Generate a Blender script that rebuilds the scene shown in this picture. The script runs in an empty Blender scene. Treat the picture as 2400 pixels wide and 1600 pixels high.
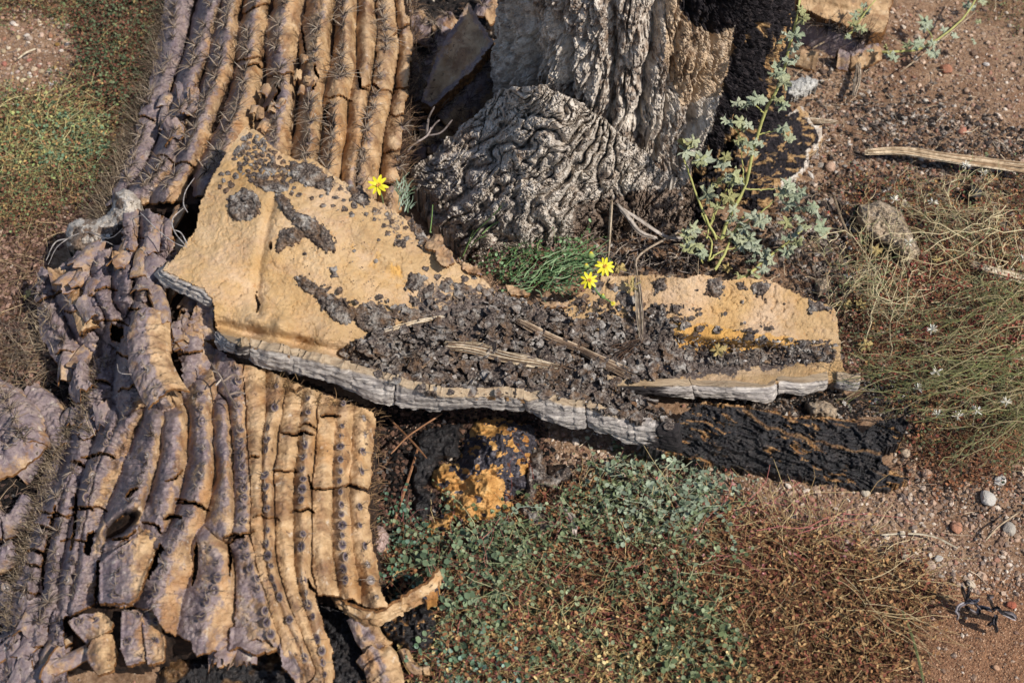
import bpy, math
import numpy as np
from mathutils import Matrix, Vector

rng = np.random.default_rng(7)
SC = bpy.context.scene
COL = SC.collection

# ------------------------------------------------------------------ camera
PITCH = math.radians(52.0)
DIST = 1.94
FPX = 50.0 / 36.0 * 2400.0
CAM = np.array([0.0, -DIST * math.cos(PITCH), DIST * math.sin(PITCH)])
FWD = np.array([0.0, math.cos(PITCH), -math.sin(PITCH)])
UPV = np.array([0.0, math.sin(PITCH), math.cos(PITCH)])
cd = bpy.data.cameras.new('camera'); cam = bpy.data.objects.new('camera', cd); COL.objects.link(cam)
cam.location = CAM; cam.rotation_euler = (math.pi / 2 - PITCH, 0, 0)
cd.lens = 50; cd.sensor_width = 36; cd.clip_start = 0.05; cd.clip_end = 500
cd.dof.use_dof = True; cd.dof.focus_distance = 1.86; cd.dof.aperture_fstop = 5.6
SC.camera = cam

# ------------------------------------------------------------------ light
SUN_EL, SUN_AZ = 48.0, 121.0       # azimuth clockwise from +Y
wd = bpy.data.worlds.new('World'); SC.world = wd; wd.use_nodes = True
nt = wd.node_tree; nt.nodes.clear()
sky = nt.nodes.new('ShaderNodeTexSky'); sky.sky_type = 'NISHITA'; sky.sun_disc = False
sky.sun_elevation = math.radians(SUN_EL); sky.sun_rotation = math.radians(SUN_AZ)
bg = nt.nodes.new('ShaderNodeBackground'); bg.inputs[1].default_value = 0.11
wo = nt.nodes.new('ShaderNodeOutputWorld')
nt.links.new(sky.outputs[0], bg.inputs[0]); nt.links.new(bg.outputs[0], wo.inputs[0])
sl = bpy.data.lights.new('sun', 'SUN'); so = bpy.data.objects.new('sun', sl); COL.objects.link(so)
sl.energy = 4.5; sl.angle = math.radians(0.55); sl.color = (1.0, 0.945, 0.87)
el, az = math.radians(SUN_EL), math.radians(SUN_AZ)
SUNV = Vector((math.cos(el) * math.sin(az), math.cos(el) * math.cos(az), math.sin(el)))
so.rotation_euler = SUNV.to_track_quat('Z', 'Y').to_euler(); so.location = (2, -1, 3)
vs = SC.view_settings
vs.view_transform = 'Standard'; vs.look = 'None'; vs.gamma = 1; vs.exposure = 0.24; vs.use_curve_mapping = False
SC.cycles.max_bounces = 5; SC.cycles.diffuse_bounces = 3

# ------------------------------------------------------------------ maths helpers
def at(px, py, z=0.0):
    """world point seen at photo position (px, py) and lying at height z"""
    px = np.asarray(px, float); py = np.asarray(py, float); z = np.asarray(z, float)
    px, py, z = np.broadcast_arrays(px, py, z)
    a = (px - 1200.0) / FPX; b = (800.0 - py) / FPX
    dx = a; dy = FWD[1] + b * UPV[1]; dz = FWD[2] + b * UPV[2]
    t = (z - CAM[2]) / dz
    return np.stack([CAM[0] + dx * t, CAM[1] + dy * t, CAM[2] + dz * t], -1)

def proj(P):
    d = P - CAM
    w = d @ FWD
    return 1200.0 + FPX * d[..., 0] / w, 800.0 - FPX * (d @ UPV) / w

_T2 = rng.random((256, 256))
_PM = rng.permutation(256)
_T1 = rng.random(256)
def _q(t): return t * t * t * (t * (t * 6 - 15) + 10)
def n2(x, y):
    xi = np.floor(x).astype(int); yi = np.floor(y).astype(int)
    u = _q(x - xi); v = _q(y - yi)
    a = _T2[xi & 255, yi & 255]; b = _T2[(xi + 1) & 255, yi & 255]
    c = _T2[xi & 255, (yi + 1) & 255]; d = _T2[(xi + 1) & 255, (yi + 1) & 255]
    return (a * (1 - u) + b * u) * (1 - v) + (c * (1 - u) + d * u) * v
def fbm(x, y, o=4, g=0.5, l=2.03):
    s = 0; a = 1; t = 0
    for i in range(o):
        s = s + a * n2(x + 17.3 * i, y - 9.1 * i); t += a; a *= g; x = x * l; y = y * l
    return s / t
def ridged(x, y, o=4, g=0.55, l=2.1):
    s = 0; a = 1; t = 0
    for i in range(o):
        s = s + a * (1 - np.abs(2 * n2(x + 31.7 * i, y + 5.3 * i) - 1)) ** 2; t += a; a *= g; x = x * l; y = y * l
    return s / t
def worley(x, y, seed=0):
    xi = np.floor(x).astype(int); yi = np.floor(y).astype(int)
    f1 = np.full(x.shape, 9.0); f2 = np.full(x.shape, 9.0); idv = np.zeros(x.shape)
    for i in (-1, 0, 1):
        for j in (-1, 0, 1):
            a = (xi + i + seed * 13) & 255; b = (yi + j + seed * 7) & 255
            jx = _T2[a, b]; jy = _T2[b, (a + 91) & 255]
            d = np.hypot(xi + i + jx - x, yi + j + jy - y)
            m = d < f1
            f2 = np.where(m, f1, np.minimum(f2, d)); idv = np.where(m, _T2[(a + 5) & 255, (b + 77) & 255], idv); f1 = np.where(m, d, f1)
    return f1, f2, idv
def terr(n, k, w=.3):
    f = n * k; i = np.floor(f); return (i + sstep(0, w, f - i)) / k
def plates(x, y, seed, w=.10, j=.25):
    jx = (fbm(x * 3.1 + seed, y * 3.1, 2) - .5) * j * 2; jy = (fbm(x * 3.1 + 40, y * 3.1 + seed, 2) - .5) * j * 2
    f1, f2, i_ = worley(x + jx, y + jy, seed); return i_ - .5, sstep(w, 0, f2 - f1), f1
def crk(x, y, t):
    return sstep(1 - t, 1, 1 - np.abs(2 * fbm(x, y, 3) - 1) * 2.0)
def sstep(a, b, x):
    t = np.clip((x - a) / (b - a), 0, 1); return t * t * (3 - 2 * t)
def inpoly(px, py, poly):
    poly = np.asarray(poly, float); r = np.zeros(np.shape(px), bool); n = len(poly); j = n - 1
    for i in range(n):
        xi, yi = poly[i]; xj, yj = poly[j]
        if yi != yj:
            c = ((yi > py) != (yj > py)) & (px < (xj - xi) * (py - yi) / (yj - yi) + xi)
            r ^= c
        j = i
    return r
def dseg(px, py, line):
    """distance (px) to a polyline"""
    d = np.full(np.shape(px), 1e9); L = np.asarray(line, float)
    for a, b in zip(L[:-1], L[1:]):
        v = b - a; t = np.clip(((px - a[0]) * v[0] + (py - a[1]) * v[1]) / (v @ v + 1e-9), 0, 1)
        d = np.minimum(d, np.hypot(px - a[0] - t * v[0], py - a[1] - t * v[1]))
    return d
def tps(pts):
    """smooth height field through (px, py, z) control points"""
    P = np.asarray(pts, float); X = P[:, :2] / 500.0; z = P[:, 2]; n = len(P)
    def K(r2): return np.where(r2 > 0, r2 * np.log(r2 + 1e-12), 0)
    A = np.zeros((n + 3, n + 3)); D = ((X[:, None] - X[None]) ** 2).sum(-1)
    A[:n, :n] = K(D) + np.eye(n) * 1e-3; A[:n, n] = 1; A[:n, n + 1:] = X; A[n, :n] = 1; A[n + 1:, :n] = X.T
    w = np.linalg.solve(A, np.concatenate([z, [0, 0, 0]]))
    def f(px, py):
        px = np.asarray(px, float) / 500.0; py = np.asarray(py, float) / 500.0
        s = w[n] + w[n + 1] * px + w[n + 2] * py
        for i in range(n):
            s = s + w[i] * K((px - X[i, 0]) ** 2 + (py - X[i, 1]) ** 2)
        return s
    return f
def spline(pts, n):
    """Catmull-Rom resample of rows, n samples, roughly even arc length"""
    P = np.asarray(pts, float)
    if len(P) == 2: P = np.array([P[0], (P[0] + P[1]) / 2, P[1]])
    Q = np.vstack([2 * P[0] - P[1], P, 2 * P[-1] - P[-2]])
    out = []
    for i in range(1, len(Q) - 2):
        t = np.linspace(0, 1, 24, endpoint=False)[:, None]
        p0, p1, p2, p3 = Q[i - 1], Q[i], Q[i + 1], Q[i + 2]
        out.append(0.5 * (2 * p1 + (p2 - p0) * t + (2 * p0 - 5 * p1 + 4 * p2 - p3) * t ** 2 + (3 * p1 - p0 - 3 * p2 + p3) * t ** 3))
    R = np.vstack(out + [P[-1:]])
    s = np.concatenate([[0], np.cumsum(np.linalg.norm(np.diff(R[:, :2], axis=0), axis=1))])
    u = np.linspace(0, s[-1], n)
    return np.stack([np.interp(u, s, R[:, k]) for k in range(R.shape[1])], -1)
def lin(c):
    if isinstance(c, str): c = [int(c[i:i + 2], 16) / 255 for i in (0, 2, 4)]
    c = np.asarray(c, float)
    return np.where(c <= 0.04045, c / 12.92, ((c + 0.055) / 1.055) ** 2.4)

# ------------------------------------------------------------------ mesh building
def mesh_obj(name, V, faces, mat=None, parent=None, attrs=None, smooth=True, link=True):
    """faces: list of int arrays (M,3) / (M,4); attrs: {name: (V,) or (V,3)}"""
    me = bpy.data.meshes.new(name)
    V = np.ascontiguousarray(V, np.float32).reshape(-1, 3)
    me.vertices.add(len(V)); me.vertices.foreach_set('co', V.ravel())
    faces = [np.asarray(f, np.int32) for f in faces if len(f)]
    li = np.concatenate([f.ravel() for f in faces]); cnt = np.concatenate([np.full(len(f), f.shape[1], np.int32) for f in faces])
    me.loops.add(len(li)); me.loops.foreach_set('vertex_index', li)
    st = np.concatenate([[0], np.cumsum(cnt)[:-1]]).astype(np.int32)
    me.polygons.add(len(cnt)); me.polygons.foreach_set('loop_start', st); me.polygons.foreach_set('loop_total', cnt)
    me.polygons.foreach_set('use_smooth', np.full(len(cnt), smooth, bool))
    for k, a in (attrs or {}).items():
        a = np.asarray(a, np.float32)
        if a.ndim == 1:
            at_ = me.attributes.new(k, 'FLOAT', 'POINT'); at_.data.foreach_set('value', a)
        else:
            at_ = me.attributes.new(k, 'FLOAT_COLOR', 'POINT')
            at_.data.foreach_set('color', np.hstack([a, np.ones((len(a), 1), np.float32)]).astype(np.float32).ravel())
    if mat: me.materials.append(mat)
    me.update(calc_edges=True)
    if not link: return me
    return place(name, me, parent)
def place(name, me, parent=None, M=None):
    o = bpy.data.objects.new(name, me); COL.objects.link(o)
    if parent is not None:
        o.parent = parent
        o.matrix_parent_inverse = parent['_m'].inverted() if False else Matrix.Translation(-wloc(parent))
    if M is not None: o.matrix_basis = M
    return o
_WL = {}
def wloc(o): return _WL.get(o.name, Vector((0, 0, 0)))
def tag(o, label=None, cat=None, group=None, kind=None):
    if label: o['label'] = label
    if cat: o['category'] = cat
    if group: o['group'] = group
    if kind: o['kind'] = kind
    return o
def thing(name, loc, label, cat, group=None):
    o = bpy.data.objects.new(name, None); COL.objects.link(o); o.location = loc; o.empty_display_size = 0.02
    _WL[o.name] = Vector([float(v) for v in loc])
    return tag(o, label, cat, group)

class Acc:
    def __init__(s): s.V = []; s.T = []; s.Q = []; s.C = []; s.n = 0
    def add(s, V, F, col):
        V = np.asarray(V).reshape(-1, 3); F = np.asarray(F)
        (s.T if F.shape[-1] == 3 else s.Q).append(F.reshape(-1, F.shape[-1]) + s.n)
        C = np.broadcast_to(np.asarray(col, float), V.shape) if np.ndim(col) == 1 else np.asarray(col).reshape(-1, 3)
        s.V.append(V); s.C.append(C); s.n += len(V)
    def build(s, name, mat, parent=None, smooth=True, link=True):
        fs = []
        if s.T: fs.append(np.vstack(s.T))
        if s.Q: fs.append(np.vstack(s.Q))
        return mesh_obj(name, np.vstack(s.V), fs, mat, parent, {'col': np.vstack(s.C)}, smooth, link)

def gridfaces(nu, nv, closed=False):
    i = np.arange(nu - 1)[:, None] * nv; j = np.arange(nv if closed else nv - 1)[None]
    j2 = (j + 1) % nv
    return np.stack(np.broadcast_arrays(i + j, i + j2, i + nv + j2, i + nv + j), -1).reshape(-1, 4)

def tubes(P, r, col, acc, sides=3):
    """P (N,K,3), r (N,K), col (N,3) -> many tapered tubes in one accumulator"""
    P = np.asarray(P, float); N, K, _ = P.shape
    T = np.gradient(P, axis=1); T /= np.linalg.norm(T, axis=-1, keepdims=True) + 1e-12
    ref = np.where(np.abs(T[..., 2:3]) > 0.85, np.array([1.0, 0, 0]), np.array([0, 0, 1.0]))
    A = np.cross(T, ref); A /= np.linalg.norm(A, axis=-1, keepdims=True) + 1e-12
    B = np.cross(T, A)
    th = np.arange(sides) * 2 * math.pi / sides
    V = P[:, :, None] + np.asarray(r)[:, :, None, None] * (A[:, :, None] * np.cos(th)[:, None] + B[:, :, None] * np.sin(th)[:, None])
    F = gridfaces(K, sides, True)
    F = F[None] + (np.arange(N) * K * sides)[:, None, None]
    C = np.repeat(np.asarray(col), K * sides, axis=0) if np.ndim(col) == 2 else col
    acc.add(V.reshape(-1, 3), F.reshape(-1, 4), C)

def rotm(yaw, tilt, roll):
    """(N,3,3) Rz(yaw) Ry(tilt) Rz(roll)"""
    def Z(a):
        c, s = np.cos(a), np.sin(a); o = np.zeros_like(a); e = np.ones_like(a)
        return np.stack([c, -s, o, s, c, o, o, o, e], -1).reshape(-1, 3, 3)
    def Y(a):
        c, s = np.cos(a), np.sin(a); o = np.zeros_like(a); e = np.ones_like(a)
        return np.stack([c, o, s, o, e, o, -s, o, c], -1).reshape(-1, 3, 3)
    return Z(yaw) @ Y(tilt) @ Z(roll)

_p = (1 + 5 ** .5) / 2
ICO_V = np.array([(-1, _p, 0), (1, _p, 0), (-1, -_p, 0), (1, -_p, 0), (0, -1, _p), (0, 1, _p), (0, -1, -_p), (0, 1, -_p), (_p, 0, -1), (_p, 0, 1), (-_p, 0, -1), (-_p, 0, 1)]) / math.sqrt(1 + _p * _p)
ICO_F = np.array([(0, 11, 5), (0, 5, 1), (0, 1, 7), (0, 7, 10), (0, 10, 11), (1, 5, 9), (5, 11, 4), (11, 10, 2), (10, 7, 6), (7, 1, 8), (3, 9, 4), (3, 4, 2), (3, 2, 6), (3, 6, 8), (3, 8, 9), (4, 9, 5), (2, 4, 11), (6, 2, 10), (8, 6, 7), (9, 8, 1)])
OCT_V = np.array([(1, 0, 0), (-1, 0, 0), (0, 1, 0), (0, -1, 0), (0, 0, 1), (0, 0, -1.0)])
OCT_F = np.array([(0, 2, 4), (2, 1, 4), (1, 3, 4), (3, 0, 4), (2, 0, 5), (1, 2, 5), (3, 1, 5), (0, 3, 5)])
def stones(acc, P, size, col, flat=0.65, jit=0.22, octa=False):
    """many irregular stones: P (N,3), size (N,)"""
    BV, BF = (OCT_V, OCT_F) if octa else (ICO_V, ICO_F)
    N = len(P)
    V = BV[None] * (1 + jit * (rng.random((N, len(BV), 1)) * 2 - 1) * 1.3)
    S = np.stack([0.8 + 0.5 * rng.random(N), 0.7 + 0.3 * rng.random(N), flat * (0.7 + 0.5 * rng.random(N))], -1)
    V = V * S[:, None] * (size / 2)[:, None, None]
    R = rotm(rng.random(N) * 6.28, rng.normal(0, 0.3, N), rng.random(N) * 6.28)
    V = np.einsum('nij,nvj->nvi', R, V) + P[:, None]
    F = BF[None] + (np.arange(N) * len(BV))[:, None, None]
    acc.add(V.reshape(-1, 3), F.reshape(-1, 3), np.repeat(col, len(BV), 0))
def pick(pal, n, wts=None, jit=0.12):
    C = np.array([lin(c) for c in pal]); C = C * .80 + C.mean(1, keepdims=True) * .20; w = None if wts is None else np.array(wts) / np.sum(wts)
    c = C[rng.choice(len(C), n, p=w)]
    return np.clip(c * (1 + rng.normal(0, jit, (n, 1))), 0.003, 0.9)
def scatter(poly, n, dens=None):
    """n random (px,py) in a photo polygon"""
    P = np.asarray(poly, float); lo, hi = P.min(0), P.max(0); out = []; k = 0
    while k < n:
        q = lo + rng.random((n * 2 + 50, 2)) * (hi - lo)
        m = inpoly(q[:, 0], q[:, 1], poly)
        if dens is not None: m &= rng.random(len(q)) < dens(q[:, 0], q[:, 1])
        q = q[m]
        out.append(q); k += len(q)
        if len(q) == 0 and len(out) > 20: break
    return np.vstack(out)[:n]

# ------------------------------------------------------------------ materials
def ramp(N, stops):
    r = N.nodes.new('ShaderNodeValToRGB'); e = r.color_ramp.elements
    while len(e) < len(stops): e.new(0.5)
    for el_, (p, c) in zip(e, stops):
        el_.position = p; c = lin(c); el_.color = (*[float(v) for v in c], 1)
    return r
def mat(name, base=None, scale=40, detail=6, stretch=(1, 1, 1), layers=(), bump=(), rough=0.85, vcol=False, spec=0.25, vary=None, dist=0.0, trans=0):
    m = bpy.data.materials.new(name); m.use_nodes = True; N = m.node_tree; N.nodes.clear(); L = N.links
    out = N.nodes.new('ShaderNodeOutputMaterial'); bs = N.nodes.new('ShaderNodeBsdfPrincipled')
    L.new(bs.outputs[0], out.inputs[0]); bs.inputs['Roughness'].default_value = rough
    bs.inputs['Specular IOR Level'].default_value = spec
    tc = N.nodes.new('ShaderNodeTexCoord'); mp = N.nodes.new('ShaderNodeMapping'); mp.inputs['Scale'].default_value = stretch
    L.new(tc.outputs['Object'], mp.inputs[0])
    def noise(s, d=detail, ds=dist, vec=None):
        n = N.nodes.new('ShaderNodeTexNoise'); n.inputs['Scale'].default_value = s; n.inputs['Detail'].default_value = d
        n.inputs['Roughness'].default_value = 0.62; n.inputs['Distortion'].default_value = ds
        L.new(vec or mp.outputs[0], n.inputs['Vector']); return n
    cur = None
    if vcol:
        a = N.nodes.new('ShaderNodeAttribute'); a.attribute_name = 'col'; cur = a.outputs['Color']
    if base:
        nz = noise(scale); r = ramp(N, base); L.new(nz.outputs['Fac'], r.inputs[0])
        if cur is None: cur = r.outputs[0]
        else:
            mx = N.nodes.new('ShaderNodeMix'); mx.data_type = 'RGBA'; mx.blend_type = 'MULTIPLY'; mx.inputs[0].default_value = 1
            L.new(cur, mx.inputs[6]); L.new(r.outputs[0], mx.inputs[7]); cur = mx.outputs[2]
    for ly in layers:
        nz = noise(ly.get('scale', scale), ds=ly.get('dist', 0.0)); r = ramp(N, ly['stops']); L.new(nz.outputs['Fac'], r.inputs[0])
        mx = N.nodes.new('ShaderNodeMix'); mx.data_type = 'RGBA'
        if 'attr' in ly:
            a = N.nodes.new('ShaderNodeAttribute'); a.attribute_name = ly['attr']; f = a.outputs['Fac']
            if ly.get('edge'):       # break the mask up with noise
                n2_ = noise(ly['edge'], 5); ad = N.nodes.new('ShaderNodeMath'); ad.operation = 'MULTIPLY_ADD'
                L.new(n2_.outputs['Fac'], ad.inputs[0]); ad.inputs[1].default_value = 1.2; 
                sb = N.nodes.new('ShaderNodeMath'); sb.operation = 'ADD'; sb.inputs[1].default_value = -0.6
                L.new(f, sb.inputs[0]); L.new(sb.outputs[0], ad.inputs[2])
                mr = N.nodes.new('ShaderNodeMapRange'); mr.inputs[1].default_value = 0.42; mr.inputs[2].default_value = 0.58
                L.new(ad.outputs[0], mr.inputs[0]); f = mr.outputs[0]
        else:
            n3 = noise(ly['mscale'], ly.get('mdetail', 5), ly.get('mdist', 0.0)); mr = N.nodes.new('ShaderNodeMapRange')
            mr.inputs[1].default_value = ly['lo']; mr.inputs[2].default_value = ly['hi']; L.new(n3.outputs['Fac'], mr.inputs[0]); f = mr.outputs[0]
        if ly.get('amount') is not None:
            mu = N.nodes.new('ShaderNodeMath'); mu.operation = 'MULTIPLY'; mu.inputs[1].default_value = ly['amount']; L.new(f, mu.inputs[0]); f = mu.outputs[0]
        L.new(f, mx.inputs[0]); L.new(cur, mx.inputs[6]); L.new(r.outputs[0], mx.inputs[7]); cur = mx.outputs[2]
    if vary:
        oi = N.nodes.new('ShaderNodeObjectInfo'); r = ramp(N, vary); L.new(oi.outputs['Random'], r.inputs[0])
        mx = N.nodes.new('ShaderNodeMix'); mx.data_type = 'RGBA'; mx.blend_type = 'MULTIPLY'; mx.inputs[0].default_value = 1
        L.new(cur, mx.inputs[6]); L.new(r.outputs[0], mx.inputs[7]); cur = mx.outputs[2]
    L.new(cur, bs.inputs['Base Color'])
    prev = None
    for s, d, st in bump:
        nz = noise(s, 6); b = N.nodes.new('ShaderNodeBump'); b.inputs['Distance'].default_value = d; b.inputs['Strength'].default_value = st
        L.new(nz.outputs['Fac'], b.inputs['Height'])
        if prev: L.new(prev, b.inputs['Normal'])
        prev = b.outputs[0]
    if prev: L.new(prev, bs.inputs['Normal'])
    if trans: bs.inputs['Transmission Weight'].default_value = trans
    return m

M_ground = mat('soil', [(0.25, '6a5342'), (0.45, '92745a'), (0.6, 'ad8f74'), (0.8, 'c4a88c')], 160,
    layers=[dict(stops=[(0.3, '5c3f2f'), (0.7, '8a6448')], scale=300, mscale=9, lo=0.45, hi=0.62, amount=0.6),
            dict(attr='sand', stops=[(0.25, '654636'), (0.5, '8f6a50'), (0.75, 'b08c6a')], scale=900),
            dict(attr='litter', stops=[(0.25, '33241c'), (0.5, '5c4231'), (0.75, '7c6048')], scale=420, edge=60),
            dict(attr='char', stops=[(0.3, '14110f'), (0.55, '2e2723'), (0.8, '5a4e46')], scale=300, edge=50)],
    bump=[(900, 0.003, 0.8), (220, 0.006, 0.7)], rough=0.95)
M_stone = mat('stone', [(0.3, 'b8b0a8'), (0.5, 'e6e2dc'), (0.7, 'ffffff')], 500, vcol=True, bump=[(600, 0.0012, 0.6)], rough=0.8)
M_pebble = mat('pebble', [(0.3, 'c0b6ac'), (0.6, 'ffffff')], 260, bump=[(400, 0.002, 0.6)], rough=0.75, vcol=True)
M_leafy = mat('foliage', vcol=True, rough=0.8, spec=0.1)
M_crumb = mat('crumb', vcol=True, base=[(0.3, '8c8680'), (0.65, 'ffffff')], scale=700, rough=0.95, bump=[(900, 0.002, 0.8)])
M_hide = mat('weathered_hide', [(0.30, '6c523b'), (0.42, '987955'), (0.54, 'b5956e'), (0.75, 'cdb18b')], 40,
    layers=[dict(stops=[(0.35, '5a3f2c'), (0.65, '8a613c')], scale=90, mscale=24, mdist=1.0, lo=0.48, hi=0.62, amount=0.7),
            dict(stops=[(0.35, '9a6c3c'), (0.65, 'b8854e')], scale=50, mscale=13, mdist=1.0, lo=0.52, hi=0.66, amount=0.5),
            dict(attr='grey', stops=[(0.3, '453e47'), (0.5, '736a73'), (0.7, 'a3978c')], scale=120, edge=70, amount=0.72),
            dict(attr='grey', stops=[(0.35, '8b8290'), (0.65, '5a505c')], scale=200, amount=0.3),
            dict(stops=[(0.4, 'd8d0c0'), (0.7, 'bcae9a')], scale=200, mscale=75, lo=0.62, hi=0.72, amount=0.55),
            dict(stops=[(0.4, '2e211b'), (0.7, '4c3528')], scale=200, mscale=120, lo=0.63, hi=0.67, amount=0.8),
            dict(attr='char', stops=[(0.3, '1a1618'), (0.6, '3c3438'), (0.8, '6c6468')], scale=160),  # on the ribs this only paints the knothole's shaded inside
            dict(attr='lipc', stops=[(0.35, '6a4426'), (0.6, '9a6a3c')], scale=160, amount=.8),
            dict(attr='edge', stops=[(0.35, '4a3220'), (0.6, '8a6038'), (0.75, 'b08a58')], scale=160)],
    bump=[(60, 0.006, 0.5), (260, 0.0022, 0.7), (900, 0.0008, 0.6)], rough=0.62, spec=0.3)
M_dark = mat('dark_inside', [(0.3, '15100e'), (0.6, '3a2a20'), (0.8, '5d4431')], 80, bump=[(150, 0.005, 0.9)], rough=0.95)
M_tan = mat('inner_flesh', [(0.28, '9a7c58'), (0.45, 'ae9068'), (0.58, 'bb9e78'), (0.75, 'c9af8e')], 14, dist=0.6,
    layers=[dict(stops=[(0.4, 'a08068'), (0.6, 'b89c84')], scale=60, mscale=17, mdist=1.5, lo=0.50, hi=0.66, amount=0.5), dict(stops=[(0.4, '9a7648'), (0.6, 'c4a276')], scale=420, mscale=140, mdist=2.0, lo=0.45, hi=0.6, amount=0.35),
            dict(stops=[(0.4, 'b08548'), (0.6, 'bf985e')], scale=50, mscale=6, lo=0.5, hi=0.66, amount=0.55),
            dict(stops=[(0.4, 'bfa388'), (0.6, 'cab096')], scale=80, mscale=9.5, lo=0.52, hi=0.68, amount=0.65),
            dict(stops=[(0.4, 'a06c3c'), (0.6, 'b57f4a')], scale=300, mscale=190, mdist=1.2, lo=0.6, hi=0.68, amount=0.55),
            dict(stops=[(0.4, '6a4527'), (0.7, '8c6038')], scale=300, mscale=330, lo=0.70, hi=0.73, amount=0.8),
            dict(attr='gold', stops=[(0.3, 'ad7c3c'), (0.6, 'c8984e')], scale=30, edge=30, amount=0.75),
            dict(attr='soot', stops=[(0.3, '2e2523'), (0.5, '5c504a'), (0.7, '8e8378')], scale=260, edge=110),
            dict(attr='rim', stops=[(0.35, '5c5048'), (0.55, '8c7c6c'), (0.7, 'b8a68e')], scale=200, edge=150), dict(attr='edge', stops=[(0.35, '6a5038'), (0.6, 'a07c54'), (0.75, 'c4a47c')], scale=160)],
    bump=[(30, 0.006, 0.5), (140, 0.003, 0.7), (520, 0.0016, 0.9)], rough=0.8, spec=0.25)
M_char = mat('char_crust', [(0.3, '1f1a19'), (0.44, '493f3b'), (0.56, '75685e'), (0.70, 'a8998a')], 330,
    layers=[dict(stops=[(0.4, 'b5aca2'), (0.6, 'd8d2c8')], scale=500, mscale=60, lo=0.50, hi=0.64, amount=0.7),
            dict(stops=[(0.4, '5a4432'), (0.6, '8c6a4a')], scale=200, mscale=38, lo=0.50, hi=0.62, amount=0.65)],
    bump=[(420, 0.004, 1.0), (1200, 0.0015, 0.8)], rough=0.95)
M_black = mat('burnt_bark', [(0.3, '0d0c0d'), (0.5, '1f1c1e'), (0.65, '3c3634'), (0.8, '75685c')], 110, dist=0.5,
    layers=[dict(attr='raw', stops=[(0.35, '7d4f25'), (0.55, 'b3854f'), (0.7, 'd4b184')], scale=160),
            dict(stops=[(0.4, '6b625c'), (0.6, '98908a')], scale=300, mscale=260, lo=0.66, hi=0.72, amount=0.5)],
    bump=[(120, 0.006, 0.8), (500, 0.002, 0.9)], rough=0.45, spec=0.5)
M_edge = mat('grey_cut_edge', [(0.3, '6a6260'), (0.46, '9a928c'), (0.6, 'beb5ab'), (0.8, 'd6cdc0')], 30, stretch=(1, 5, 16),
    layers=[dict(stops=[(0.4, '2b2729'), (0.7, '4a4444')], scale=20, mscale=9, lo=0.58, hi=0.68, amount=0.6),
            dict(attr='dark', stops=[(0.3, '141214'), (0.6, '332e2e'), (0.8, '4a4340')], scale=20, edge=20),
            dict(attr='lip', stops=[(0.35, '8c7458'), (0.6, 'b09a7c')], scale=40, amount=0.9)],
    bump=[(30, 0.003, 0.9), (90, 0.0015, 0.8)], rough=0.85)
M_bark = mat('corky_bark', [(0.3, '877b70'), (0.44, 'b5a99b'), (0.56, 'cfc4b6'), (0.72, 'e2d9cd')], 90,
    layers=[dict(stops=[(0.4, '6c4a2e'), (0.6, '95704a')], scale=120, mscale=26, lo=0.54, hi=0.68, amount=0.6),
            dict(stops=[(0.4, '6a6160'), (0.6, '938a84')], scale=150, mscale=16, lo=0.54, hi=0.66, amount=0.45),
            dict(attr='fresh', stops=[(0.35, '9b7a55'), (0.6, 'c4a47a')], scale=120, edge=80, amount=0.6),
            dict(attr='dirt', stops=[(0.3, '3a2c23'), (0.6, '6b4f39')], scale=260, edge=110, amount=0.75),
            dict(attr='char', stops=[(0.3, '0d0c0e'), (0.5, '211d20'), (0.66, '3d3636'), (0.8, '6e5a46')], scale=160, edge=95), dict(attr='fleck', stops=[(0.35, '7d5a38'), (0.6, 'b59468')], scale=120)],
    bump=[(110, 0.005, 0.6), (420, 0.0022, 0.9), (1100, 0.001, 0.8)], rough=0.9, spec=0.2)
M_gold = mat('resinous_lump', [(0.3, '8c5c28'), (0.48, 'bb8a4c'), (0.62, 'd2a668'), (0.75, 'dfbc8a')], 40,
    layers=[dict(stops=[(0.4, '704018'), (0.6, '965a24')], scale=60, mscale=20, lo=0.54, hi=0.66, amount=0.7),
            dict(attr='char', stops=[(0.3, '17151a'), (0.5, '37333a'), (0.66, '6b666a'), (0.78, 'a59c94')], scale=180, edge=60)],
    bump=[(60, 0.006, 0.7), (300, 0.003, 0.8)], rough=0.6, spec=0.4)
M_wood = mat('dry_fibre', vcol=True, base=[(0.3, 'a0968a'), (0.65, 'ffffff')], scale=120, rough=0.8)
M_areole = mat('areole_felt', [(0.3, '9a9298'), (0.5, 'cfc8c8'), (0.7, 'ffffff')], 300, vcol=True, rough=0.95, bump=[(900, 0.0012, 0.9)])
M_areole_w = mat('areole_felt_worn', [(0.3, 'a59c98'), (0.7, 'ffffff')], 500, vcol=True, rough=0.9, bump=[(900, 0.001, 0.8)])
M_petal = mat('petal', vcol=True, rough=0.5, spec=0.3)
M_sage = mat('sage_leaf', [(0.3, 'a5ac90'), (0.5, 'c0c5ab'), (0.7, 'd4d8c2')], 260, bump=[(500, 0.002, 0.9)], rough=0.85,
             vary=[(0.0, 'dfe6d8'), (0.5, 'ffffff'), (0.85, 'f2efc8'), (1.0, 'e8dcae')])
M_sagestem = mat('sage_stem', [(0.3, '8c8a50'), (0.6, 'aaa868')], 90, rough=0.7)

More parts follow.
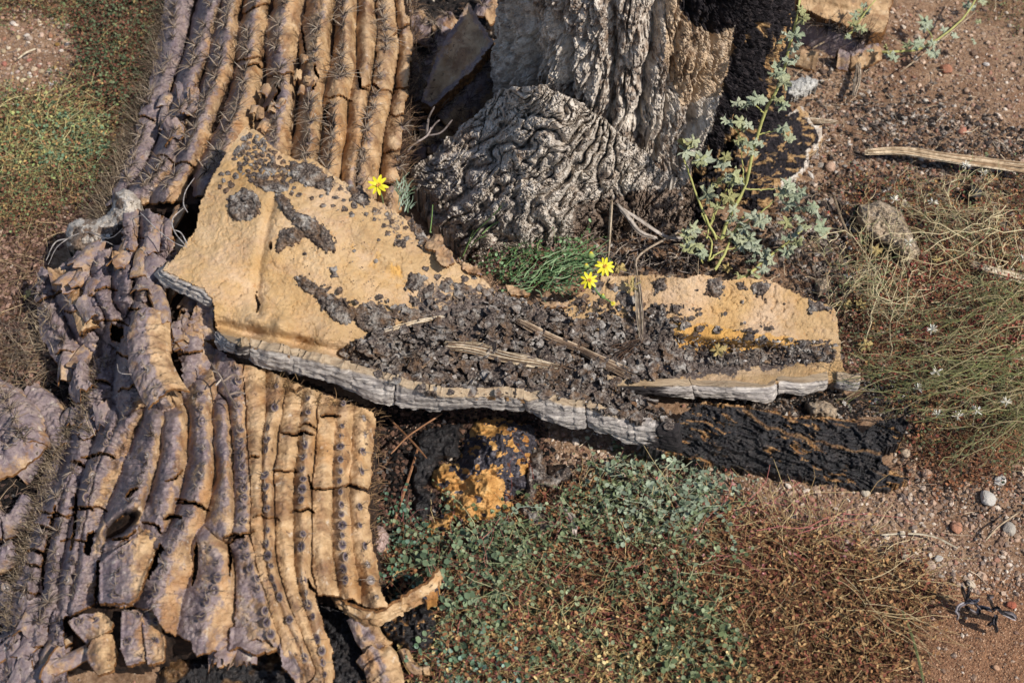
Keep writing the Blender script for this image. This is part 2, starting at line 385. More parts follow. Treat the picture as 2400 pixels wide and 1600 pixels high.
# ------------------------------------------------------------------ surface builders
def skirt(V, F, drop, A):
    """close the rim of an open quad surface with a wall of height/vector drop; returns V, F, attrs"""
    E = np.concatenate([F[:, [0, 1]], F[:, [1, 2]], F[:, [2, 3]], F[:, [3, 0]]])
    key = np.sort(E, 1); key = key[:, 0].astype(np.int64) * (len(V) + 1) + key[:, 1]
    u, inv, c = np.unique(key, return_inverse=True, return_counts=True)
    B = E[c[inv] == 1]
    bv = np.unique(B); m = np.full(len(V), -1); m[bv] = np.arange(len(bv))
    n = len(V); k = len(bv)
    d = drop if np.ndim(drop) == 1 else drop[bv]
    V2 = np.vstack([V, V[bv], V[bv] + d])
    F2 = np.stack([B[:, 1], B[:, 0], B[:, 0], B[:, 1]], -1).astype(int)
    F2 = np.stack([n + m[B[:, 1]], n + m[B[:, 0]], n + k + m[B[:, 0]], n + k + m[B[:, 1]]], -1)
    A2 = {}
    for kx, a in A.items(): A2[kx] = np.concatenate([a, a[bv], a[bv]])
    A2['edge'] = np.concatenate([np.zeros(n), np.ones(2 * k)])
    return V2, np.vstack([F, F2]), A2

def sheet(name, poly, z, material, parent=None, step=2.4, jag=(5, 14), disp=None, thick=0.006, attrs=None, holes=None, smooth=True):
    P = np.asarray(poly, float); lo = P.min(0) - 8; hi = P.max(0) + 8
    X, Y = np.meshgrid(np.arange(lo[0], hi[0], step), np.arange(lo[1], hi[1], step), indexing='ij')
    o = hash(name) % 97 if False else len(name)
    jx = (fbm(X / jag[1] + 3, Y / jag[1] + o, 3) - .5) * 2 * jag[0]; jy = (fbm(X / jag[1] + 50, Y / jag[1] + 9 + o, 3) - .5) * 2 * jag[0]
    M = inpoly(X + jx, Y + jy, poly)
    Z = z(X, Y); W = at(X, Y, Z)
    if holes is not None: M &= ~holes(X, Y, W)
    if disp is not None: Z = Z + disp(X, Y, W); W = at(X, Y, Z)
    A = attrs(X, Y, W) if attrs else {}
    nu, nv = X.shape; F = gridfaces(nu, nv)
    m = M.ravel(); F = F[m[F].all(1)]
    us = np.unique(F); mp = np.full(nu * nv, -1); mp[us] = np.arange(len(us))
    V = W.reshape(-1, 3)[us]; F = mp[F]; A = {k: np.asarray(a).ravel()[us] for k, a in A.items()}
    V, F, A = skirt(V, F, np.array([0, 0.0, -thick]), A)
    return mesh_obj(name, V, [F[:, ::-1]], material, parent, A, smooth)

def wall(name, U, B, zu, zb, material, parent, n=None, m=18, u0=0, u1=1, attrs=None, rough=0.0016, seed=0, thick=0.012):
    """a broken edge face: ruled from the upper photo line U (height zu) to the lower line B (height zb)"""
    L = 900; u = spline(U, L); b = spline(B, L)
    n = n or max(6, int(np.linalg.norm(np.diff(u[:, :2], axis=0), axis=1).sum() * (u1 - u0) / 3))
    t = np.linspace(u0, u1, n); ix = np.arange(L) / (L - 1)
    up = np.stack([np.interp(t, ix, u[:, k]) for k in (0, 1)], -1); bp = np.stack([np.interp(t, ix, b[:, k]) for k in (0, 1)], -1)
    Wu = at(up[:, 0], up[:, 1], zu(up[:, 0], up[:, 1])); Wb = at(bp[:, 0], bp[:, 1], zb(bp[:, 0], bp[:, 1]))
    T = np.gradient(Wu, axis=0); T /= np.linalg.norm(T, axis=1, keepdims=True)
    s = np.linspace(0, 1, m)[None, :, None]
    G = Wu[:, None] * (1 - s) + Wb[:, None] * s
    N = np.cross(T, Wb - Wu); N /= np.linalg.norm(N, axis=1, keepdims=True)
    N = np.where((N @ FWD)[:, None] > 0, -N, N)
    arc = np.concatenate([[0], np.cumsum(np.linalg.norm(np.diff(Wu, axis=0), axis=1))])[:, None]; sv = np.linspace(0, 1, m)[None]
    d = rough * 2 * (fbm(arc * 18 + seed, sv * 11, 4) - .5) + rough * 1.5 * (ridged(arc * 60 + seed, sv * 3, 3) - .5)
    ck = np.exp(-(np.abs(((arc * 23 + fbm(sv * 2 + seed, arc * 40, 2) * .5) % 1) - .5) / .05) ** 2)
    d = d - ck * rough * .6 + 0.003 * np.sin(math.pi * sv)
    d = d - 0.003 * (np.exp(-(t - u0)[:, None] * n / (u1 - u0) / 2) + np.exp(-(u1 - t)[:, None] * n / (u1 - u0) / 2))
    G = G + N[:, None] * d[..., None]
    G[:, -1] += T * (rng.random((n, 1)) - .5) * 0.002; G[:, -1, 2] += (fbm(arc[:, 0] * 60 + seed, arc[:, 0] * 0, 3) - .5) * 0.012
    A = {'lip': np.broadcast_to(sstep(0.09, 0.03, sv), (n, m)).ravel(), 'dark': np.zeros(n * m)}
    if attrs: A.update({k: a.ravel() for k, a in attrs(np.broadcast_to(up[:, :1], (n, m)), np.broadcast_to(sv, (n, m))).items()})
    V, F, A = skirt(G.reshape(-1, 3), gridfaces(n, m), np.repeat(-N * thick, m, 0), A)
    return mesh_obj(name, V, [F], material, parent, A)

# ------------------------------------------------------------------ ground
R_mat_bottom = [(1000, 1260), (1130, 1150), (1420, 1130), (1600, 1160), (1750, 1190), (1960, 1290), (2150, 1330), (2180, 1400), (2140, 1480), (2080, 1640), (960, 1640), (1010, 1500), (900, 1380), (920, 1280)]
R_green = [(960, 1290), (1090, 1250), (1230, 1250), (1340, 1190), (1380, 1130), (1480, 1120), (1590, 1150), (1680, 1200), (1680, 1330), (1640, 1420), (1620, 1500), (1500, 1480), (1400, 1420), (1250, 1400), (1120, 1480), (1050, 1480), (1060, 1380), (980, 1330)]
R_right = [(1990, 430), (2420, 400), (2420, 1090), (2300, 1080), (2140, 1060), (2120, 960), (2020, 870), (1990, 760), (2000, 640)]
R_left = [(-40, -40), (400, -40), (360, 130), (310, 300), (250, 430), (120, 520), (-40, 560), (-40, 230), (100, 230), (190, 180), (200, 90), (80, 40), (-40, 60)]
R_leftlow = [(-40, 420), (260, 380), (200, 520), (90, 640), (90, 760), (170, 900), (-40, 930)]
R_pit = [(700, 1400), (1020, 1360), (1030, 1640), (380, 1640), (380, 1530), (560, 1500)]
R_cav = [(930, -60), (1180, -60), (1160, 250), (1060, 330), (940, 420), (920, 200)]
R_under = [(860, 950), (1270, 960), (1300, 1060), (1280, 1180), (1000, 1280), (880, 1290)]
R_deb = [(1860, 150), (2260, 200), (2420, 330), (2420, 560), (2000, 560), (1990, 880), (1900, 720), (1500, 660), (1360, 600), (1400, 520), (1850, 500)]
R_sand = [(1990, 1420), (2140, 1380), (2280, 1330), (2440, 1350), (2440, 1640), (2080, 1640)]
R_darkleft = [(-40, 860), (160, 900), (180, 1050), (100, 1250), (20, 1450), (-40, 1640)]

def soft(px, py, poly, w=40, f=30):
    """0..1 membership with a ragged edge"""
    s = np.zeros(px.shape)
    for k in range(5):
        jx = (fbm(px / f + k * 7, py / f, 3) - .5) * 2 * w; jy = (fbm(px / f, py / f + k * 5 + 40, 3) - .5) * 2 * w
        s += inpoly(px + jx, py + jy, poly)
    return s / 5
def ground_z(x, y):
    r = np.hypot(x, y - .1)
    px = 1200 + x * 1700; py = 800 - y * 1300
    f = 1 / (1 + (r / 1.2) ** 4)
    z = (fbm(x * 3.1 + 5, y * 3.1, 4) - .5) * 0.028 + (fbm(x * 22, y * 22 + 3, 4) - .5) * 0.012 + (fbm(x * 90, y * 90, 3) - .5) * 0.004
    return z * f + (1 - f) * (fbm(x * .2, y * .2, 3) - .5) * 0.25 * np.minimum(r / 6, 1)
def axis_(lo, hi, st, far, g):
    a = np.arange(lo, hi, st); s = st; left = []; right = []
    v = lo
    while v > -far: s *= g; v -= s; left.append(v)
    s = st; v = a[-1]
    while v < far: s *= g; v += s; right.append(v)
    return np.concatenate([left[::-1], a, right])
gx = axis_(-.9, .95, .003, 200, 1.18); gy = axis_(-.62, .95, .003, 200, 1.18)
GX, GY = np.meshgrid(gx, gy, indexing='ij'); GZ = ground_z(GX, GY)
G = np.stack([GX, GY, GZ], -1)
near = (np.abs(GX) < 1) & (GY > -.7) & (GY < 1.0)
gpx, gpy = proj(np.where(near[..., None], G, 0 * G))
def gm(poly, w=110): return np.where(near, soft(gpx, gpy, poly, w, 110), 0)
g_char_shade = np.maximum.reduce([gm(R_pit), gm(R_cav), gm(R_darkleft), gm(R_under) * .75, gm(R_deb) * .3])  # charred soil, plus shade painted in the trunk gap and under the slab
g_lit = np.maximum.reduce([gm(R_mat_bottom) * .9, gm(R_left) * .75, gm(R_leftlow) * .6, gm(R_right) * .85, gm(R_deb) * .38, gm(R_under)])
g_sand = gm(R_sand, 60)
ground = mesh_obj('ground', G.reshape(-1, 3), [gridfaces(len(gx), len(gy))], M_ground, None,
                  {'char': g_char_shade.ravel(), 'litter': g_lit.ravel(), 'sand': g_sand.ravel()})
tag(ground, kind='structure')

# gravel and grit --------------------------------------------------
PAL_ST = ['a8886e', 'bc9a80', '96765e', 'c8aa90', '84644e', 'a8806a', 'c4ae9a', '8c786c', 'dccab6', 'a4725c', '705a4c', '9c7a62', 'ac9078']
R_all = [(-60, -60), (2460, -60), (2460, 1660), (-60, 1660)]
R_grav = [(1900, 60), (2460, -60), (2460, 1400), (2200, 1380), (2140, 1330), (1950, 1280), (1600, 1160), (1300, 1100), (1260, 960), (1700, 1100), (2100, 1140), (2130, 1000), (1990, 880), (1970, 720), (1860, 640), (1900, 400)]
R_peb = [(-60, 20), (120, 30), (200, 90), (190, 190), (90, 240), (-60, 240)]
def gravel(n, poly, lo, hi, pal, wts=None, octa=False, pw=2.2, lift=0.15, dens=None):
    q = scatter(poly, n, dens)
    W = at(q[:, 0], q[:, 1], 0.0); W[:, 2] = ground_z(W[:, 0], W[:, 1])
    sz = lo + (hi - lo) * rng.random(n) ** pw
    W[:, 2] += sz * lift
    return W, sz, pick(pal, n, wts)
g = Acc()
for n, poly, lo, hi, pal, oc in [(17000, R_grav, .0018, .0052, PAL_ST, True), (4600, R_grav, .0035, .0085, PAL_ST, False), (330, R_grav, .007, .013, PAL_ST, False),
                                 (6000, R_all, .002, .006, PAL_ST, True), (2500, R_all, .003, .008, PAL_ST, False), (1500, R_peb, .002, .006, PAL_ST, True), (160, R_peb, .005, .010, PAL_ST, False),
                                 (9000, R_sand, .0014, .003, ['a8744c', 'c08a5c', '8a5c3c', 'd4a880', '70482e'], True), (2200, R_leftlow, .004, .010, ['7c5a4c', '946e5c', '5e4438', 'a88470'], False),
                                 (1500, R_left, .003, .008, PAL_ST, False), (1800, R_under, .003, .009, ['5a4034', '7a5844', '4a342a'], False)]:
    P, s, c = gravel(n, poly, lo, hi, pal, octa=oc); stones(g, P, s, c, octa=oc)
go = g.build('gravel', M_stone, smooth=False); tag(go, 'loose pinkish tan gravel and grit strewn over the bare soil', 'gravel', kind='stuff')

# individually placed stones -----------------------------------------
def stone_mesh(seed, col):
    r = np.random.default_rng(seed); n, m = 18, 12
    th, ph = np.meshgrid(np.linspace(0, 2 * math.pi, n, endpoint=False), np.linspace(0, math.pi, m), indexing='ij')
    D = np.stack([np.sin(ph) * np.cos(th), np.sin(ph) * np.sin(th), np.cos(ph)], -1)
    R = np.ones(th.shape)
    for k in range(9):          # planar facets
        nn = r.normal(size=3); nn /= np.linalg.norm(nn); d = .72 + .25 * r.random()
        R = np.minimum(R, d / np.maximum(D @ nn, 1e-3)) * (1 + .006 * r.normal(size=R.shape))
    R = R * (1 + .05 * (fbm(th * 2 + seed, ph * 3, 3) - .5))
    V = (D * R[..., None] * np.array([1, .8, .62])).reshape(-1, 3)
    i = np.arange(n)[:, None] * m; i2 = ((np.arange(n) + 1) % n)[:, None] * m; j = np.arange(m - 1)[None]
    F = np.stack(np.broadcast_arrays(i + j, i + j + 1, i2 + j + 1, i2 + j), -1).reshape(-1, 4)
    return mesh_obj('stone', V, [F], M_pebble, attrs={'col': np.repeat(lin(col)[None], len(V), 0)}, smooth=False, link=False)
def stone(px, py, d, col, label, seed, group=None, rot=0, cat='stone', sink=.15, name='stone'):
    me = stone_mesh(seed, col); w = at(px, py, 0); w[2] = ground_z(w[0], w[1])
    s = d * 0.00053 / 2
    w[2] += s * .62 * (1 - 2 * sink)
    o = place(name, me); o.location = w; o.scale = (s, s, s); o.rotation_euler = (rng.normal(0, .15), rng.normal(0, .15), rot)
    return tag(o, label, cat, group)
ST = [(2216, 164, 44, 'b07a60', 'rusty orange flat stone among the grey litter at upper right'),
      (1945, 396, 38, 'c8a890', 'pale pinkish stone beside the charred foot of the trunk'),
      (2256, 306, 30, 'b8806a', 'reddish rounded stone above the long tan stick'),
      (2171, 234, 20, 'd8cfc0', 'small whitish chip between trunk and rusty orange stone'),
      (2118, 1068, 34, 'c8b49c', 'rounded tan stone just right of the burnt bark tip'),
      (2133, 1100, 32, 'c0a084', 'angular tan stone below the rounded one by the burnt bark'),
      (2171, 1115, 30, 'c8a890', 'pale pink stone under the green stems near the burnt bark'),
      (2312, 1173, 46, 'c9c4bc', 'broken white quartz stone at the right edge gravel'),
      (2342, 1130, 34, 'd8d4cc', 'flat whitish stone above the broken quartz stone'),
      (2028, 1156, 26, 'c8bca8', 'flat pale chip directly under the burnt bark end'),
      (2240, 1238, 34, 'c08c70', 'rough salmon stone on open gravel with a black hole beside it'),
      (2364, 1242, 38, 'b8b0a4', 'grey squarish stone right of the thin straw on the gravel'),
      (2198, 1312, 22, 'd0cac0', 'small white stone just above the dry mat at lower right'),
      (2368, 1420, 24, 'b06850', 'brick red chip beside the charred twigs'),
      (2312, 150, 20, 'd4ccc4', 'white chip near the upper right gravel edge'),
      (1560, 1090, 42, 'b4947c', 'tan stone under the grey burnt edge below the slab'),
      (1662, 1096, 30, 'c0a890', 'upright tan chip under the middle of the burnt bark'),
      (2335, 1565, 16, 'c8a080', 'tiny tan pebble in the sand at the bottom right corner'),
      (2120, 1310, 22, 'c8bca8', 'pale chip at the edge of the dry stems, lower right'),
      (2180, 1325, 26, 'c4ac9c', 'pinkish chip left of the small white stone at lower right'),
      (2275, 1370, 24, 'cdbda8', 'long pale chip above the charred twigs')]
for k, (a, b, d, c, lab) in enumerate(ST): stone(a, b, d, c, lab, 100 + k, rot=rng.random() * 6)
PB = [(160, 68, 22, 'd8c2b4'), (100, 91, 20, 'd0b4a0'), (66, 92, 18, 'd2c6b8'), (45, 95, 16, 'cbb890'), (121, 92, 18, 'a87c60'), (153, 103, 20, 'ccb092'), (136, 109, 16, '8a6c3c'),
      (30, 75, 20, 'b89080'), (33, 62, 20, 'd0c4b8'), (22, 118, 14, 'dccdb4'), (10, 126, 18, 'b8a484'), (45, 120, 13, 'd0c0a4'), (70, 145, 16, 'b87c6c'), (97, 160, 14, 'd4c8b8'),
      (52, 166, 18, 'b8a890'), (83, 172, 20, 'cfb89c'), (100, 175, 20, 'b8a488'), (71, 180, 13, 'dcd4cc'), (118, 173, 20, 'c8bca8'), (43, 175, 15, 'c4aca0'), (22, 168, 16, 'b8a08c'),
      (63, 159, 15, 'c0a48c'), (85, 184, 16, 'b88c74'), (109, 181, 17, 'c4ac8c'), (58, 198, 20, 'd8c8a0'), (122, 199, 20, 'cfcac4'), (22, 210, 26, 'd4c09a'), (44, 190, 13, 'e0d4bc'),
      (73, 188, 14, 'd8cdbc'), (117, 156, 14, 'c49c88'), (145, 167, 11, 'c8b0a0'), (30, 177, 12, 'bcb0a8'), (12, 155, 18, 'b07464'), (40, 216, 16, 'c09c88'), (136, 62, 20, 'c8a888'), (95, 60, 16, 'd6c4a4'),
      (140, 70, 14, 'c0b49c'), (20, 180, 14, 'b89884'), (7, 168, 14, 'b08870'), (100, 205, 12, 'bc9c84'), (70, 208, 11, 'c8a890'), (115, 40, 16, 'a89080'), (60, 45, 14, 'b49c88'), (8, 50, 18, 'c49c84'), (12, 98, 16, 'a87c64')]
for k, (a, b, d, c) in enumerate(PB):
    stone(a, b, d * 1.05, c, 'small smooth pebble lying on the bare brown patch at the upper left', 300 + k, 'pebbles on the bare patch at the upper left', rng.random() * 6, 'pebble', .22, 'pebble')

# ------------------------------------------------------------------ standing trunk
TC = np.array([0.168, 0.42])
trunk = thing('standing_cactus', (TC[0], TC[1], 0), 'thick upright cactus trunk with grey corky furrowed bark, burnt black down its right side', 'cactus trunk')
P_char = [(1590, -60), (1960, -60), (1960, 120), (1850, 210), (1830, 300), (1930, 300), (1990, 360), (1900, 440), (1800, 520), (1630, 500), (1618, 430), (1650, 345), (1685, 270), (1700, 180), (1722, 110), (1722, 50), (1690, 80), (1640, 60), (1596, 30)]
P_fresh = [(1560, -20), (1620, 0), (1640, 60), (1720, 60), (1740, 120), (1700, 220), (1600, 250), (1560, 150)]
def trunk_surface():
    nt_, nz_ = 680, 400
    th = np.linspace(math.radians(-208), math.radians(28), nt_)      # 0 = +x ; -90 faces the camera
    z = np.linspace(-0.03, 0.50, nz_)
    T, Z = np.meshgrid(th, z, indexing='ij')
    deg = np.degrees(T)
    flare = 0.045 * np.exp(-np.maximum(Z, 0) / .07)
    right = np.exp(-((deg + 12) / 38) ** 2); left = np.exp(-((deg + 165) / 40) ** 2)
    R = .199 + .030 * sstep(-55, -10, deg) + flare * (.35 + .9 * right) + .012 * np.sin(3 * T + 1) * np.exp(-Z / .3)
    a = T * .2; wx = (fbm(a * 9 + 4, Z * 5, 3) - .5)
    # long furrows that converge downwards
    for t0, sl_, dp, wd_ in [(-139, 30, .030, 4.5), (-117, 38, .014, 3), (-101, 10, .017, 2.2), (-91.5, -12, .024, 2.4), (-80, -8, .012, 2), (-66, -36, .018, 3), (-52, -50, .012, 3), (-155, 25, .02, 4), (-38, -30, .014, 4)]:
        c = t0 - sl_ * (Z - .15) + 16 * wx + 5 * (fbm(Z * 26 + t0, Z * 0, 3) - .5)
        R = R - 1.35 * dp * np.exp(-np.abs((deg - c) / wd_ * 1.25) ** 1.4) * sstep(-.02, .07, Z)
    R = R + .022 * (fbm(a * 11 + 9, Z * 7 + 2, 3) - .5)
    lf = sstep(-118, -135, deg)                                    # lumpier buckled bark on the left
    wy = a + .022 * (fbm(a * 16, Z * 16, 3) - .5); wz = Z + .03 * (fbm(a * 16 + 9, Z * 16 + 9, 3) - .5)
    f1, f2, _ = worley(wy * 24, wz * 13, 3); R = R + lf * (.015 * np.minimum(f2 - f1, .5) - .006)
    R = R + .010 * (terr(fbm(wy * 46, wz * 15, 4), 9, .22) - .5) * (1 - .3 * lf)
    for sx, sy, a1, a2, sd_ in ((26, 7, .006, .009, 2), (60, 20, .0036, .0048, 4), (135, 66, .0018, .0028, 6)):
        i_, c_, f_ = plates(wy * sx, wz * sy, sd_, .13); R = R + a1 * i_ - a2 * c_ - a1 * .4 * f_
    R = R - .009 * crk(wy * 34, wz * 9, .20) - .006 * crk(wy * 70 + 9, wz * 24 + 4, .20) - .0038 * crk(wy * 120, wz * 84, .22) - .0022 * crk(wy * 260, wz * 210 + 3, .30)
    R = R + .002 * (ridged(wy * 60, wz * 24, 3) - .5) + .0016 * (fbm(wy * 420, wz * 380, 2) - .5)
    V = np.stack([TC[0] + R * np.cos(T), TC[1] + R * np.sin(T), Z], -1)
    px, py = proj(V)
    ch = soft(px, py, P_char, 26, 34); ch = np.where(T > math.radians(-100), ch, 0); ch = np.where(deg > -25, np.maximum(ch, sstep(-25, -12, deg)), ch)
    R2 = R + ch * (.005 * (ridged(a * 46, Z * 15, 4) - .5) - .004 + .004 * (ridged(a * 150, Z * 90, 3) - .5)); V = np.stack([TC[0] + R2 * np.cos(T), TC[1] + R2 * np.sin(T), Z], -1)
    fleck = ch * sstep(.60, .66, fbm(a * 70 + 4, Z * 22, 4)) * sstep(.42, .52, fbm(a * 22, Z * 22, 2))
    dirt = np.clip(.9 * np.exp(-np.maximum(Z, 0) / .02) + .5 * sstep(.5, .35, fbm(a * 20, Z * 14 + 7, 4)), 0, 1)
    fr = soft(px, py, P_fresh, 20, 30)
    # unseen top, invented and cut low so its shadow misses the hide
    top = .424 + .012 * (fbm(a * 14, a * 0 + 2, 3) - .5) - np.clip((V[..., 1] - .225) * .8, 0, .3)
    k = Z > top; V[..., 2] = np.where(k, top, V[..., 2]); sh = np.clip((Z - top) * 12, 0, 1)
    V[..., 0] = np.where(k, V[..., 0] * (1 - sh * .9) + TC[0] * sh * .9, V[..., 0]); V[..., 1] = np.where(k, V[..., 1] * (1 - sh * .9) + TC[1] * sh * .9, V[..., 1])
    return mesh_obj('bark', V.reshape(-1, 3), [gridfaces(nt_, nz_)[:, ::-1]], M_bark, trunk, smooth=False, attrs={'char': ch.ravel(), 'dirt': dirt.ravel(), 'fresh': fr.ravel(), 'fleck': fleck.ravel()})
trunk_surface()

# root buttress at the foot, left-front
P_lobe = [(1150, 232), (1095, 285), (1045, 325), (990, 380), (961, 398), (968, 440), (1012, 459), (985, 500), (1035, 540), (1066, 566), (1074, 592), (1140, 600), (1252, 598), (1335, 580), (1420, 560), (1560, 545), (1650, 520), (1640, 440), (1560, 400), (1480, 330), (1380, 250), (1280, 200), (1200, 200)]
zl = tps([(1150, 232, .16), (1045, 325, .10), (961, 398, .05), (1012, 459, .06), (985, 500, .02), (1066, 566, .03), (1074, 600, .0), (1250, 600, .0), (1335, 580, .0), (1500, 560, .0), (1650, 530, .0),
          (1120, 400, .12), (1200, 330, .18), (1180, 480, .12), (1250, 550, .07), (1100, 500, .09), (1300, 480, .12), (1280, 380, .19), (1330, 300, .23), (1400, 420, .13), (1400, 500, .06), (1500, 500, .045), (1500, 400, .13), (1600, 440, .05), (1620, 500, .015), (1640, 420, .07), (1250, 230, .24), (1400, 260, .22), (1550, 380, .12)])
def lobe_disp(X, Y, W):
    # ridges fan out down-left from the trunk
    ang = np.arctan2(Y - 250, X - 1430); rad = np.hypot(X - 1430, Y - 250)
    wx = (fbm(X / 70, Y / 70, 3) - .5); wy = (fbm(X / 70 + 9, Y / 70 + 4, 3) - .5)
    d = 0
    for a0, dp, w_ in [(1.78, .016, .035), (2.02, .013, .03), (2.2, .020, .04), (2.42, .014, .035), (2.63, .022, .05), (2.86, .013, .04), (1.5, .013, .05)]:
        d = d - dp * np.exp(-np.abs((ang - a0 - .55 * wx) / w_) ** 1.5)
    u = X + 46 * wx; v = Y + 46 * wy
    c, s = math.cos(2.45), math.sin(2.45); p = u * c + v * s; q = -u * s + v * c
    d = d + .016 * (terr(fbm(p / 95, q / 34, 4), 7, .2) - .5)
    for sx, sy, a1, a2, sd_ in ((130, 38, .008, .008, 2), (52, 18, .0036, .0042, 4), (17, 9, .0016, .0022, 6)):
        i_, c_, f_ = plates(p / sx, q / sy, sd_, .10); d = d + a1 * i_ - a2 * c_ - a1 * .3 * f_
    d = d - .008 * crk(p / 120, q / 34, .16) - .003 * crk(p / 22, q / 16 + 3, .2) - .0022 * crk(p / 10, q / 8, .3)
    d = d + .0014 * (fbm(X / 5, Y / 5, 2) - .5)
    return d
def lobe_attr(X, Y, W):
    z = np.zeros(X.shape)
    dirt = np.clip(sstep(540, 600, Y) * .6 + soft(X, Y, [(1340, 480), (1640, 420), (1660, 560), (1350, 610)], 25, 20) * .9, 0, 1)
    return dict(char=soft(X, Y, [(1640, 430), (1660, 400), (1700, 560), (1620, 540)], 15, 15), dirt=dirt, fresh=z)
sheet('root_buttress', P_lobe, zl, M_bark, trunk, 2.2, (10, 26), lobe_disp, .06, lobe_attr, smooth=False)

# charred splinter foot at the right of the trunk
P_foot = [(1780, 255), (1850, 262), (1880, 245), (1902, 285), (1925, 300), (1926, 340), (1898, 360), (1893, 400), (1862, 420), (1822, 440), (1800, 500), (1740, 495), (1620, 480), (1640, 420), (1700, 380), (1740, 300)]
zf_ = tps([(1780, 255, .10), (1902, 285, .035), (1926, 330, .015), (1862, 420, .01), (1800, 500, .0), (1700, 490, .0), (1625, 480, .015), (1700, 420, .06), (1760, 380, .08), (1820, 340, .07), (1800, 300, .09), (1860, 300, .05)])
def foot_disp(X, Y, W):
    return .010 * (ridged(X / 46, Y / 30, 4) - .5) + .004 * (ridged(X / 13, Y / 9, 3) - .5)
sheet('charred_foot', P_foot, zf_, M_bark, trunk, 2.4, (8, 18), foot_disp, .05, smooth=False, attrs=
      lambda X, Y, W: dict(char=np.clip(sstep(.0, 18 + 16 * (fbm(X / 16, Y / 16, 3) - .3), dseg(X, Y, P_foot[:10])) + .15, 0, 1), dirt=0 * X, fresh=0 * X, fleck=sstep(.60, .66, fbm(X / 16 + 2 * fbm(X / 30, Y / 30, 2), Y / 8 + 3 * fbm(X / 40 + 4, Y / 40, 2), 3)) * .9))

# ------------------------------------------------------------------ big curled slab
z_slab = tps([(375, 635, .19), (480, 685, .187), (562, 812, .182), (669, 829, .174), (800, 862, .16), (938, 902, .145), (1083, 928, .13), (1270, 938, .11), (1427, 974, .085), (1573, 1009, .065),
              (520, 765, .165), (590, 785, .158), (700, 805, .150), (800, 838, .134), (950, 870, .118), (1100, 895, .10), (1300, 908, .082), (1450, 950, .064),
              (520, 712, .179), (600, 745, .178), (680, 778, .170), (750, 812, .158), (600, 705, .170), (690, 740, .162), (790, 790, .150),
              (590, 310, .215), (500, 480, .200), (450, 600, .192), (650, 500, .208), (600, 620, .187), (750, 450, .205), (750, 600, .187), (850, 600, .172), (900, 700, .147), (900, 500, .178),
              (1000, 640, .140), (1000, 560, .150), (1050, 750, .120), (1120, 660, .118), (1200, 760, .095), (1200, 840, .09), (1320, 720, .075), (1400, 780, .062), (1500, 660, .085),
              (1500, 740, .066), (1600, 660, .092), (1600, 720, .07), (1740, 650, .088), (1740, 710, .068), (1840, 670, .078), (1840, 730, .06), (1950, 730, .052), (1960, 850, .032), (1600, 890, .048), (1715, 895, .048), (1803, 895, .046), (1980, 885, .035),
              (1650, 862, .034), (1800, 862, .032), (1400, 860, .06)])
RIM = [(516, 796), (562, 812), (597, 814), (669, 829), (800, 862), (873, 879), (938, 902), (1014, 921), (1083, 928), (1175, 928), (1270, 930), (1374, 955), (1489, 986), (1573, 1009)]
FOLD = [(1530, 760), (1600, 772), (1700, 785), (1800, 792), (1850, 800)]
def slab_disp(X, Y, W):
    d = .004 * (fbm(X / 120, Y / 120, 3) - .5) + .0022 * (fbm(X / 26, Y / 26, 4) - .5)
    d = d - .006 * np.exp(-(dseg(X, Y, [(640, 470), (620, 560), (605, 640), (603, 735)]) / 11) ** 2)
    d = d - .0045 * np.exp(-(dseg(X, Y, [(820, 580), (900, 640), (980, 690)]) / 26) ** 2) + .004 * np.exp(-(dseg(X, Y, [(850, 560), (960, 640)]) / 20) ** 2)
    dr = dseg(X, Y, RIM); fl = sstep(1100, 900, X)
    d = d + .009 * np.exp(-(dr / 9) ** 2) - .019 * fl * np.exp(-((dr - 30) / 17) ** 2) - .006 * (1 - fl) * np.exp(-((dr - 30) / 14) ** 2)
    d = d - .0022 * crk(X / 60 + 3, Y / 46, .07) - .0010 * crk(X / 24, Y / 20, .12) + .0012 * (ridged(X / 14 + Y / 30, Y / 8, 2) - .5)
    dl = dseg(X, Y, FOLD)
    d = d + .013 * np.exp(-((dl) / 32) ** 2) * sstep(1520, 1600, X) * sstep(1920, 1830, X)
    d = d - .014 * sstep(8, 26, Y - np.interp(X, [p[0] for p in FOLD], [p[1] for p in FOLD])) * np.exp(-(dl / 60) ** 2) * sstep(1540, 1600, X) * sstep(1900, 1820, X)
    d = d + .0016 * (fbm(X / 9, Y / 6, 3) - .5)
    for cx, cy, r, h in [(655, 755, 15, .008), (708, 785, 10, .006), (880, 655, 9, .003), (1390, 850, 16, .006)]: d = d + h * np.exp(-(np.hypot(X - cx, Y - cy) / r) ** 2)
    return d
P_slab = [(575, 297), (604, 304), (640, 345), (668, 362), (692, 372), (738, 372), (790, 415), (830, 438), (873, 463), (915, 486), (949, 509), (987, 543), (1030, 565), (1068, 611), (1133, 653), (1183, 699), (1240, 712), (1324, 712), (1366, 682), (1408, 645), (1488, 645), (1538, 643),
          (1600, 650), (1650, 640), (1700, 655), (1745, 650), (1806, 655), (1830, 668), (1890, 697), (1956, 720), (1964, 745), (1969, 806), (1973, 844), (1979, 867), (2003, 884), (1944, 892), (1830, 896), (1803, 904), (1715, 904), (1600, 904), (1430, 908), (1490, 950), (1560, 972), (1573, 1009),
          (1489, 986), (1427, 974), (1374, 955), (1309, 944), (1270, 930), (1255, 941), (1175, 929), (1083, 929), (1014, 922), (938, 903), (873, 880), (800, 862), (669, 830), (597, 815), (540, 802), (505, 770), (498, 700), (474, 676), (382, 634), (430, 575), (458, 540), (467, 478), (505, 400), (540, 340)]
slab = thing('charred_slab', at(1150, 800, .1), 'big ochre inner slab of cactus, black and grey ash crusts along its middle, grey cut edge in front', 'cactus slab')
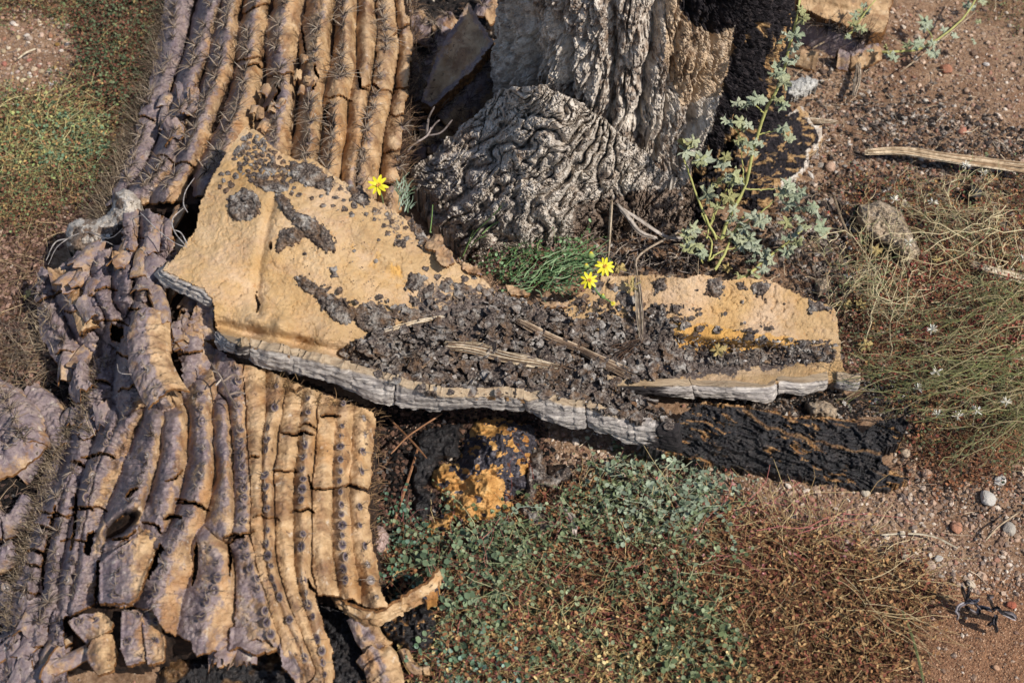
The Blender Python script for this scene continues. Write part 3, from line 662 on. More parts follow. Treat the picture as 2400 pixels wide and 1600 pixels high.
P_soot = [(800, 840), (860, 785), (930, 765), (1010, 745), (1090, 720), (1150, 700), (1230, 715), (1330, 745), (1420, 790), (1520, 730), (1580, 760), (1600, 820), (1700, 828), (1800, 815), (1950, 800), (1965, 850), (1700, 880), (1430, 905), (1570, 1000), (1300, 930), (1080, 915), (900, 875)]
def slab_attr(X, Y, W):
    gold = np.clip(soft(X, Y, [(1560, 745), (1700, 770), (1860, 790), (1900, 830), (1600, 830)], 16, 20) + .42 * soft(X, Y, [(800, 560), (880, 570), (1010, 680), (960, 700), (860, 640)], 30, 22), 0, 1)
    soot = np.clip(.8 * soft(X, Y, P_soot, 30, 26) + .55 * soft(X, Y, [(1000, 650), (1190, 680), (1400, 760), (1300, 840), (1100, 800), (960, 740)], 30, 24) + .45 * soft(X, Y, [(690, 360), (760, 380), (1000, 520), (1030, 600), (940, 560), (800, 450), (650, 440)], 16, 20), 0, .95)
    return dict(gold=gold, soot=soot, rim=np.clip(1.1 - dseg(X, Y, RIM) / 13, 0, 1))
flesh = sheet('inner_flesh', P_slab, z_slab, M_tan, slab, 2.3, (4, 9), slab_disp, .008, slab_attr,
      holes=lambda X, Y, W: (np.abs(X - 603 - 3 * np.sin(Y / 7)) < 3.2 - np.abs(Y - 712) / 9) | ((np.hypot((X - 634), (Y - 575) / 3) < 3.0)))
def zS(X, Y): return z_slab(X, Y) + slab_disp(np.asarray(X, float), np.asarray(Y, float), None)

# the grey broken edge (blocks between the joints)
U1 = [(378, 634), (430, 655), (474, 676), (500, 700)]; B1 = [(356, 646), (405, 682), (450, 700), (492, 725)]
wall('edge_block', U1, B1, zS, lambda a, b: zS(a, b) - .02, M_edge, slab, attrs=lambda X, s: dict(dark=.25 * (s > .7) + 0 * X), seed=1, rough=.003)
U2 = [(505, 770), (540, 801), (562, 812), (597, 814), (669, 829), (800, 862), (873, 879), (938, 902), (1014, 921), (1083, 928), (1175, 928), (1240, 938), (1270, 928), (1309, 944), (1374, 955), (1427, 974), (1489, 986), (1550, 1004), (1590, 1012)]
B2 = [(500, 800), (535, 828), (562, 838), (612, 858), (680, 874), (800, 908), (876, 944), (934, 956), (1014, 962), (1106, 957), (1180, 962), (1250, 968), (1274, 986), (1340, 1004), (1412, 1016), (1460, 1032), (1508, 1047), (1560, 1058), (1600, 1066)]
zdrop = lambda a, b: np.interp(a, [500, 620, 800, 940, 1083, 1270, 1427, 1573, 1660], [.160, .150, .128, .112, .098, .078, .055, .034, .018])
cuts = [0, .052, .085, .395, .665, .80, 1]
for k, (a, b) in enumerate(zip(cuts[:-1], cuts[1:])):
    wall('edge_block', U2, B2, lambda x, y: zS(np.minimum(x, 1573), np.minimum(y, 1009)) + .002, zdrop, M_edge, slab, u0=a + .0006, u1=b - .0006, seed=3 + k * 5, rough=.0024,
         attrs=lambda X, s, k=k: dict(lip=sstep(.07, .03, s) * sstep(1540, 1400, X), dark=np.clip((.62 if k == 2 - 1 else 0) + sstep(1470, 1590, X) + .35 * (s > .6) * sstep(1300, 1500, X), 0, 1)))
U3 = [(1425, 902), (1500, 903), (1600, 903), (1715, 904), (1800, 904), (1826, 892), (1880, 894), (1944, 890), (2018, 895)]
B3 = [(1440, 916), (1500, 928), (1600, 933), (1715, 936), (1800, 942), (1832, 925), (1880, 926), (1950, 914), (2010, 918)]
for k, (a, b) in enumerate([(0, .33), (.33, .672), (.676, .875), (.905, 1)]):
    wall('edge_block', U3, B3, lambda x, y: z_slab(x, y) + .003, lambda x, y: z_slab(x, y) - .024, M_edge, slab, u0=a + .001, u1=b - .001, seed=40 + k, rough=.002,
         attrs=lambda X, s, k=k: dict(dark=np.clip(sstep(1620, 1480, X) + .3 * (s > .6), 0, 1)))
# small plate standing at the left gap
sheet('torn_strip', [(470, 690), (503, 706), (508, 730), (498, 765), (516, 795), (470, 800), (440, 760), (452, 725)], lambda X, Y: .150 + 0 * X - (Y - 740) * .0003, M_hide, slab, 2.4, (3, 10),
      lambda X, Y, W: .008 * (ridged(X / 30, Y / 16, 3) - .5), .02, lambda X, Y, W: dict(grey=np.full(X.shape, .5)))

# burnt outer bark, lying tilted in front of the slab's right end
P_blk = [(1530, 998), (1575, 1000), (1600, 965), (1650, 940), (1700, 943), (1750, 950), (1806, 963), (1868, 974), (1940, 976), (2005, 982), (2021, 1012), (2051, 993), (2075, 980), (2109, 974), (2131, 990), (2110, 1035), (2070, 1058), (2064, 1078), (2090, 1100), (2137, 1122), (2132, 1132), (2080, 1132), (2104, 1148), (2021, 1145), (1944, 1141), (1868, 1118), (1753, 1103), (1657, 1088), (1590, 1066), (1530, 1054), (1500, 1044), (1520, 1024)]
z_blk = tps([(1525, 998, .074), (1520, 1046, .050), (1585, 990, .066), (1650, 940, .070), (1806, 963, .055), (2005, 982, .045), (2109, 974, .055), (2131, 990, .05), (1590, 1066, .028), (1753, 1103, .008), (1944, 1141, .006), (2104, 1148, .008), (2137, 1124, .012), (1700, 1020, .056), (1850, 1040, .045), (1980, 1060, .034), (2060, 1020, .045)])
def blk_disp(X, Y, W):
    wx = 26 * (fbm(X / 60, Y / 60, 3) - .5); c, s = math.cos(.32), math.sin(.32); p = X * c + Y * s; q = -X * s + Y * c + wx
    return .012 * (ridged(p / 85, q / 18, 4) - .5) + .006 * (ridged(p / 26, q / 8, 3) - .5) - .004 * crk(p / 30, q / 9, .25) + .002 * (fbm(X / 5, Y / 5, 2) - .5) + .005 * (fbm(X / 30, Y / 30, 3) - .5)
def blk_attr(X, Y, W):
    wx = 26 * (fbm(X / 60, Y / 60, 3) - .5); c, s = math.cos(.32), math.sin(.32); p = X * c + Y * s; q = -X * s + Y * c + wx
    n = fbm(p / 30, q / 5.5, 4); n2_ = fbm(p / 100 + 7, q / 60, 2)
    top = [(1640, 942), (1760, 952), (1868, 976), (1940, 978), (2010, 986)]
    raw = sstep(.64, .68, n) * sstep(.46, .58, n2_) * .8 + sstep(6, 2, dseg(X, Y, top)) * .8 + sstep(5, 1.5, dseg(X + 14 * (fbm(X / 30, Y / 30, 3) - .5), Y + 14 * (fbm(X / 26 + 5, Y / 26, 3) - .5), [(1740, 960), (1800, 1000), (1900, 1030), (2000, 1055), (2065, 1060)])) * .45
    return dict(raw=np.clip(raw, 0, 1))
burnt = sheet('burnt_bark', P_blk, z_blk, M_black, slab, 2.3, (6, 13), blk_disp, .02, blk_attr)

# ------------------------------------------------------------------ ash crusts on the slab
def crust(poly, h=.005, z=zS, step=2.3, material=M_char, parent=slab, name='ash_crust', jag=(11, 13)):
    P = np.asarray(poly, float)
    def dd(X, Y, W):
        e = dseg(X, Y, list(poly) + [poly[0]])
        return h * sstep(-2, 9, e) * (.7 + .9 * (fbm(X / 22, Y / 22, 3) - .3)) + h * .9 * (ridged(X / 11, Y / 8, 3) - .5) + h * .4 * (n2(X / 3.1, Y / 3.1) - .5)
    return sheet(name, poly, z, material, parent, step, jag, dd, .004)
CR = [[(535, 455), (575, 440), (608, 455), (612, 500), (590, 515), (555, 520), (532, 500)],
      [(638, 450), (665, 452), (700, 495), (735, 508), (772, 540), (788, 570), (775, 592), (745, 582), (715, 550), (690, 530), (655, 492)],
      [(655, 538), (690, 528), (722, 545), (700, 570), (672, 575), (650, 597), (641, 575)],
      [(678, 375), (735, 380), (782, 420), (775, 452), (740, 442), (705, 432), (678, 412)],
      [(812, 428), (848, 438), (872, 470), (850, 488), (824, 470)],
      [(590, 408), (640, 420), (680, 440), (650, 455), (600, 440)],
      [(688, 652), (722, 643), (748, 670), (772, 688), (802, 700), (832, 715), (852, 732), (868, 762), (830, 748), (800, 762), (775, 747), (752, 717), (735, 692), (703, 680)],
      [(822, 722), (868, 700), (922, 728), (932, 760), (900, 792), (860, 782), (832, 762)],
      [(958, 640), (985, 633), (998, 650), (990, 672), (965, 687), (950, 670)],
      [(984, 680), (1010, 660), (1025, 675), (1015, 697), (990, 702)], [(953, 690), (985, 690), (992, 712), (965, 714)],
      [(1028, 655), (1056, 654), (1056, 682), (1040, 690), (1028, 675)], [(1063, 662), (1090, 658), (1112, 675), (1086, 702), (1063, 690)],
      [(1050, 722), (1090, 713), (1098, 742), (1070, 752)], [(1120, 665), (1150, 680), (1160, 700), (1128, 700)], [(1100, 720), (1130, 715), (1128, 760), (1098, 770)],
      [(925, 556), (954, 560), (952, 580), (928, 580)], [(960, 500), (990, 530), (1010, 570), (985, 575), (962, 540)], [(768, 620), (790, 622), (796, 645), (775, 655)],
      [(940, 715), (975, 722), (1010, 735), (1000, 760), (955, 765), (930, 745)], [(1180, 690), (1230, 700), (1260, 730), (1210, 750), (1170, 735)],
      [(1370, 668), (1400, 650), (1420, 668), (1400, 690)], [(1340, 700), (1372, 690), (1382, 710), (1350, 728)], [(1420, 655), (1450, 660), (1448, 680), (1425, 680)],
      [(1450, 680), (1490, 690), (1488, 715), (1465, 722), (1445, 705)], [(1520, 650), (1560, 655), (1570, 680), (1540, 690)], [(1655, 645), (1692, 650), (1697, 690), (1672, 702), (1658, 680)],
      [(1725, 655), (1752, 662), (1752, 682), (1730, 676)], [(1758, 668), (1800, 658), (1808, 672), (1790, 696), (1768, 690)], [(1890, 700), (1920, 706), (1955, 718), (1940, 732), (1900, 730)],
      [(1400, 745), (1440, 735), (1470, 745), (1480, 775), (1440, 790), (1410, 780)], [(1505, 735), (1525, 715), (1560, 722), (1575, 750), (1580, 790), (1600, 830), (1585, 862), (1555, 850), (1540, 810), (1520, 780)],
      [(1395, 690), (1418, 690), (1420, 715), (1400, 715)], [(1566, 712), (1602, 714), (1600, 730), (1570, 732)], [(1430, 700), (1445, 715), (1432, 728), (1420, 715)],
      [(1610, 800), (1640, 820), (1630, 850), (1600, 840)], [(1700, 825), (1760, 818), (1820, 812), (1815, 850), (1760, 862), (1700, 858)], [(1840, 812), (1950, 808), (1960, 845), (1880, 850), (1840, 840)], [(1655, 832), (1695, 822), (1700, 860), (1660, 866)]]
for c in CR: crust(c, .0055 if len(c) > 5 else .004)
# big ashy mass over the middle
def ash_h(X, Y, W): return fbm(X / 34 + 3, Y / 22, 4) > .495
P_ash = [(795, 850), (805, 812), (850, 790), (930, 770), (1010, 758), (1100, 772), (1160, 722), (1240, 712), (1330, 735), (1400, 755), (1500, 770), (1560, 850), (1600, 862), (1700, 860), (1440, 898), (1500, 935), (1575, 965), (1590, 1005), (1489, 982), (1420, 968), (1374, 951), (1280, 928), (1180, 925), (1083, 925), (1014, 918), (938, 898), (873, 874), (820, 860)]
def ash_d(X, Y, W):
    w1 = 14 * (fbm(X / 26, Y / 26, 3) - .5)
    return .005 + .016 * (ridged((X + w1) / 52, (Y - w1) / 22, 4) - .35) + .006 * (ridged((X - w1) / 15, Y / 9, 3) - .5) + .004 * crk((X + w1) / 22, Y / 14, .3)
tag(sheet('ash_mass', P_ash, zS, M_char, slab, 2.3, (12, 18), ash_d, .008, None, lambda X, Y, W: ash_h(X, Y, W)), kind='stuff')
def flake(px, py, r, h=.0028, z=zS, parent=slab, name='char_flake', material=M_char):
    k = 11; th = np.linspace(0, 2 * math.pi, k, endpoint=False) + rng.random(k) * .35; rr = r * (.62 + .62 * rng.random(k)); asp = .65 + .5 * rng.random()
    V = [at(px, py, z(px, py) + h * (1 + .4 * rng.random()))]
    for f, hh in ((.5, 1), (.88, .8), (1.0, -.35)):
        X = px + rr * f * np.cos(th); Y = py + rr * f * np.sin(th) * asp
        V += list(at(X, Y, z(X, Y) + hh * h * (.75 + .5 * rng.random(k) if hh > 0 else 1)))
    T = [(0, 1 + (i + 1) % k, 1 + i) for i in range(k)]; Q = [(1 + a * k + i, 1 + a * k + (i + 1) % k, 1 + (a + 1) * k + (i + 1) % k, 1 + (a + 1) * k + i) for a in (0, 1) for i in range(k)]
    return mesh_obj(name, np.array(V), [np.array(T), np.array(Q)], material, parent, smooth=False)
def poisson(poly, d, n, dens=None):
    c = scatter(poly, n * 12, dens); out = []
    for p in c:
        if len(out) >= n: break
        if all((p[0] - q[0]) ** 2 + (p[1] - q[1]) ** 2 > d * d for q in out): out.append(p)
    return out
for poly, d, n, r in [([(578, 312), (605, 318), (665, 378), (672, 430), (600, 430), (560, 405), (548, 370)], 10.2, 150, 7.2), ([(520, 400), (560, 410), (540, 450), (505, 440)], 14, 10, 7), ([(690, 420), (800, 440), (880, 480), (990, 560), (930, 560), (800, 490), (700, 480)], 19, 28, 7),
                     ([(950, 620), (1130, 650), (1190, 700), (1250, 740), (1100, 790), (1000, 720)], 22, 44, 9), ([(1340, 700), (1500, 660), (1500, 740), (1420, 790), (1360, 760)], 24, 22, 9), ([(700, 590), (900, 560), (950, 640), (760, 650)], 50, 6, 6), ([(1600, 660), (1900, 700), (1900, 740), (1620, 690)], 55, 9, 5), ([(640, 380), (690, 390), (700, 460), (640, 440)], 13, 18, 6.5)]:
    for p in poisson(poly, d, n): flake(p[0], p[1], r * (.7 + .6 * rng.random()), .0017)

# ------------------------------------------------------------------ ribbed cactus hides
def areole_mesh(kind, seed):
    """felt pad on a low rim; spiny ones carry a fan of thin spines (unit = 1 cm, z out of the skin, x along the rib)"""
    r = np.random.default_rng(seed); a = Acc(); k = 12; th = np.arange(k) * 2 * math.pi / k
    dark = lin('6c6268') if kind != 'ring' else lin('a39890'); rim = lin('b8a48c'); pad = lin('5e545a') if kind != 'ring' else lin('e0d8cc')
    prof = [(0, .30, pad), (.35, .28, pad), (.6, .16, dark), (.78, .20, dark), (1.05, .02, rim), (1.2, -.15, rim)]
    if kind == 'worn': prof = [(0, .1, lin('766c74')), (.4, .08, lin('5c525a')), (.7, .1, lin('6c626a')), (.85, .18, lin('8c8086')), (1.1, .03, rim), (1.25, -.15, rim)]
    V = []; C = []
    for q, h, c in prof:
        w_ = 1 + .14 * (r.random(k) - .5)
        V.append(np.stack([q * .55 * np.cos(th) * w_, q * .42 * np.sin(th) * w_, np.full(k, h * .16) + .03 * r.random(k)], -1)); C.append(np.repeat(c[None], k, 0))
    a.add(np.vstack(V), np.concatenate([gridfaces(len(prof), k, True)]), np.vstack(C))
    n = dict(spiny=26, worn=5, ring=6, bare=0)[kind]
    if n:
        an = r.random(n) * 2 * math.pi; tilt = np.where(r.random(n) < .3, r.random(n) * .5, .9 + .6 * r.random(n)); L = (1.1 + 1.9 * r.random(n) ** 1.5) * (1 if kind == 'spiny' else .7)
        d = np.stack([np.sin(tilt) * np.cos(an), np.sin(tilt) * np.sin(an), np.cos(tilt)], -1)
        t = np.linspace(0, 1, 4)[None, :, None]; bend = np.array([0, 0, -.25]) * t ** 2 * L[:, None, None]
        P = d[:, None] * L[:, None, None] * t + bend + np.array([0, 0, .05])
        tubes(P, np.linspace(.062, .02, 4)[None].repeat(n, 0), pick(['8c745c', '6a5746', 'b8a488', '4c3e36', 'd0c0a4'], n), a)
    return a.build('areole', M_areole, smooth=False, link=False)
AREO = {k: [areole_mesh(k, s + i * 10) for i, s in enumerate(range(4))] for k in ('spiny', 'worn', 'ring', 'bare')}

NSEG = [0]
def rib(parent, pts, w, zf, h=.023, breaks=(), sp=24, ao=0.0, kind='spiny', grey=.4, seed=0, pw=2.0, tip=.0, name='rib', asz=1.0, jag=.008, lip=.0035, thick=.004, start=0, skip=.04, wr=1.0, zoff=0.0):
    """one pleat of the hide along photo points, broken into segments; areoles are sub-parts of the segment they sit on"""
    P = np.array([(p[0], p[1], (p[2] if len(p) > 2 else w)) for p in pts], float)
    S = spline(P, 600); C = at(S[:, 0], S[:, 1], zf(S[:, 0], S[:, 1]) + zoff)
    arc = np.concatenate([[0], np.cumsum(np.linalg.norm(np.diff(C, axis=0), axis=1))]); Ltot = arc[-1]
    pxarc = np.concatenate([[0], np.cumsum(np.linalg.norm(np.diff(S[:, :2], axis=0), axis=1))])
    k0 = 5; Cs = C.copy()
    Tn = np.gradient(C, axis=0); Tn /= np.linalg.norm(Tn, axis=1, keepdims=True)
    Sd = np.cross(Tn, [0, 0, 1.0]); Sd /= np.linalg.norm(Sd, axis=1, keepdims=True)
    Sd = np.where(Sd[:, :1] < 0, -Sd, Sd)           # s>0 : to the right in the world
    Nn = np.cross(Sd, Tn); Nn = np.where(Nn[:, 2:] < 0, -Nn, Nn)
    wm = S[:, 2] * .00056
    nA = int(pxarc[-1] / sp); aP = (np.arange(nA) + .5) / nA * pxarc[-1] + rng.normal(0, sp * .07, nA)
    aU = np.interp(aP, pxarc, arc)
    aO = ao + rng.normal(0, .03, nA)
    br = [0] + [b * Ltot for b in breaks] + [Ltot]
    out = []
    for si, (u0, u1) in enumerate(zip(br[:-1], br[1:])):
        g_ = .0012 if len(breaks) else 0
        nu = max(6, int((u1 - u0) / .0014)); nv = max(14, int(wm.mean() * 1.35 / .0014))
        s = np.linspace(-1, 1, nv)[None]; t = np.linspace(0, 1, nu)[:, None]
        so_ = seed * 3.1 + si
        sk = [(n2(np.array(seed * 1.7 + q * 3.3), np.array(.5)) - .5) * .022 * s for q in (si, si + 1)]; E = [(fbm(s * 2.6 + seed * 2.1 + q * 7.7, s * 0, 4) - .5) * jag * 2 + sk[q - si] * (0 < q < len(br) - 1 or 0) for q in (si, si + 1)]; e0, e1 = E
        U = (u0 + g_ + (e0 + .001 * n2(s * 5 + si, s * 0) if si else e0 * .3)) * (1 - t) + (u1 - g_ + e1) * t
        U = np.clip(U, 0, Ltot)
        def I(A): return np.stack([np.interp(U, arc, A[:, k]) for k in range(A.shape[1])], -1)
        c = I(C); sd = I(Sd); nn = I(Nn); W_ = np.interp(U, arc, wm)
        s2 = np.broadcast_to(s, U.shape)
        off = s2 * W_ * .5 * 1.22
        # asymmetric pleat profile
        pr = 1 - np.abs(s2) ** pw
        hl = h * (1 + .25 * (fbm(U * 30 + seed, s2 * 0, 2) - .5))
        z = -hl * 1.15 * (1 - pr)
        X = c[..., 0]; Y = c[..., 1]
        f1, f2, idw = worley(U * 75 / 1.6 + seed * 3, s2 * 1.1 + seed, 4)
        z = z + wr * (.0055 * (fbm(U * 36 + seed * 7, s2 * 1.6 + seed, 3) - .5) + .0035 * (fbm(U * 140 + seed, s2 * 1.6, 3) - .5) + .0022 * (ridged(U * 95 + seed + .5 * s2, s2 * .8, 2) - .5) + .002 * (fbm(U * 300, s2 * 9, 3) - .5))
        z = z - .0015 * np.exp(-((f2 - f1) / .06) ** 2)
        off = off + W_ * .16 * (fbm(U * 22 + seed * 5, s2 * .5, 3) - .5)
        for au, ao_ in zip(aU, aO):
            if u0 - .02 < au < u1 + .02:
                q = np.exp(-(((U - au) / .0065) ** 2 + ((s2 - ao_) * W_ * .5 / .009) ** 2)); z = z + .0036 * q
                z = z - .0016 * np.exp(-(((U - au - .0075) / .0022) ** 2)) * np.exp(-((s2 - ao_) / .5) ** 2)
        # curled broken ends
        d1 = (u1 - U); d0 = (U - u0); lf = .6 + .8 * n2(np.full(U.shape, so_), s2 * 1.5)
        if si < len(br) - 2 or tip: z = z + lip * lf * np.exp(-(d1 / .007))
        if si: z = z - lip * .35 * np.exp(-(d0 / .006))
        V = c + sd * off[..., None] + nn * z[..., None]
        gy_ = np.clip(grey + .30 * np.exp(-((s2 - ao) / .3) ** 2) - .28 * s2 + .35 * (fbm(U * 14 + seed, s2 + 3, 3) - .5), 0, 1)  # purple-grey skin, plus shade painted on the pleat's left flank
        F = gridfaces(nu, nv)
        nrm = np.cross(V[1, nv // 2] - V[0, nv // 2], V[0, nv // 2 + 1] - V[0, nv // 2])
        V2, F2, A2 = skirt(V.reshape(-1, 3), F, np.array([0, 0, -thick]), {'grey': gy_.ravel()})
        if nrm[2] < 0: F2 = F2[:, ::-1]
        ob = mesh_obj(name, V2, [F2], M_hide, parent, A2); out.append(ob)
        # areoles
        for au, ao_ in zip(aU, aO):
            if not (u0 + .006 < au < u1 - .006) or rng.random() < skip or sp > 900: continue
            i = int(np.clip((au - u0) / (u1 - u0) * (nu - 1), 1, nu - 2)); j = int(np.clip((ao_ + 1) / 2 * (nv - 1), 1, nv - 2))
            p = V[i, j]; tx = V[min(i + 2, nu - 1), j] - V[max(i - 2, 0), j]; ty = V[i, min(j + 2, nv - 1)] - V[i, max(j - 2, 0)]
            n = np.cross(tx, ty); n = n / np.linalg.norm(n); n = -n if n[2] < 0 else n
            tx = tx / np.linalg.norm(tx); ty = np.cross(n, tx)
            sc = .01 * asz * (.85 + .35 * rng.random())
            M = Matrix([[*(np.array([tx[q], ty[q], n[q]]) * sc), p[q]] for q in range(3)] + [[0, 0, 0, 1]])
            kk = kind if isinstance(kind, str) else kind[rng.integers(len(kind))]
            o = place('areole', AREO[kk][rng.integers(4)], ob, M)
    return out

def dline(px, py, line):
    """distance, arc position and signed side (px units) relative to a polyline"""
    L = np.asarray(line, float); d = np.full(px.shape, 1e9); t_ = np.zeros(px.shape); sg = np.zeros(px.shape); acc = 0.0
    for a, b in zip(L[:-1], L[1:]):
        v = b - a; l = math.hypot(*v); t = np.clip(((px - a[0]) * v[0] + (py - a[1]) * v[1]) / (l * l + 1e-9), 0, 1)
        dx = px - a[0] - t * v[0]; dy = py - a[1] - t * v[1]; q = np.hypot(dx, dy); m = q < d
        d = np.where(m, q, d); t_ = np.where(m, acc + t * l, t_); sg = np.where(m, -(v[0] * dy - v[1] * dx) / (l + 1e-9), sg); acc += l
    return d, t_, sg

def pleated(parent, crests, zf, poly, cracks=(), holes=(), greyf=None, rough=None, knot=None, step=2.3, seed=0, jag=(6, 14), amp=1.0):
    """one continuous corrugated hide over the photo polygon, split along its valleys into rib objects that carry areoles"""
    P = np.asarray(poly, float); lo = P.min(0) - 10; hi = P.max(0) + 10
    X, Y = np.meshgrid(np.arange(lo[0], hi[0], step), np.arange(lo[1], hi[1], step), indexing='ij')
    sh = X.shape
    wx = 9 * (fbm(X / 60 + seed, Y / 75, 3) - .5) + 4 * (fbm(X / 18 + seed, Y / 22, 2) - .5)
    D = []; Tt = []; Sg = []
    for c in crests:
        L = spline([p[:2] for p in c['pts']], max(8, int(len(c['pts']) * 1.5))); c['L'] = L
        d, t, s_ = dline(X + wx, Y, L); D.append(d); Tt.append(t); Sg.append(s_)
    D = np.stack(D); o = np.argsort(D, 0)[:2]; i1 = o[0]; d1 = np.take_along_axis(D, o[:1], 0)[0]; d2 = np.take_along_axis(D, o[1:2], 0)[0]
    t1 = np.take_along_axis(np.stack(Tt), o[:1], 0)[0]; s1 = np.take_along_axis(np.stack(Sg), o[:1], 0)[0]
    d2 = np.minimum(d2, np.maximum(70 - d1 * .0, d1))
    p = d1 / (d1 + d2 + 1e-6); H = np.array([c.get('h', .024) for c in crests])[i1]; G0 = np.array([c.get('grey', .4) for c in crests])[i1]
    H = H * sstep(0, 1, .35 + .9 * fbm(X / 130 + seed, Y / 90, 2)) * np.clip((d1 + d2) / 52, .35, 1.25)
    R_ = rough(X, Y) if rough else 1.0
    pe = 1.9 - .5 * sstep(560, 680, X) * (Y > 800); z = -H * (2 * p) ** pe + .0022 * np.exp(-((1 - 2 * p) * 30) ** 2 / 30) * 0
    sd = i1 * 13.7 + seed
    ts = t1; cs = s1
    z = z + amp * R_ * (.0058 * (fbm(ts / 34 + sd, cs / 38, 3) - .5) + .0030 * (ridged(ts / 17 + sd + cs / 80, cs / 44, 3) - .5) + .0022 * (ridged(ts / 6.5 + sd + cs / 30, cs / 26 + .3 * np.sin(ts / 20), 2) - .5) + .0012 * (fbm(X / 5, Y / 5, 2) - .5) - .0016 * crk(ts / 30 + sd, cs / 30, .10) - .0010 * crk(ts / 9 + sd, cs / 24, .14))
    z = z + amp * (R_ - 1) * .007 * (ridged(X / 46, Y / 30, 3) - .5) + .006 * (fbm(X / 90 + 3, Y / 60 + seed, 2) - .5)
    # break lines: automatic transverse ones plus traced ones
    M = inpoly(X + (fbm(X / jag[1], Y / jag[1], 3) - .5) * 2 * jag[0], Y + (fbm(X / jag[1] + 50, Y / jag[1] + 9, 3) - .5) * 2 * jag[0], poly)
    r = np.random.default_rng(seed + 5); CK = [(list(c), w, l) for c, w, l in cracks]
    for c in crests:
        S = spline([q[:2] for q in c['pts']], 200)
        for b in c.get('breaks', ()):
            if r.random() < .38: continue
            k = int(b * 199); q = S[k]; v = S[min(k + 2, 199)] - S[max(k - 2, 0)]; v = v / (np.linalg.norm(v) + 1e-9); n_ = np.array([-v[1], v[0]]); n_ = n_ if n_[0] > 0 else -n_
            w = c.get('w', 60) * (.35 + .25 * r.random()); k0 = r.normal(0, .25)
            CK.append(([tuple(q + n_ * f * w + v * (f * w * k0 + r.normal(0, 3.5) - 6 * (1 - f * f))) for f in (-1, -.5, 0, .45, 1)], 1.0 + 2.4 * r.random() ** 2, .3 + 1.2 * r.random()))
    hole = np.zeros(sh, bool); knothole = np.zeros(sh, bool); lipc = np.zeros(sh)
    jx = 5 * (fbm(X / 9, Y / 9, 2) - .5); jy = 5 * (fbm(X / 9 + 20, Y / 9 + 5, 2) - .5)
    for L, w, lp in CK:
        A = np.array(L, float); b0 = A.min(0) - 40; b1 = A.max(0) + 40
        a0, a1 = np.clip(((np.array([b0[0], b1[0]]) - lo[0]) / step).astype(int), 0, sh[0]); c0, c1 = np.clip(((np.array([b0[1], b1[1]]) - lo[1]) / step).astype(int), 0, sh[1])
        if a1 <= a0 or c1 <= c0: continue
        sl = (slice(a0, a1), slice(c0, c1)); d, t, s_ = dline(X[sl] + jx[sl], Y[sl] + jy[sl], L); ln = np.linalg.norm(np.diff(A, axis=0), axis=1).sum()
        tp = np.clip(4 * (t / ln) * (1 - t / ln), 0, 1) ** .5
        hole[sl] |= d < w * tp
        up = s_ * np.sign(A[-1, 0] - A[0, 0] + 1e-6)
        z[sl] += lp * .0062 * np.exp(-np.maximum(d - w, 0) / 8) * (up > 0) * tp - lp * .003 * np.exp(-d / 9) * (up <= 0) * tp
        lipc[sl] = np.maximum(lipc[sl], np.exp(-np.maximum(d - w * tp, 0) / 1.6) * (d < 12) * tp * .9)
    for h_ in holes: hole |= inpoly(X + jx * 2, Y + jy * 2, h_)
    char = np.zeros(sh)
    if knot:
        kx, ky, ka, kb, kr = knot; u = (X - kx) * math.cos(kr) + (Y - ky) * math.sin(kr); v = -(X - kx) * math.sin(kr) + (Y - ky) * math.cos(kr)
        q = np.sqrt((u / ka) ** 2 + (v / kb) ** 2) * (1 + .25 * (fbm(X / 16, Y / 16, 3) - .5))
        z = z + .010 * np.exp(-((q - 1.25) / .3) ** 2) - .045 * sstep(1.1, .45, q) + .004 * ridged(q * 3, np.arctan2(v, u) * 2, 3) * (q < 1.5)
        char = sstep(1.0, .7, q) * .95; hole |= q < .62  # darkening painted inside the knothole as its shade
    # areole mounds
    AR = []
    for ci, c in enumerate(crests):
        if c.get('sp', 25) > 900: continue
        S = spline([q_[:2] for q_ in c['pts']], 500); arc = np.concatenate([[0], np.cumsum(np.linalg.norm(np.diff(S, axis=0), axis=1))])
        t = c.get('sp', 25) * .6
        while t < arc[-1] - 8:
            k = np.interp(t, arc, np.arange(500)); q = S[int(k)]; v = S[min(int(k) + 3, 499)] - S[max(int(k) - 3, 0)]; v = v / (np.linalg.norm(v) + 1e-9); n_ = np.array([-v[1], v[0]]); n_ = n_ if n_[0] > 0 else -n_
            q = q + n_ * (c.get('ao', 0) * 18 + r.normal(0, 2.2)); t += c.get('sp', 25) * (.82 + .36 * r.random())
            if r.random() < c.get('skip', .12): continue
            i = int((q[0] - lo[0]) / step); j = int((q[1] - lo[1]) / step)
            if not (8 < i < sh[0] - 8 and 8 < j < sh[1] - 8) or not M[i, j] or hole[i - 3:i + 4, j - 3:j + 4].any(): continue
            q[0] -= 0; sl = (slice(i - 8, i + 9), slice(j - 8, j + 9)); rr = np.hypot(X[sl] - q[0], (Y[sl] - q[1]) * 1.1)
            z[sl] += .0036 * amp * np.exp(-(rr / 12) ** 2) - .0012 * np.exp(-((rr - 13) / 2.6) ** 2) * (Y[sl] > q[1])
            AR.append((ci, i, j, v))
    Z = zf(X, Y) + z; W = at(X, Y, Z)
    gr = np.clip(G0 + .22 * np.exp(-(s1 / 13) ** 2) - .16 * np.clip(s1 / 25, -1, 1) + .45 * (fbm(X / 40, Y / 46, 3) - .5) + (greyf(X, Y) if greyf else 0), 0, 1)  # own grey tone, plus shade coloured into flanks turned from the sun
    M &= ~hole
    nu, nv = sh; F = gridfaces(nu, nv); F = F[M.ravel()[F].all(1)]; own = i1.ravel()[F[:, 0]]
    V = W.reshape(-1, 3); objs = {}
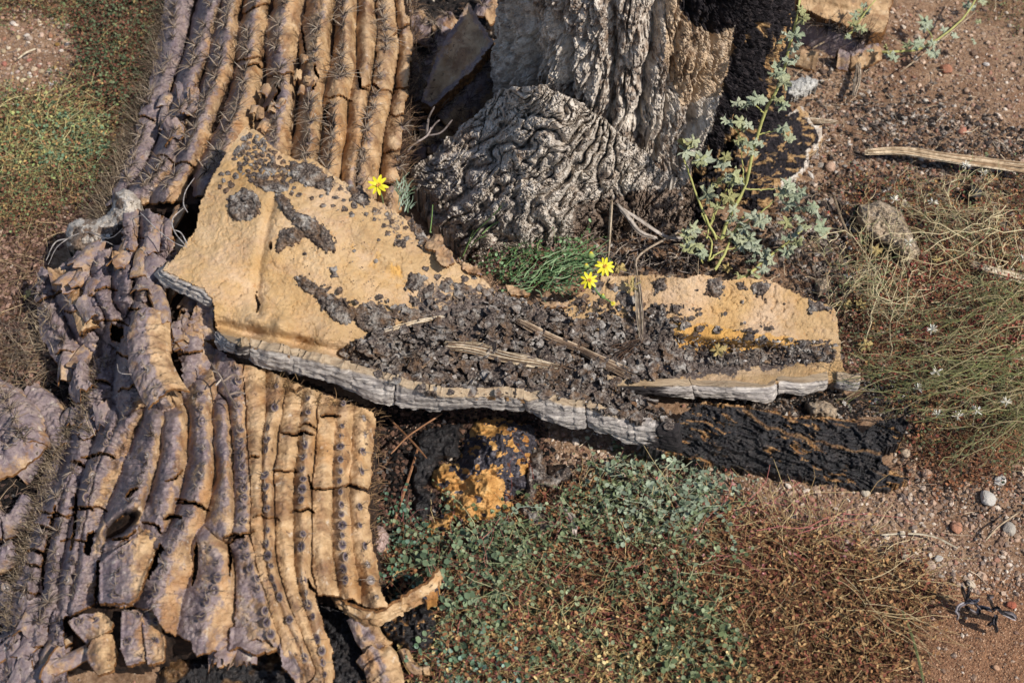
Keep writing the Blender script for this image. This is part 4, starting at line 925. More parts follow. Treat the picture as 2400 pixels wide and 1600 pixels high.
    for ci in range(len(crests)):
        Fi = F[own == ci]
        if len(Fi) < 20: continue
        us = np.unique(Fi); mp = np.full(nu * nv, -1); mp[us] = np.arange(len(us))
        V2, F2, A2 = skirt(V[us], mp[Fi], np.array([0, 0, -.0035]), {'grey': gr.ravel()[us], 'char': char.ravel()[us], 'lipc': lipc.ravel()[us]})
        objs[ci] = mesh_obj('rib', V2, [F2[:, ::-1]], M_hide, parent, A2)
    for ci, i, j, v in AR:
        if ci not in objs: continue
        c = crests[ci]; p_ = W[i, j]; tx = W[i, j + 2] - W[i, j - 2]; ty = W[i + 2, j] - W[i - 2, j]; n_ = np.cross(tx, ty); n_ /= np.linalg.norm(n_); n_ = -n_ if n_[2] < 0 else n_
        tx = tx / np.linalg.norm(tx); ty = np.cross(n_, tx); sc = .0088 * c.get('asz', 1) * (.65 + .55 * r.random()); k_ = c.get('kind', 'spiny'); k_ = k_ if isinstance(k_, str) else k_[r.integers(len(k_))]
        asp = .8 + .4 * r.random()
        Mx = Matrix([[tx[q] * sc, ty[q] * sc * asp, n_[q] * sc, p_[q]] for q in range(3)] + [[0, 0, 0, 1]])
        place('areole', AREO[k_][r.integers(len(AREO[k_]))], objs[ci], Mx)
    return objs

# upper section -------------------------------------------------------
up = thing('cactus_hide', at(680, 250, .1), 'long ribbed dry cactus section running off the top, spines bristling on its left edge', 'dead cactus')
z_up = tps([(400, -60, .060), (405, 60, .060), (335, 310, .055), (270, 470, .075), (530, 60, .115), (486, 240, .120), (400, 440, .120), (655, 100, .145), (650, 330, .150), (800, 80, .155), (775, 420, .150),
            (940, 50, .120), (940, 300, .110), (925, 480, .095), (870, 330, .135), (655, -60, .145), (940, -60, .12)])
P_up = [(420, -90), (380, 130), (310, 330), (250, 470), (380, 500), (500, 470), (600, 440), (900, 520), (945, 470), (965, 250), (965, 60), (945, -90)]
sheet('lining', P_up, lambda a, b: z_up(a, b) - .034, M_dark, up, 6, (8, 30), lambda X, Y, W: .012 * (fbm(X / 20, Y / 20, 3) - .5), .05)  # dark sheet added below so gaps between the ribs read as shade
UR = [  # points, width, breaks, kwargs
 ([(428, -50), (404, 60), (398, 130), (385, 165), (350, 225), (333, 310), (312, 370), (288, 430), (262, 478)], 62, (.36, .62, .78), dict(ao=.1, grey=.72, h=.022, seed=1)),
 ([(512, -50), (480, 60), (462, 120), (440, 190), (420, 260), (402, 325), (388, 375), (360, 415), (312, 452)], 62, (.42, .60, .80), dict(ao=0, grey=.5, seed=2)),
 ([(560, -50), (530, 60), (522, 125), (508, 185), (486, 240), (464, 292), (445, 345), (425, 400), (385, 450)], 62, (.36, .72, .86), dict(ao=-.1, grey=.35, seed=3)),
 ([(618, -50), (590, 50), (585, 115), (580, 165), (572, 215), (554, 270), (534, 322), (514, 375), (480, 425)], 70, (.16, .40,), dict(ao=-.25, grey=.3, seed=4)),
 ([(682, -50), (660, 60), (656, 115), (660, 165), (665, 210), (655, 270), (648, 320), (640, 390)], 76, (.30, .52), dict(ao=-.2, grey=.32, seed=5)),
 ([(768, -50), (748, 80), (735, 165), (728, 225), (728, 290), (722, 345), (716, 430)], 74, (.66,), dict(ao=-.1, grey=.12, seed=6)),
 ([(812, -50), (812, 80), (803, 190), (790, 245), (782, 330), (775, 370), (768, 460)], 70, (.34, .55), dict(ao=-.25, grey=.15, seed=7, zoff=-.008)),
 ([(856, -50), (862, 60), (856, 160), (845, 250), (838, 330), (828, 400), (820, 470)], 62, (), dict(ao=-.6, grey=.15, seed=11, zoff=-.022, sp=2000, wr=1.4)),
 ([(905, -50), (913, 100), (907, 145), (895, 190), (880, 270), (869, 325), (858, 380), (845, 470)], 66, (.5,), dict(ao=-.5, grey=.12, seed=8, wr=1.4, h=.016)),
 ([(940, -50), (948, 40), (956, 115), (950, 190), (938, 290), (928, 360), (922, 420), (918, 500)], 56, (.22, .38, .48, .60, .74, .88), dict(ao=.55, grey=.1, seed=9, wr=1.3, h=.034, lip=.003)),
]
P_upo = [(392, -80), (377, 60), (357, 133), (350, 204), (326, 265), (312, 337), (282, 408), (248, 482), (320, 480), (400, 474), (470, 460), (520, 480), (700, 520), (900, 540), (940, 490), (936, 405), (941, 344), (949, 268), (959, 191), (967, 115), (965, 69), (948, 8), (948, -80)]
CU = [dict(pts=pts, w=w, breaks=br, **{**dict(h=.036, asz=1.25), **kw}) for pts, w, br, kw in UR]
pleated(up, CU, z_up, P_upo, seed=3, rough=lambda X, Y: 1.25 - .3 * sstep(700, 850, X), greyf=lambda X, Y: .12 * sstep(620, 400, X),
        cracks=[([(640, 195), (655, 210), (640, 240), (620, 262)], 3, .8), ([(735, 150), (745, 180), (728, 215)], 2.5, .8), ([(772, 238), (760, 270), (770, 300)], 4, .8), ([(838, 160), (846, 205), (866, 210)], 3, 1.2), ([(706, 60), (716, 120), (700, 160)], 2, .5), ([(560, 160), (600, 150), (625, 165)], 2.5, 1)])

# lower section ---------------------------------------------------------
lo_ = thing('cactus_hide', at(500, 1150, .1), 'crumpled ribbed cactus section at lower left, ribs cracked and torn off at the bottom', 'dead cactus')
z_lo = tps([(60, 1290, .040), (40, 1420, .030), (100, 1190, .045), (150, 1100, .050), (200, 950, .055), (245, 833, .07), (215, 1120, .085), (348, 1023, .125), (283, 1300, .115), (478, 1040, .145), (386, 1333, .13), (470, 1470, .105), (360, 1500, .10), (562, 1050, .148), (600, 1375, .125),
            (625, 1100, .145), (690, 1480, .09), (712, 1100, .138), (716, 1394, .10), (760, 1600, .05), (800, 1100, .125), (806, 1300, .11), (862, 1100, .105), (885, 1300, .09), (900, 1410, .08), (551, 867, .148), (650, 905, .142), (727, 940, .136), (800, 950, .128), (870, 950, .112), (340, 740, .158), (120, 1500, .05), (300, 900, .122), (440, 870, .140), (350, 520, .178), (400, 560, .168), (300, 560, .160), (235, 600, .138), (250, 730, .130), (140, 640, .098), (190, 760, .100), (90, 690, .060), (150, 850, .058), (380, 920, .150), (350, 820, .150), (10, 1600, .03), (420, 800, .145)])
P_lo = [(110, 650), (190, 600), (300, 510), (400, 520), (420, 700), (560, 850), (700, 880), (880, 960), (880, 1180), (890, 1380), (820, 1380), (740, 1370), (740, 1480), (620, 1480), (440, 1500), (280, 1540), (120, 1540), (20, 1500), (40, 1300), (120, 1080), (180, 930), (100, 780)]
sheet('lining', P_lo, lambda a, b: z_lo(a, b) - .036, M_dark, lo_, 6, (8, 30), lambda X, Y, W: .014 * (fbm(X / 20, Y / 20, 3) - .5), .05)  # added dark sheet, stands in for shade in the cracks and holes
LR = [
 ([(176, 1090), (120, 1190), (92, 1275), (78, 1320), (60, 1380), (45, 1440), (30, 1500)], 70, (.30, .52, .74), dict(grey=.8, seed=21, ao=.1, h=.026, kind=('spiny', 'worn'))),
 ([(255, 822), (232, 880), (212, 930), (192, 990), (182, 1060), (164, 1130), (149, 1175), (140, 1240), (130, 1290), (124, 1348), (112, 1410), (86, 1475)], 62, (.12, .22, .34, .48, .60, .74, .88), dict(grey=.78, seed=22, kind=('worn', 'spiny', 'ring'))),
 ([(262, 980), (249, 1019), (230, 1070), (214, 1119), (204, 1160), (188, 1230), (172, 1300), (160, 1352), (150, 1420)], 74, (.22, .50, .66), dict(grey=.55, seed=23, kind=('ring', 'worn'), zoff=.004)),
 ([(308, 975), (275, 1010), (247, 1060), (226, 1115), (212, 1170), (203, 1215), (196, 1290), (190, 1350), (172, 1420)], 84, (.52,), dict(grey=.42, seed=24, kind=('ring', 'worn'), ao=-.35, zoff=-.004)),
 ([(366, 985), (352, 1023), (344, 1080), (332, 1122), (312, 1165), (290, 1200)], 78, (), dict(grey=.5, seed=25, kind=('ring', 'worn', 'spiny'), ao=.05)),
 ([(300, 1265), (287, 1300), (279, 1340), (272, 1405)], 92, (), dict(grey=.4, seed=26, kind='worn', sp=42, ao=0, h=.016, tip=1, lip=.008)),
 ([(405, 985), (402, 1040), (395, 1100), (384, 1160), (368, 1215)], 62, (), dict(grey=.5, seed=27, sp=2000, zoff=-.008)),
 ([(470, 905), (476, 960), (478, 1042), (478, 1096), (470, 1130), (450, 1195), (436, 1228), (417, 1256), (402, 1290), (386, 1333), (371, 1375), (363, 1413), (362, 1490)], 84, (.1, .47,), dict(grey=.42, seed=28, kind=('ring', 'worn', 'worn'), ao=-.05, sp=32, tip=1)),
 ([(488, 1268), (503, 1292), (513, 1325), (507, 1360), (497, 1394), (482, 1425), (470, 1500)], 88, (), dict(grey=.42, seed=29, kind='worn', sp=33, ao=-.1, tip=1, lip=.01)),
 ([(520, 960), (524, 1040), (530, 1110), (528, 1180), (520, 1240)], 64, (.55,), dict(grey=.35, seed=30, sp=2000, zoff=-.007)),
 ([(552, 850), (556, 920), (558, 997), (562, 1040), (567, 1070), (570, 1110), (572, 1172), (570, 1225), (570, 1262), (580, 1302), (592, 1337), (606, 1375), (616, 1409), (628, 1470), (640, 1500)], 74, (.62,), dict(grey=.36, seed=31, kind='worn', ao=.1, sp=27, tip=1)),
 ([(585, 870), (600, 960), (598, 1060), (600, 1160), (604, 1250), (616, 1330), (640, 1410), (672, 1480), (700, 1545)], 64, (), dict(grey=.08, seed=32, sp=2000, zoff=-.013)),
 ([(652, 890), (645, 950), (636, 990), (630, 1010), (625, 1061), (621, 1084), (622, 1130), (627, 1191), (627, 1260), (630, 1310), (638, 1345), (654, 1390), (675, 1440), (706, 1520), (725, 1570)], 60, (.30, .47), dict(grey=.18, seed=33, kind='worn', ao=.0, sp=27, tip=1)),
 ([(690, 900), (682, 960), (676, 1040), (668, 1120), (666, 1220), (670, 1300), (682, 1380), (708, 1460), (744, 1550), (760, 1620)], 66, (), dict(grey=.05, seed=34, sp=2000, zoff=-.012)),
 ([(732, 920), (724, 960), (721, 1011), (716, 1057), (711, 1110), (708, 1153), (709, 1218), (710, 1283), (712, 1340), (720, 1394), (742, 1480), (758, 1550), (765, 1620)], 60, (.12, .40), dict(grey=.16, seed=35, kind='worn', ao=-.05, sp=27, tip=1)),
 ([(768, 940), (764, 1020), (758, 1100), (754, 1200), (754, 1300), (768, 1392)], 66, (.32,), dict(grey=.05, seed=36, sp=2000, zoff=-.012, tip=1)),
 ([(806, 930), (803, 1000), (799, 1060), (798, 1110), (800, 1180), (803, 1240), (808, 1300), (818, 1395)], 58, (.25,), dict(grey=.18, seed=37, kind='worn', ao=0, sp=26, tip=1)),
 ([(848, 955), (846, 1020), (843, 1100), (838, 1180), (846, 1260), (862, 1340), (884, 1412)], 68, (.42, .66), dict(grey=.08, seed=38, kind=('ring', 'worn'), ao=.3, sp=44, h=.026, tip=1)),
]
LR += [([(30, 1500), (20, 1560), (10, 1640)], 60, (.4,), dict(grey=.75, seed=40, kind='worn', sp=30)), ([(84, 1475), (80, 1540), (84, 1640)], 60, (.3, .7), dict(grey=.7, seed=41, kind='worn', sp=28)), ([(140, 1440), (138, 1500), (136, 1640)], 60, (.5,), dict(grey=.6, seed=42, kind='worn', sp=30))]
CL = [dict(pts=pts, w=w, breaks=(br if kw.get('sp', 0) < 900 or kw['seed'] < 31 else ()), **{**dict(h=.024 if kw['seed'] < 31 else .017 if kw.get('sp', 0) < 900 else .008), **{k: v for k, v in kw.items() if k != 'h'}}) for pts, w, br, kw in LR]
for pts, w, zb, kw in [([(356, 510), (350, 560), (335, 620), (332, 700)], 90, 0, dict(grey=.6, kind='ring', sp=48, breaks=(.3, .6))), ([(392, 540), (385, 600), (376, 660), (378, 720)], 60, 0, dict(grey=.45, sp=2000, breaks=(.5,))), ([(300, 520), (300, 580), (296, 640), (290, 700)], 60, 0, dict(grey=.6, sp=2000, breaks=(.4,))),
        ([(235, 590), (226, 640), (232, 690), (256, 745), (270, 800)], 80, 0, dict(grey=.62, kind='ring', sp=52, breaks=(.45, .8))), ([(186, 600), (196, 650), (215, 700), (236, 760)], 50, 0, dict(grey=.4, sp=2000)), ([(138, 640), (156, 690), (180, 735), (205, 790), (222, 830)], 56, 0, dict(grey=.7, kind='ring', sp=44, breaks=(.25, .5, .75))),
        ([(100, 640), (98, 700), (122, 750), (150, 800), (176, 860)], 56, 0, dict(grey=.85, kind=('spiny', 'ring'), sp=30, breaks=(.3, .6, .85))), ([(330, 715), (342, 765), (345, 825), (366, 880), (384, 935)], 76, 0, dict(grey=.4, kind='ring', sp=36, ao=-.2, breaks=(.5,))), ([(296, 780), (300, 870), (304, 920), (300, 965)], 50, 0, dict(grey=.5, kind='ring', sp=32, breaks=(.3, .7))),
        ([(455, 780), (446, 830), (444, 880)], 50, 0, dict(grey=.6, sp=2000, breaks=(.5,)))]:
    CL.append(dict(pts=pts, w=w, **kw))
P_loo = [(285, 500), (340, 488), (400, 515), (412, 570), (402, 640), (392, 690), (400, 740), (440, 780), (470, 790), (560, 850), (640, 870), (700, 900), (800, 940), (880, 965), (878, 1020), (872, 1100), (864, 1180), (872, 1260), (885, 1320), (895, 1385), (910, 1422), (870, 1425), (812, 1400), (742, 1392), (752, 1440), (780, 1520), (785, 1640), (716, 1640), (690, 1575), (650, 1530), (628, 1500), (560, 1500), (520, 1522), (455, 1533), (446, 1502), (385, 1480), (355, 1425),
         (283, 1420), (232, 1412), (150, 1450), (160, 1640), (-20, 1640), (0, 1450), (40, 1340), (66, 1260), (88, 1160), (112, 1070), (160, 1000), (176, 930), (140, 870), (92, 780), (78, 690), (92, 622), (130, 632), (180, 588), (250, 584), (284, 570)]
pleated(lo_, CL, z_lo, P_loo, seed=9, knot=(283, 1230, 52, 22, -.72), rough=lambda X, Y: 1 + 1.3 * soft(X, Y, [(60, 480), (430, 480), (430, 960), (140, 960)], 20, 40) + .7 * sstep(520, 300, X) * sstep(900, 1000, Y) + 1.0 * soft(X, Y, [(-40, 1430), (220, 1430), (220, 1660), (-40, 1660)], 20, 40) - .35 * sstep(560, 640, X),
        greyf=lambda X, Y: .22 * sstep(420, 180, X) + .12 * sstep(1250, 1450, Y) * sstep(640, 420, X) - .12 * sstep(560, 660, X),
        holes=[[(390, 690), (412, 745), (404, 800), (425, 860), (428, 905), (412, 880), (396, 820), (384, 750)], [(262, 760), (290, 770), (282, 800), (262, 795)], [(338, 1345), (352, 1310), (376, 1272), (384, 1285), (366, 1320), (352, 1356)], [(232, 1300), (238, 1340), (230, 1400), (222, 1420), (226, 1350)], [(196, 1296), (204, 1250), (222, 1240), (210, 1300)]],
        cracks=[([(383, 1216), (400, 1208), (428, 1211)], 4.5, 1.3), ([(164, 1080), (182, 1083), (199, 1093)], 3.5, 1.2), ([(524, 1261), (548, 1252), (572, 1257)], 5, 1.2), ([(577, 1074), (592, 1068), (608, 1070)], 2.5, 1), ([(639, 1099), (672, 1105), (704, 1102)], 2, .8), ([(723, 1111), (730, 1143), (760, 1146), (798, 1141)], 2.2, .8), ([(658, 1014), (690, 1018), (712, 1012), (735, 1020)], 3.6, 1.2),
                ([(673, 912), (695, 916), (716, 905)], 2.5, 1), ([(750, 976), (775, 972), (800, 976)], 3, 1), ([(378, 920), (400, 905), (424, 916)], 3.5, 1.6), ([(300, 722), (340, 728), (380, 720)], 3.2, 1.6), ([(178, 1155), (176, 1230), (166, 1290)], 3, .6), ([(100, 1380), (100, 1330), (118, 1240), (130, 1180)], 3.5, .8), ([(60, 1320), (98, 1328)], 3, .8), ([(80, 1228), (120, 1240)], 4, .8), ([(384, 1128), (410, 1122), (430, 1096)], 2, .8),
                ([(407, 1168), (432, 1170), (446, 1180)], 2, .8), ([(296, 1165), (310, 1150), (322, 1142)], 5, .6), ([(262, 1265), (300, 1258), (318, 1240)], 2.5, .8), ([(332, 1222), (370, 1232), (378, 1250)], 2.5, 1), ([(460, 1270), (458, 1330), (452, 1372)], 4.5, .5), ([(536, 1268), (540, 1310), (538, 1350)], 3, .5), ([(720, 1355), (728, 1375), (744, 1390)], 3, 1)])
def plate(poly, zb, grey, areo=(), sx=0, sy=0, bulge=.014, crest=None):
    cx, cy = np.mean(poly, 0)
    def z(a, b): return zb + sx * (a - cx) + sy * (b - cy)
    def d(X, Y, W):
        q = dseg(X, Y, crest or [(cx, cy - 60), (cx, cy + 60)])
        return -bulge * (q / 40) ** 2 + .006 * (fbm(X / 26, Y / 22, 3) - .5) + .003 * (ridged(X / 14, Y / 9, 3) - .5) + .004 * sstep(10, 2, dseg(X, Y, list(poly) + [poly[0]]))
    o = sheet('hide_plate', poly, z, M_hide, lo_, 2.2, (3, 10), d, .006, lambda X, Y, W: dict(grey=np.clip(grey + .4 * (fbm(X / 30, Y / 30, 3) - .5) - .01 * (X - cx), 0, 1), char=0 * X, lipc=0 * X))
    for (ax, ay) in areo:
        A_ = np.array(float(ax)), np.array(float(ay)); p_ = at(ax, ay, float(z(*A_) + d(A_[0], A_[1], None)) + .0005)
        place('areole', AREO['worn'][rng.integers(4)], o, Matrix.Translation(p_) @ Matrix.Rotation(rng.random() * 6, 4, 'Z') @ Matrix.Scale(.009, 4))
plate([(232, 1318), (262, 1292), (300, 1268), (340, 1238), (372, 1238), (378, 1262), (358, 1310), (338, 1358), (325, 1402), (300, 1414), (232, 1412)], .120, .38, [(287, 1298), (279, 1340), (272, 1392), (352, 1256)], bulge=.006)
plate([(157, 1453), (190, 1438), (241, 1432), (266, 1457), (264, 1474), (214, 1500), (206, 1512), (170, 1476)], .088, .5, [(188, 1453), (222, 1452)], crest=[(150, 1440), (270, 1450)])
plate([(214, 1497), (240, 1484), (264, 1482), (276, 1524), (268, 1570), (230, 1583), (210, 1560), (200, 1530)], .078, .2, crest=[(240, 1480), (235, 1590)], bulge=.02)
plate([(284, 1430), (325, 1425), (345, 1470), (340, 1550), (296, 1560), (280, 1520)], .085, .6, [(325, 1440), (300, 1500)], bulge=.012)
plate([(325, 1426), (352, 1412), (372, 1440), (388, 1500), (386, 1548), (345, 1560), (338, 1500)], .085, .42, [(362, 1420), (366, 1455), (364, 1500), (334, 1540)], bulge=.012)
plate([(540, 1470), (590, 1465), (640, 1478), (650, 1520), (600, 1535), (560, 1515), (535, 1525)], .084, .8, bulge=.004)
plate([(652, 1500), (680, 1520), (712, 1575), (716, 1640), (700, 1640), (690, 1595), (660, 1560)], .075, .55, bulge=.0)
# crumpled torn pieces at the bend and loose plates at the torn end
zc = lambda base, sx=0, sy=0, cx=0, cy=0: (lambda a, b: base + sx * (a - cx) + sy * (b - cy))
CP = [([(350, 722), (342, 765), (345, 825), (366, 880), (392, 925)], 72, .172, dict(grey=.35, seed=57, kind='ring', sp=38, h=.014, tip=1, ao=-.2, wr=1.6)),
      ([(172, 655), (190, 700), (212, 765)], 44, .108, dict(grey=.05, seed=54, wr=1.0, sp=2000, h=.008)),
      ([(410, 590), (402, 640), (415, 680)], 46, .150, dict(grey=.2, seed=62, wr=2.4, sp=2000)),
      ([(262, 590), (290, 592), (300, 572)], 26, .155, dict(grey=.1, seed=63, wr=2.4, sp=2000)),
      ([(112, 632), (145, 634), (172, 645)], 24, .105, dict(grey=.2, seed=64, wr=2.4, sp=2000)),
      ([(190, 842), (175, 880), (200, 905)], 40, .085, dict(grey=.8, seed=65, wr=3, sp=2000))]
for pts, w, zb, kw in CP:
    br = kw.pop('breaks', ())
    rib(lo_, pts, w * 1.05, zc(zb), breaks=br, name='hide_fragment', jag=.006, **kw)
lf0 = None
def scrap(px, py, w, h, rot, z, parent, curl=.5, grey=.5, name='hide_fragment'):
    n, m = 14, 10; u = np.linspace(-1, 1, n)[:, None]; v = np.linspace(-1, 1, m)[None]; sd = rng.random() * 90
    e = 1 + .16 * (fbm(u * 2 + sd, v * 2, 3) - .5) * 2; W_ = w * .00058 / 2; H_ = h * .00058 / 2
    X = u * W_ * e + 0 * v; Y = v * H_ * (1 + .35 * (fbm(u * 2.5 + sd + 9, v * 0, 3) - .5) * 2)
    Z = -curl * W_ * u ** 2 + .25 * H_ * v ** 2 * rng.normal() + .22 * W_ * (fbm(u * 1.6 + sd, v * 1.6 + 5, 3) - .5) * 2 + .0015 * (fbm(u * 6 + sd, v * 6, 2) - .5)
    V = np.stack([X, Y + 0 * u, Z], -1).reshape(-1, 3); Rm = rotm(np.array([rot]), np.array([rng.normal(0, .35)]), np.array([0.0]))[0] @ rotm(np.array([0.0]), np.array([rng.normal(0, .35)]), np.array([1.57]))[0] @ rotm(np.array([-1.57]), np.array([0.]), np.array([0.]))[0]
    V = V @ Rm.T + at(px, py, z); N_ = Rm @ np.array([0, 0, -.0025])
    g_ = np.full(n * m, grey) + .3 * (rng.random() - .5); V2, F2, A2 = skirt(V, gridfaces(n, m), N_, {'grey': np.clip(g_, 0, 1), 'char': 0 * g_, 'lipc': 0 * g_})
    return mesh_obj(name, V2, [F2], M_hide, parent, A2)
for poly, n, zf, lo1, hi1, gr, pr, off in [([(90, 640), (190, 600), (330, 520), (400, 560), (390, 760), (330, 830), (200, 900), (130, 820)], 13, z_lo, 30, 54, .55, lo_, .003), ([(120, 880), (240, 840), (300, 960), (170, 1080)], 7, z_lo, 20, 36, .7, lo_, .001),
        ([(-10, 1440), (160, 1440), (200, 1600), (0, 1610)], 12, z_lo, 30, 54, .65, lo_, .001), ([(395, 500), (450, 560), (430, 640), (395, 650)], 5, lambda a, b: .13 + 0 * a, 26, 50, .3, lo_, .0), ([(420, 690), (470, 700), (470, 800), (420, 800)], 8, lambda a, b: .14 + 0 * a, 26, 50, .5, lo_, .0),
        ([(400, 195), (470, 215), (430, 330), (370, 300)], 12, z_up, 22, 46, .55, up, .0), ([(600, 170), (660, 200), (640, 300), (590, 310)], 6, z_up, 14, 30, .3, up, .0), ([(690, 120), (740, 150), (720, 300), (690, 290)], 5, z_up, 12, 28, .3, up, .0), ([(480, 1490), (620, 1490), (620, 1530), (480, 1530)], 7, lambda a, b: .075 + 0 * a, 24, 50, .6, lo_, .0),
        ([(0, 1090), (90, 1090), (60, 1250), (0, 1300)], 9, lambda a, b: .03 + 0 * a, 26, 60, .8, lf0, .0)]:
    for p in scatter(poly, n):
        if pr is None: continue
        scrap(p[0], p[1], lo1 + (hi1 - lo1) * rng.random(), (lo1 + (hi1 - lo1) * rng.random()) * 1.9, rng.normal(-.1, .3), float(zf(p[0], p[1])) + off, pr, .45 + .5 * rng.random(), gr)
# extra spines bristling along the outer edges (too many to count)
def bristle(line, n, z, L=.022, spread=26, out=(-1, .2, .8), parent=None, pal=('a08a6a', '7c6650', 'c0aa88', '5e4c40')):
    a = Acc(); S = spline(line, 400); k = rng.integers(0, 400, n)
    px = S[k, 0] + rng.normal(0, spread * .4, n); py = S[k, 1] + rng.normal(0, 6, n)
    P0 = at(px, py, z(px, py) if callable(z) else z)
    d = np.array(out)[None] * .8 + rng.normal(0, .75, (n, 3)); d[:, 2] = np.abs(d[:, 2]); d /= np.linalg.norm(d, axis=1, keepdims=True)
    Ln = L * (.5 + rng.random(n)); t = np.linspace(0, 1, 4)[None, :, None]
    P = P0[:, None] + d[:, None] * Ln[:, None, None] * t + rng.normal(0, .0025, (n, 1, 3)) * t ** 2
    tubes(P, np.linspace(.00045, .00014, 4)[None].repeat(n, 0), pick(list(pal), n), a)
    return tag(a.build('spines', M_wood, parent, smooth=False), kind='stuff')
bristle([(395, 20), (372, 130), (345, 220), (310, 330), (270, 430), (235, 520)], 900, lambda a, b: z_up(a, b) - .012, .026, parent=up)
bristle([(960, -20), (968, 100), (960, 200), (950, 300), (938, 400), (925, 470)], 520, lambda a, b: z_up(a, b) - .02, .020, out=(1, -.1, .3), parent=up, pal=('7a5a3c', '5c4030', '9c7c58'))
bristle([(175, 985), (130, 1080), (95, 1180), (62, 1280), (40, 1390), (20, 1480)], 900, lambda a, b: z_lo(a, b) - .01, .013, parent=lo_)
bristle([(240, 850), (205, 930), (195, 1000), (215, 1020)], 260, lambda a, b: z_lo(a, b), .014, parent=lo_)
bristle([(105, 720), (88, 780), (110, 830)], 90, .075, .02, parent=lo_)
bristle([(872, 960), (876, 1060), (870, 1180), (880, 1270)], 200, lambda a, b: z_lo(a, b) - .015, .010, out=(1, 0, .3), parent=lo_, pal=('a07c4c', '7c5a3a'))
bristle([(640, 890), (720, 930), (800, 950)], 220, lambda a, b: z_lo(a, b) - .003, .010, out=(0, -.3, 1), spread=50, parent=lo_, pal=('b08a50', '8c6a40'))

# ------------------------------------------------------------------ other cactus scraps
def dome(poly, r, h, base=0.0, rough=.004, f=16):
    L = list(poly) + [poly[0]]
    def d(X, Y, W):
        e = np.clip(dseg(X, Y, L) / r, 0, 1)
        return base + h * np.sqrt(np.clip(1 - (1 - e) ** 2, 0, 1)) * (.8 + .5 * (fbm(X / (f * 2.6), Y / (f * 2.6), 3))) + rough * (ridged(X / f, Y / f, 4) - .5)
    return d
z0 = lambda a, b: 0 * np.asarray(a, float)
def seam(f, depth=.002, thr=.05):
    def d(X, Y):
        a, b, _ = worley(X / f, Y / f, 5); return -depth * (1 - np.clip((b - a) / thr / 3, 0, 1))
    return d

lump = thing('resin_lump', at(1140, 1150, 0), 'knobbly orange and black burnt cactus lump under the grey edge of the slab', 'burnt lump')
PL1 = [(1006, 1264), (997, 1232), (1026, 1207), (1037, 1184), (1028, 1156), (1006, 1140), (1012, 1103), (1037, 1082), (1066, 1078), (1082, 1050), (1094, 1004), (1115, 984), (1180, 978), (1246, 992), (1264, 1030), (1256, 1080), (1240, 1120), (1250, 1150), (1206, 1168), (1210, 1207), (1144, 1232), (1068, 1236), (1022, 1250)]
def l1(X, Y, W):
    e = np.clip(dseg(X, Y, PL1 + [PL1[0]]) / 70, 0, 1)
    wx_ = 30 * (fbm(X / 40, Y / 40, 3) - .5); wy_ = 30 * (fbm(X / 40 + 7, Y / 40 + 3, 3) - .5)
    d = .056 * e ** .7 + .022 * (fbm((X + wx_) / 46, (Y + wy_) / 40, 3) - .5) + .014 * (ridged((X + wx_) / 34, (Y + wy_) / 30, 3) - .5) + .004 * (ridged(X / 10, Y / 9, 3) - .5)
    return d + .012 * np.exp(-(np.hypot(X - 1045, Y - 1110) / 26) ** 2) - .022 * np.exp(-(np.hypot(X - 1085, Y - 1142) / 26) ** 2) - .015 * np.exp(-(np.hypot(X - 1190, Y - 1122) / 20) ** 2)
def l1a(X, Y, W):
    a_ = soft(X, Y, [(1085, 1000), (1150, 990), (1262, 985), (1264, 1060), (1225, 1085), (1170, 1090), (1120, 1110), (1085, 1130), (1060, 1090)], 14, 18); b_ = soft(X, Y, [(1105, 990), (1160, 985), (1166, 1008), (1122, 1030), (1100, 1018)], 8, 12)
    n = sstep(.62, .67, fbm(X / 22, Y / 18, 4)) * .85
    return dict(char=np.clip(np.maximum(a_ - b_ - sstep(.58, .62, fbm(X / 13 + 4, Y / 13, 3)), np.maximum(n, .9 * soft(X, Y, [(1180, 1120), (1260, 1110), (1240, 1190), (1180, 1170)], 10, 14))), 0, 1))
sheet('burnt_flesh', PL1, z0, M_gold, lump, 2.2, (9, 14), l1, .03, l1a)
PL3 = [(1240, 1060), (1275, 1050), (1285, 1110), (1330, 1090), (1345, 1110), (1300, 1145), (1262, 1140), (1250, 1190), (1330, 1230), (1260, 1240), (1215, 1200), (1230, 1150)]
sheet('ash_fringe', PL3, z0, M_char, lump, 2.4, (9, 14), dome(PL3, 14, .02, .006, .010, 13), .02)
sheet('dark_flank', [(990, 1000), (1080, 990), (1080, 1070), (1030, 1080), (1000, 1140), (1025, 1160), (990, 1240), (965, 1180), (960, 1060)], z0, M_black, lump, 2.6, (9, 16), dome([(990, 1000), (1080, 990), (1080, 1070), (1030, 1080), (1000, 1140), (1025, 1160), (990, 1240), (965, 1180), (960, 1060)], 22, .02, .0, .016, 22), .02, lambda X, Y, W: dict(raw=0 * X))

knob = sheet('dried_fruit', [(866, 1240), (880, 1229), (897, 1231), (911, 1250), (913, 1270), (904, 1290), (890, 1299), (874, 1294), (864, 1270)], z0, mat('fruit_skin', [(0.3, '7c625c'), (0.5, 'a88e84'), (0.7, 'cbb6a8')], 260, bump=[(300, .003, 1)], layers=[dict(stops=[(.4, '5c4640'), (.7, '7c6258')], scale=200, mscale=190, lo=.6, hi=.68)]),
             None, 2, (2, 8), dome([(866, 1240), (880, 1229), (897, 1231), (911, 1250), (913, 1270), (904, 1290), (890, 1299), (874, 1294), (864, 1270)], 25, .032, .004, .006, 9), .03)
tag(knob, 'small pinkish grey pitted knob lying against the right side of the lower cactus section', 'dried fruit')

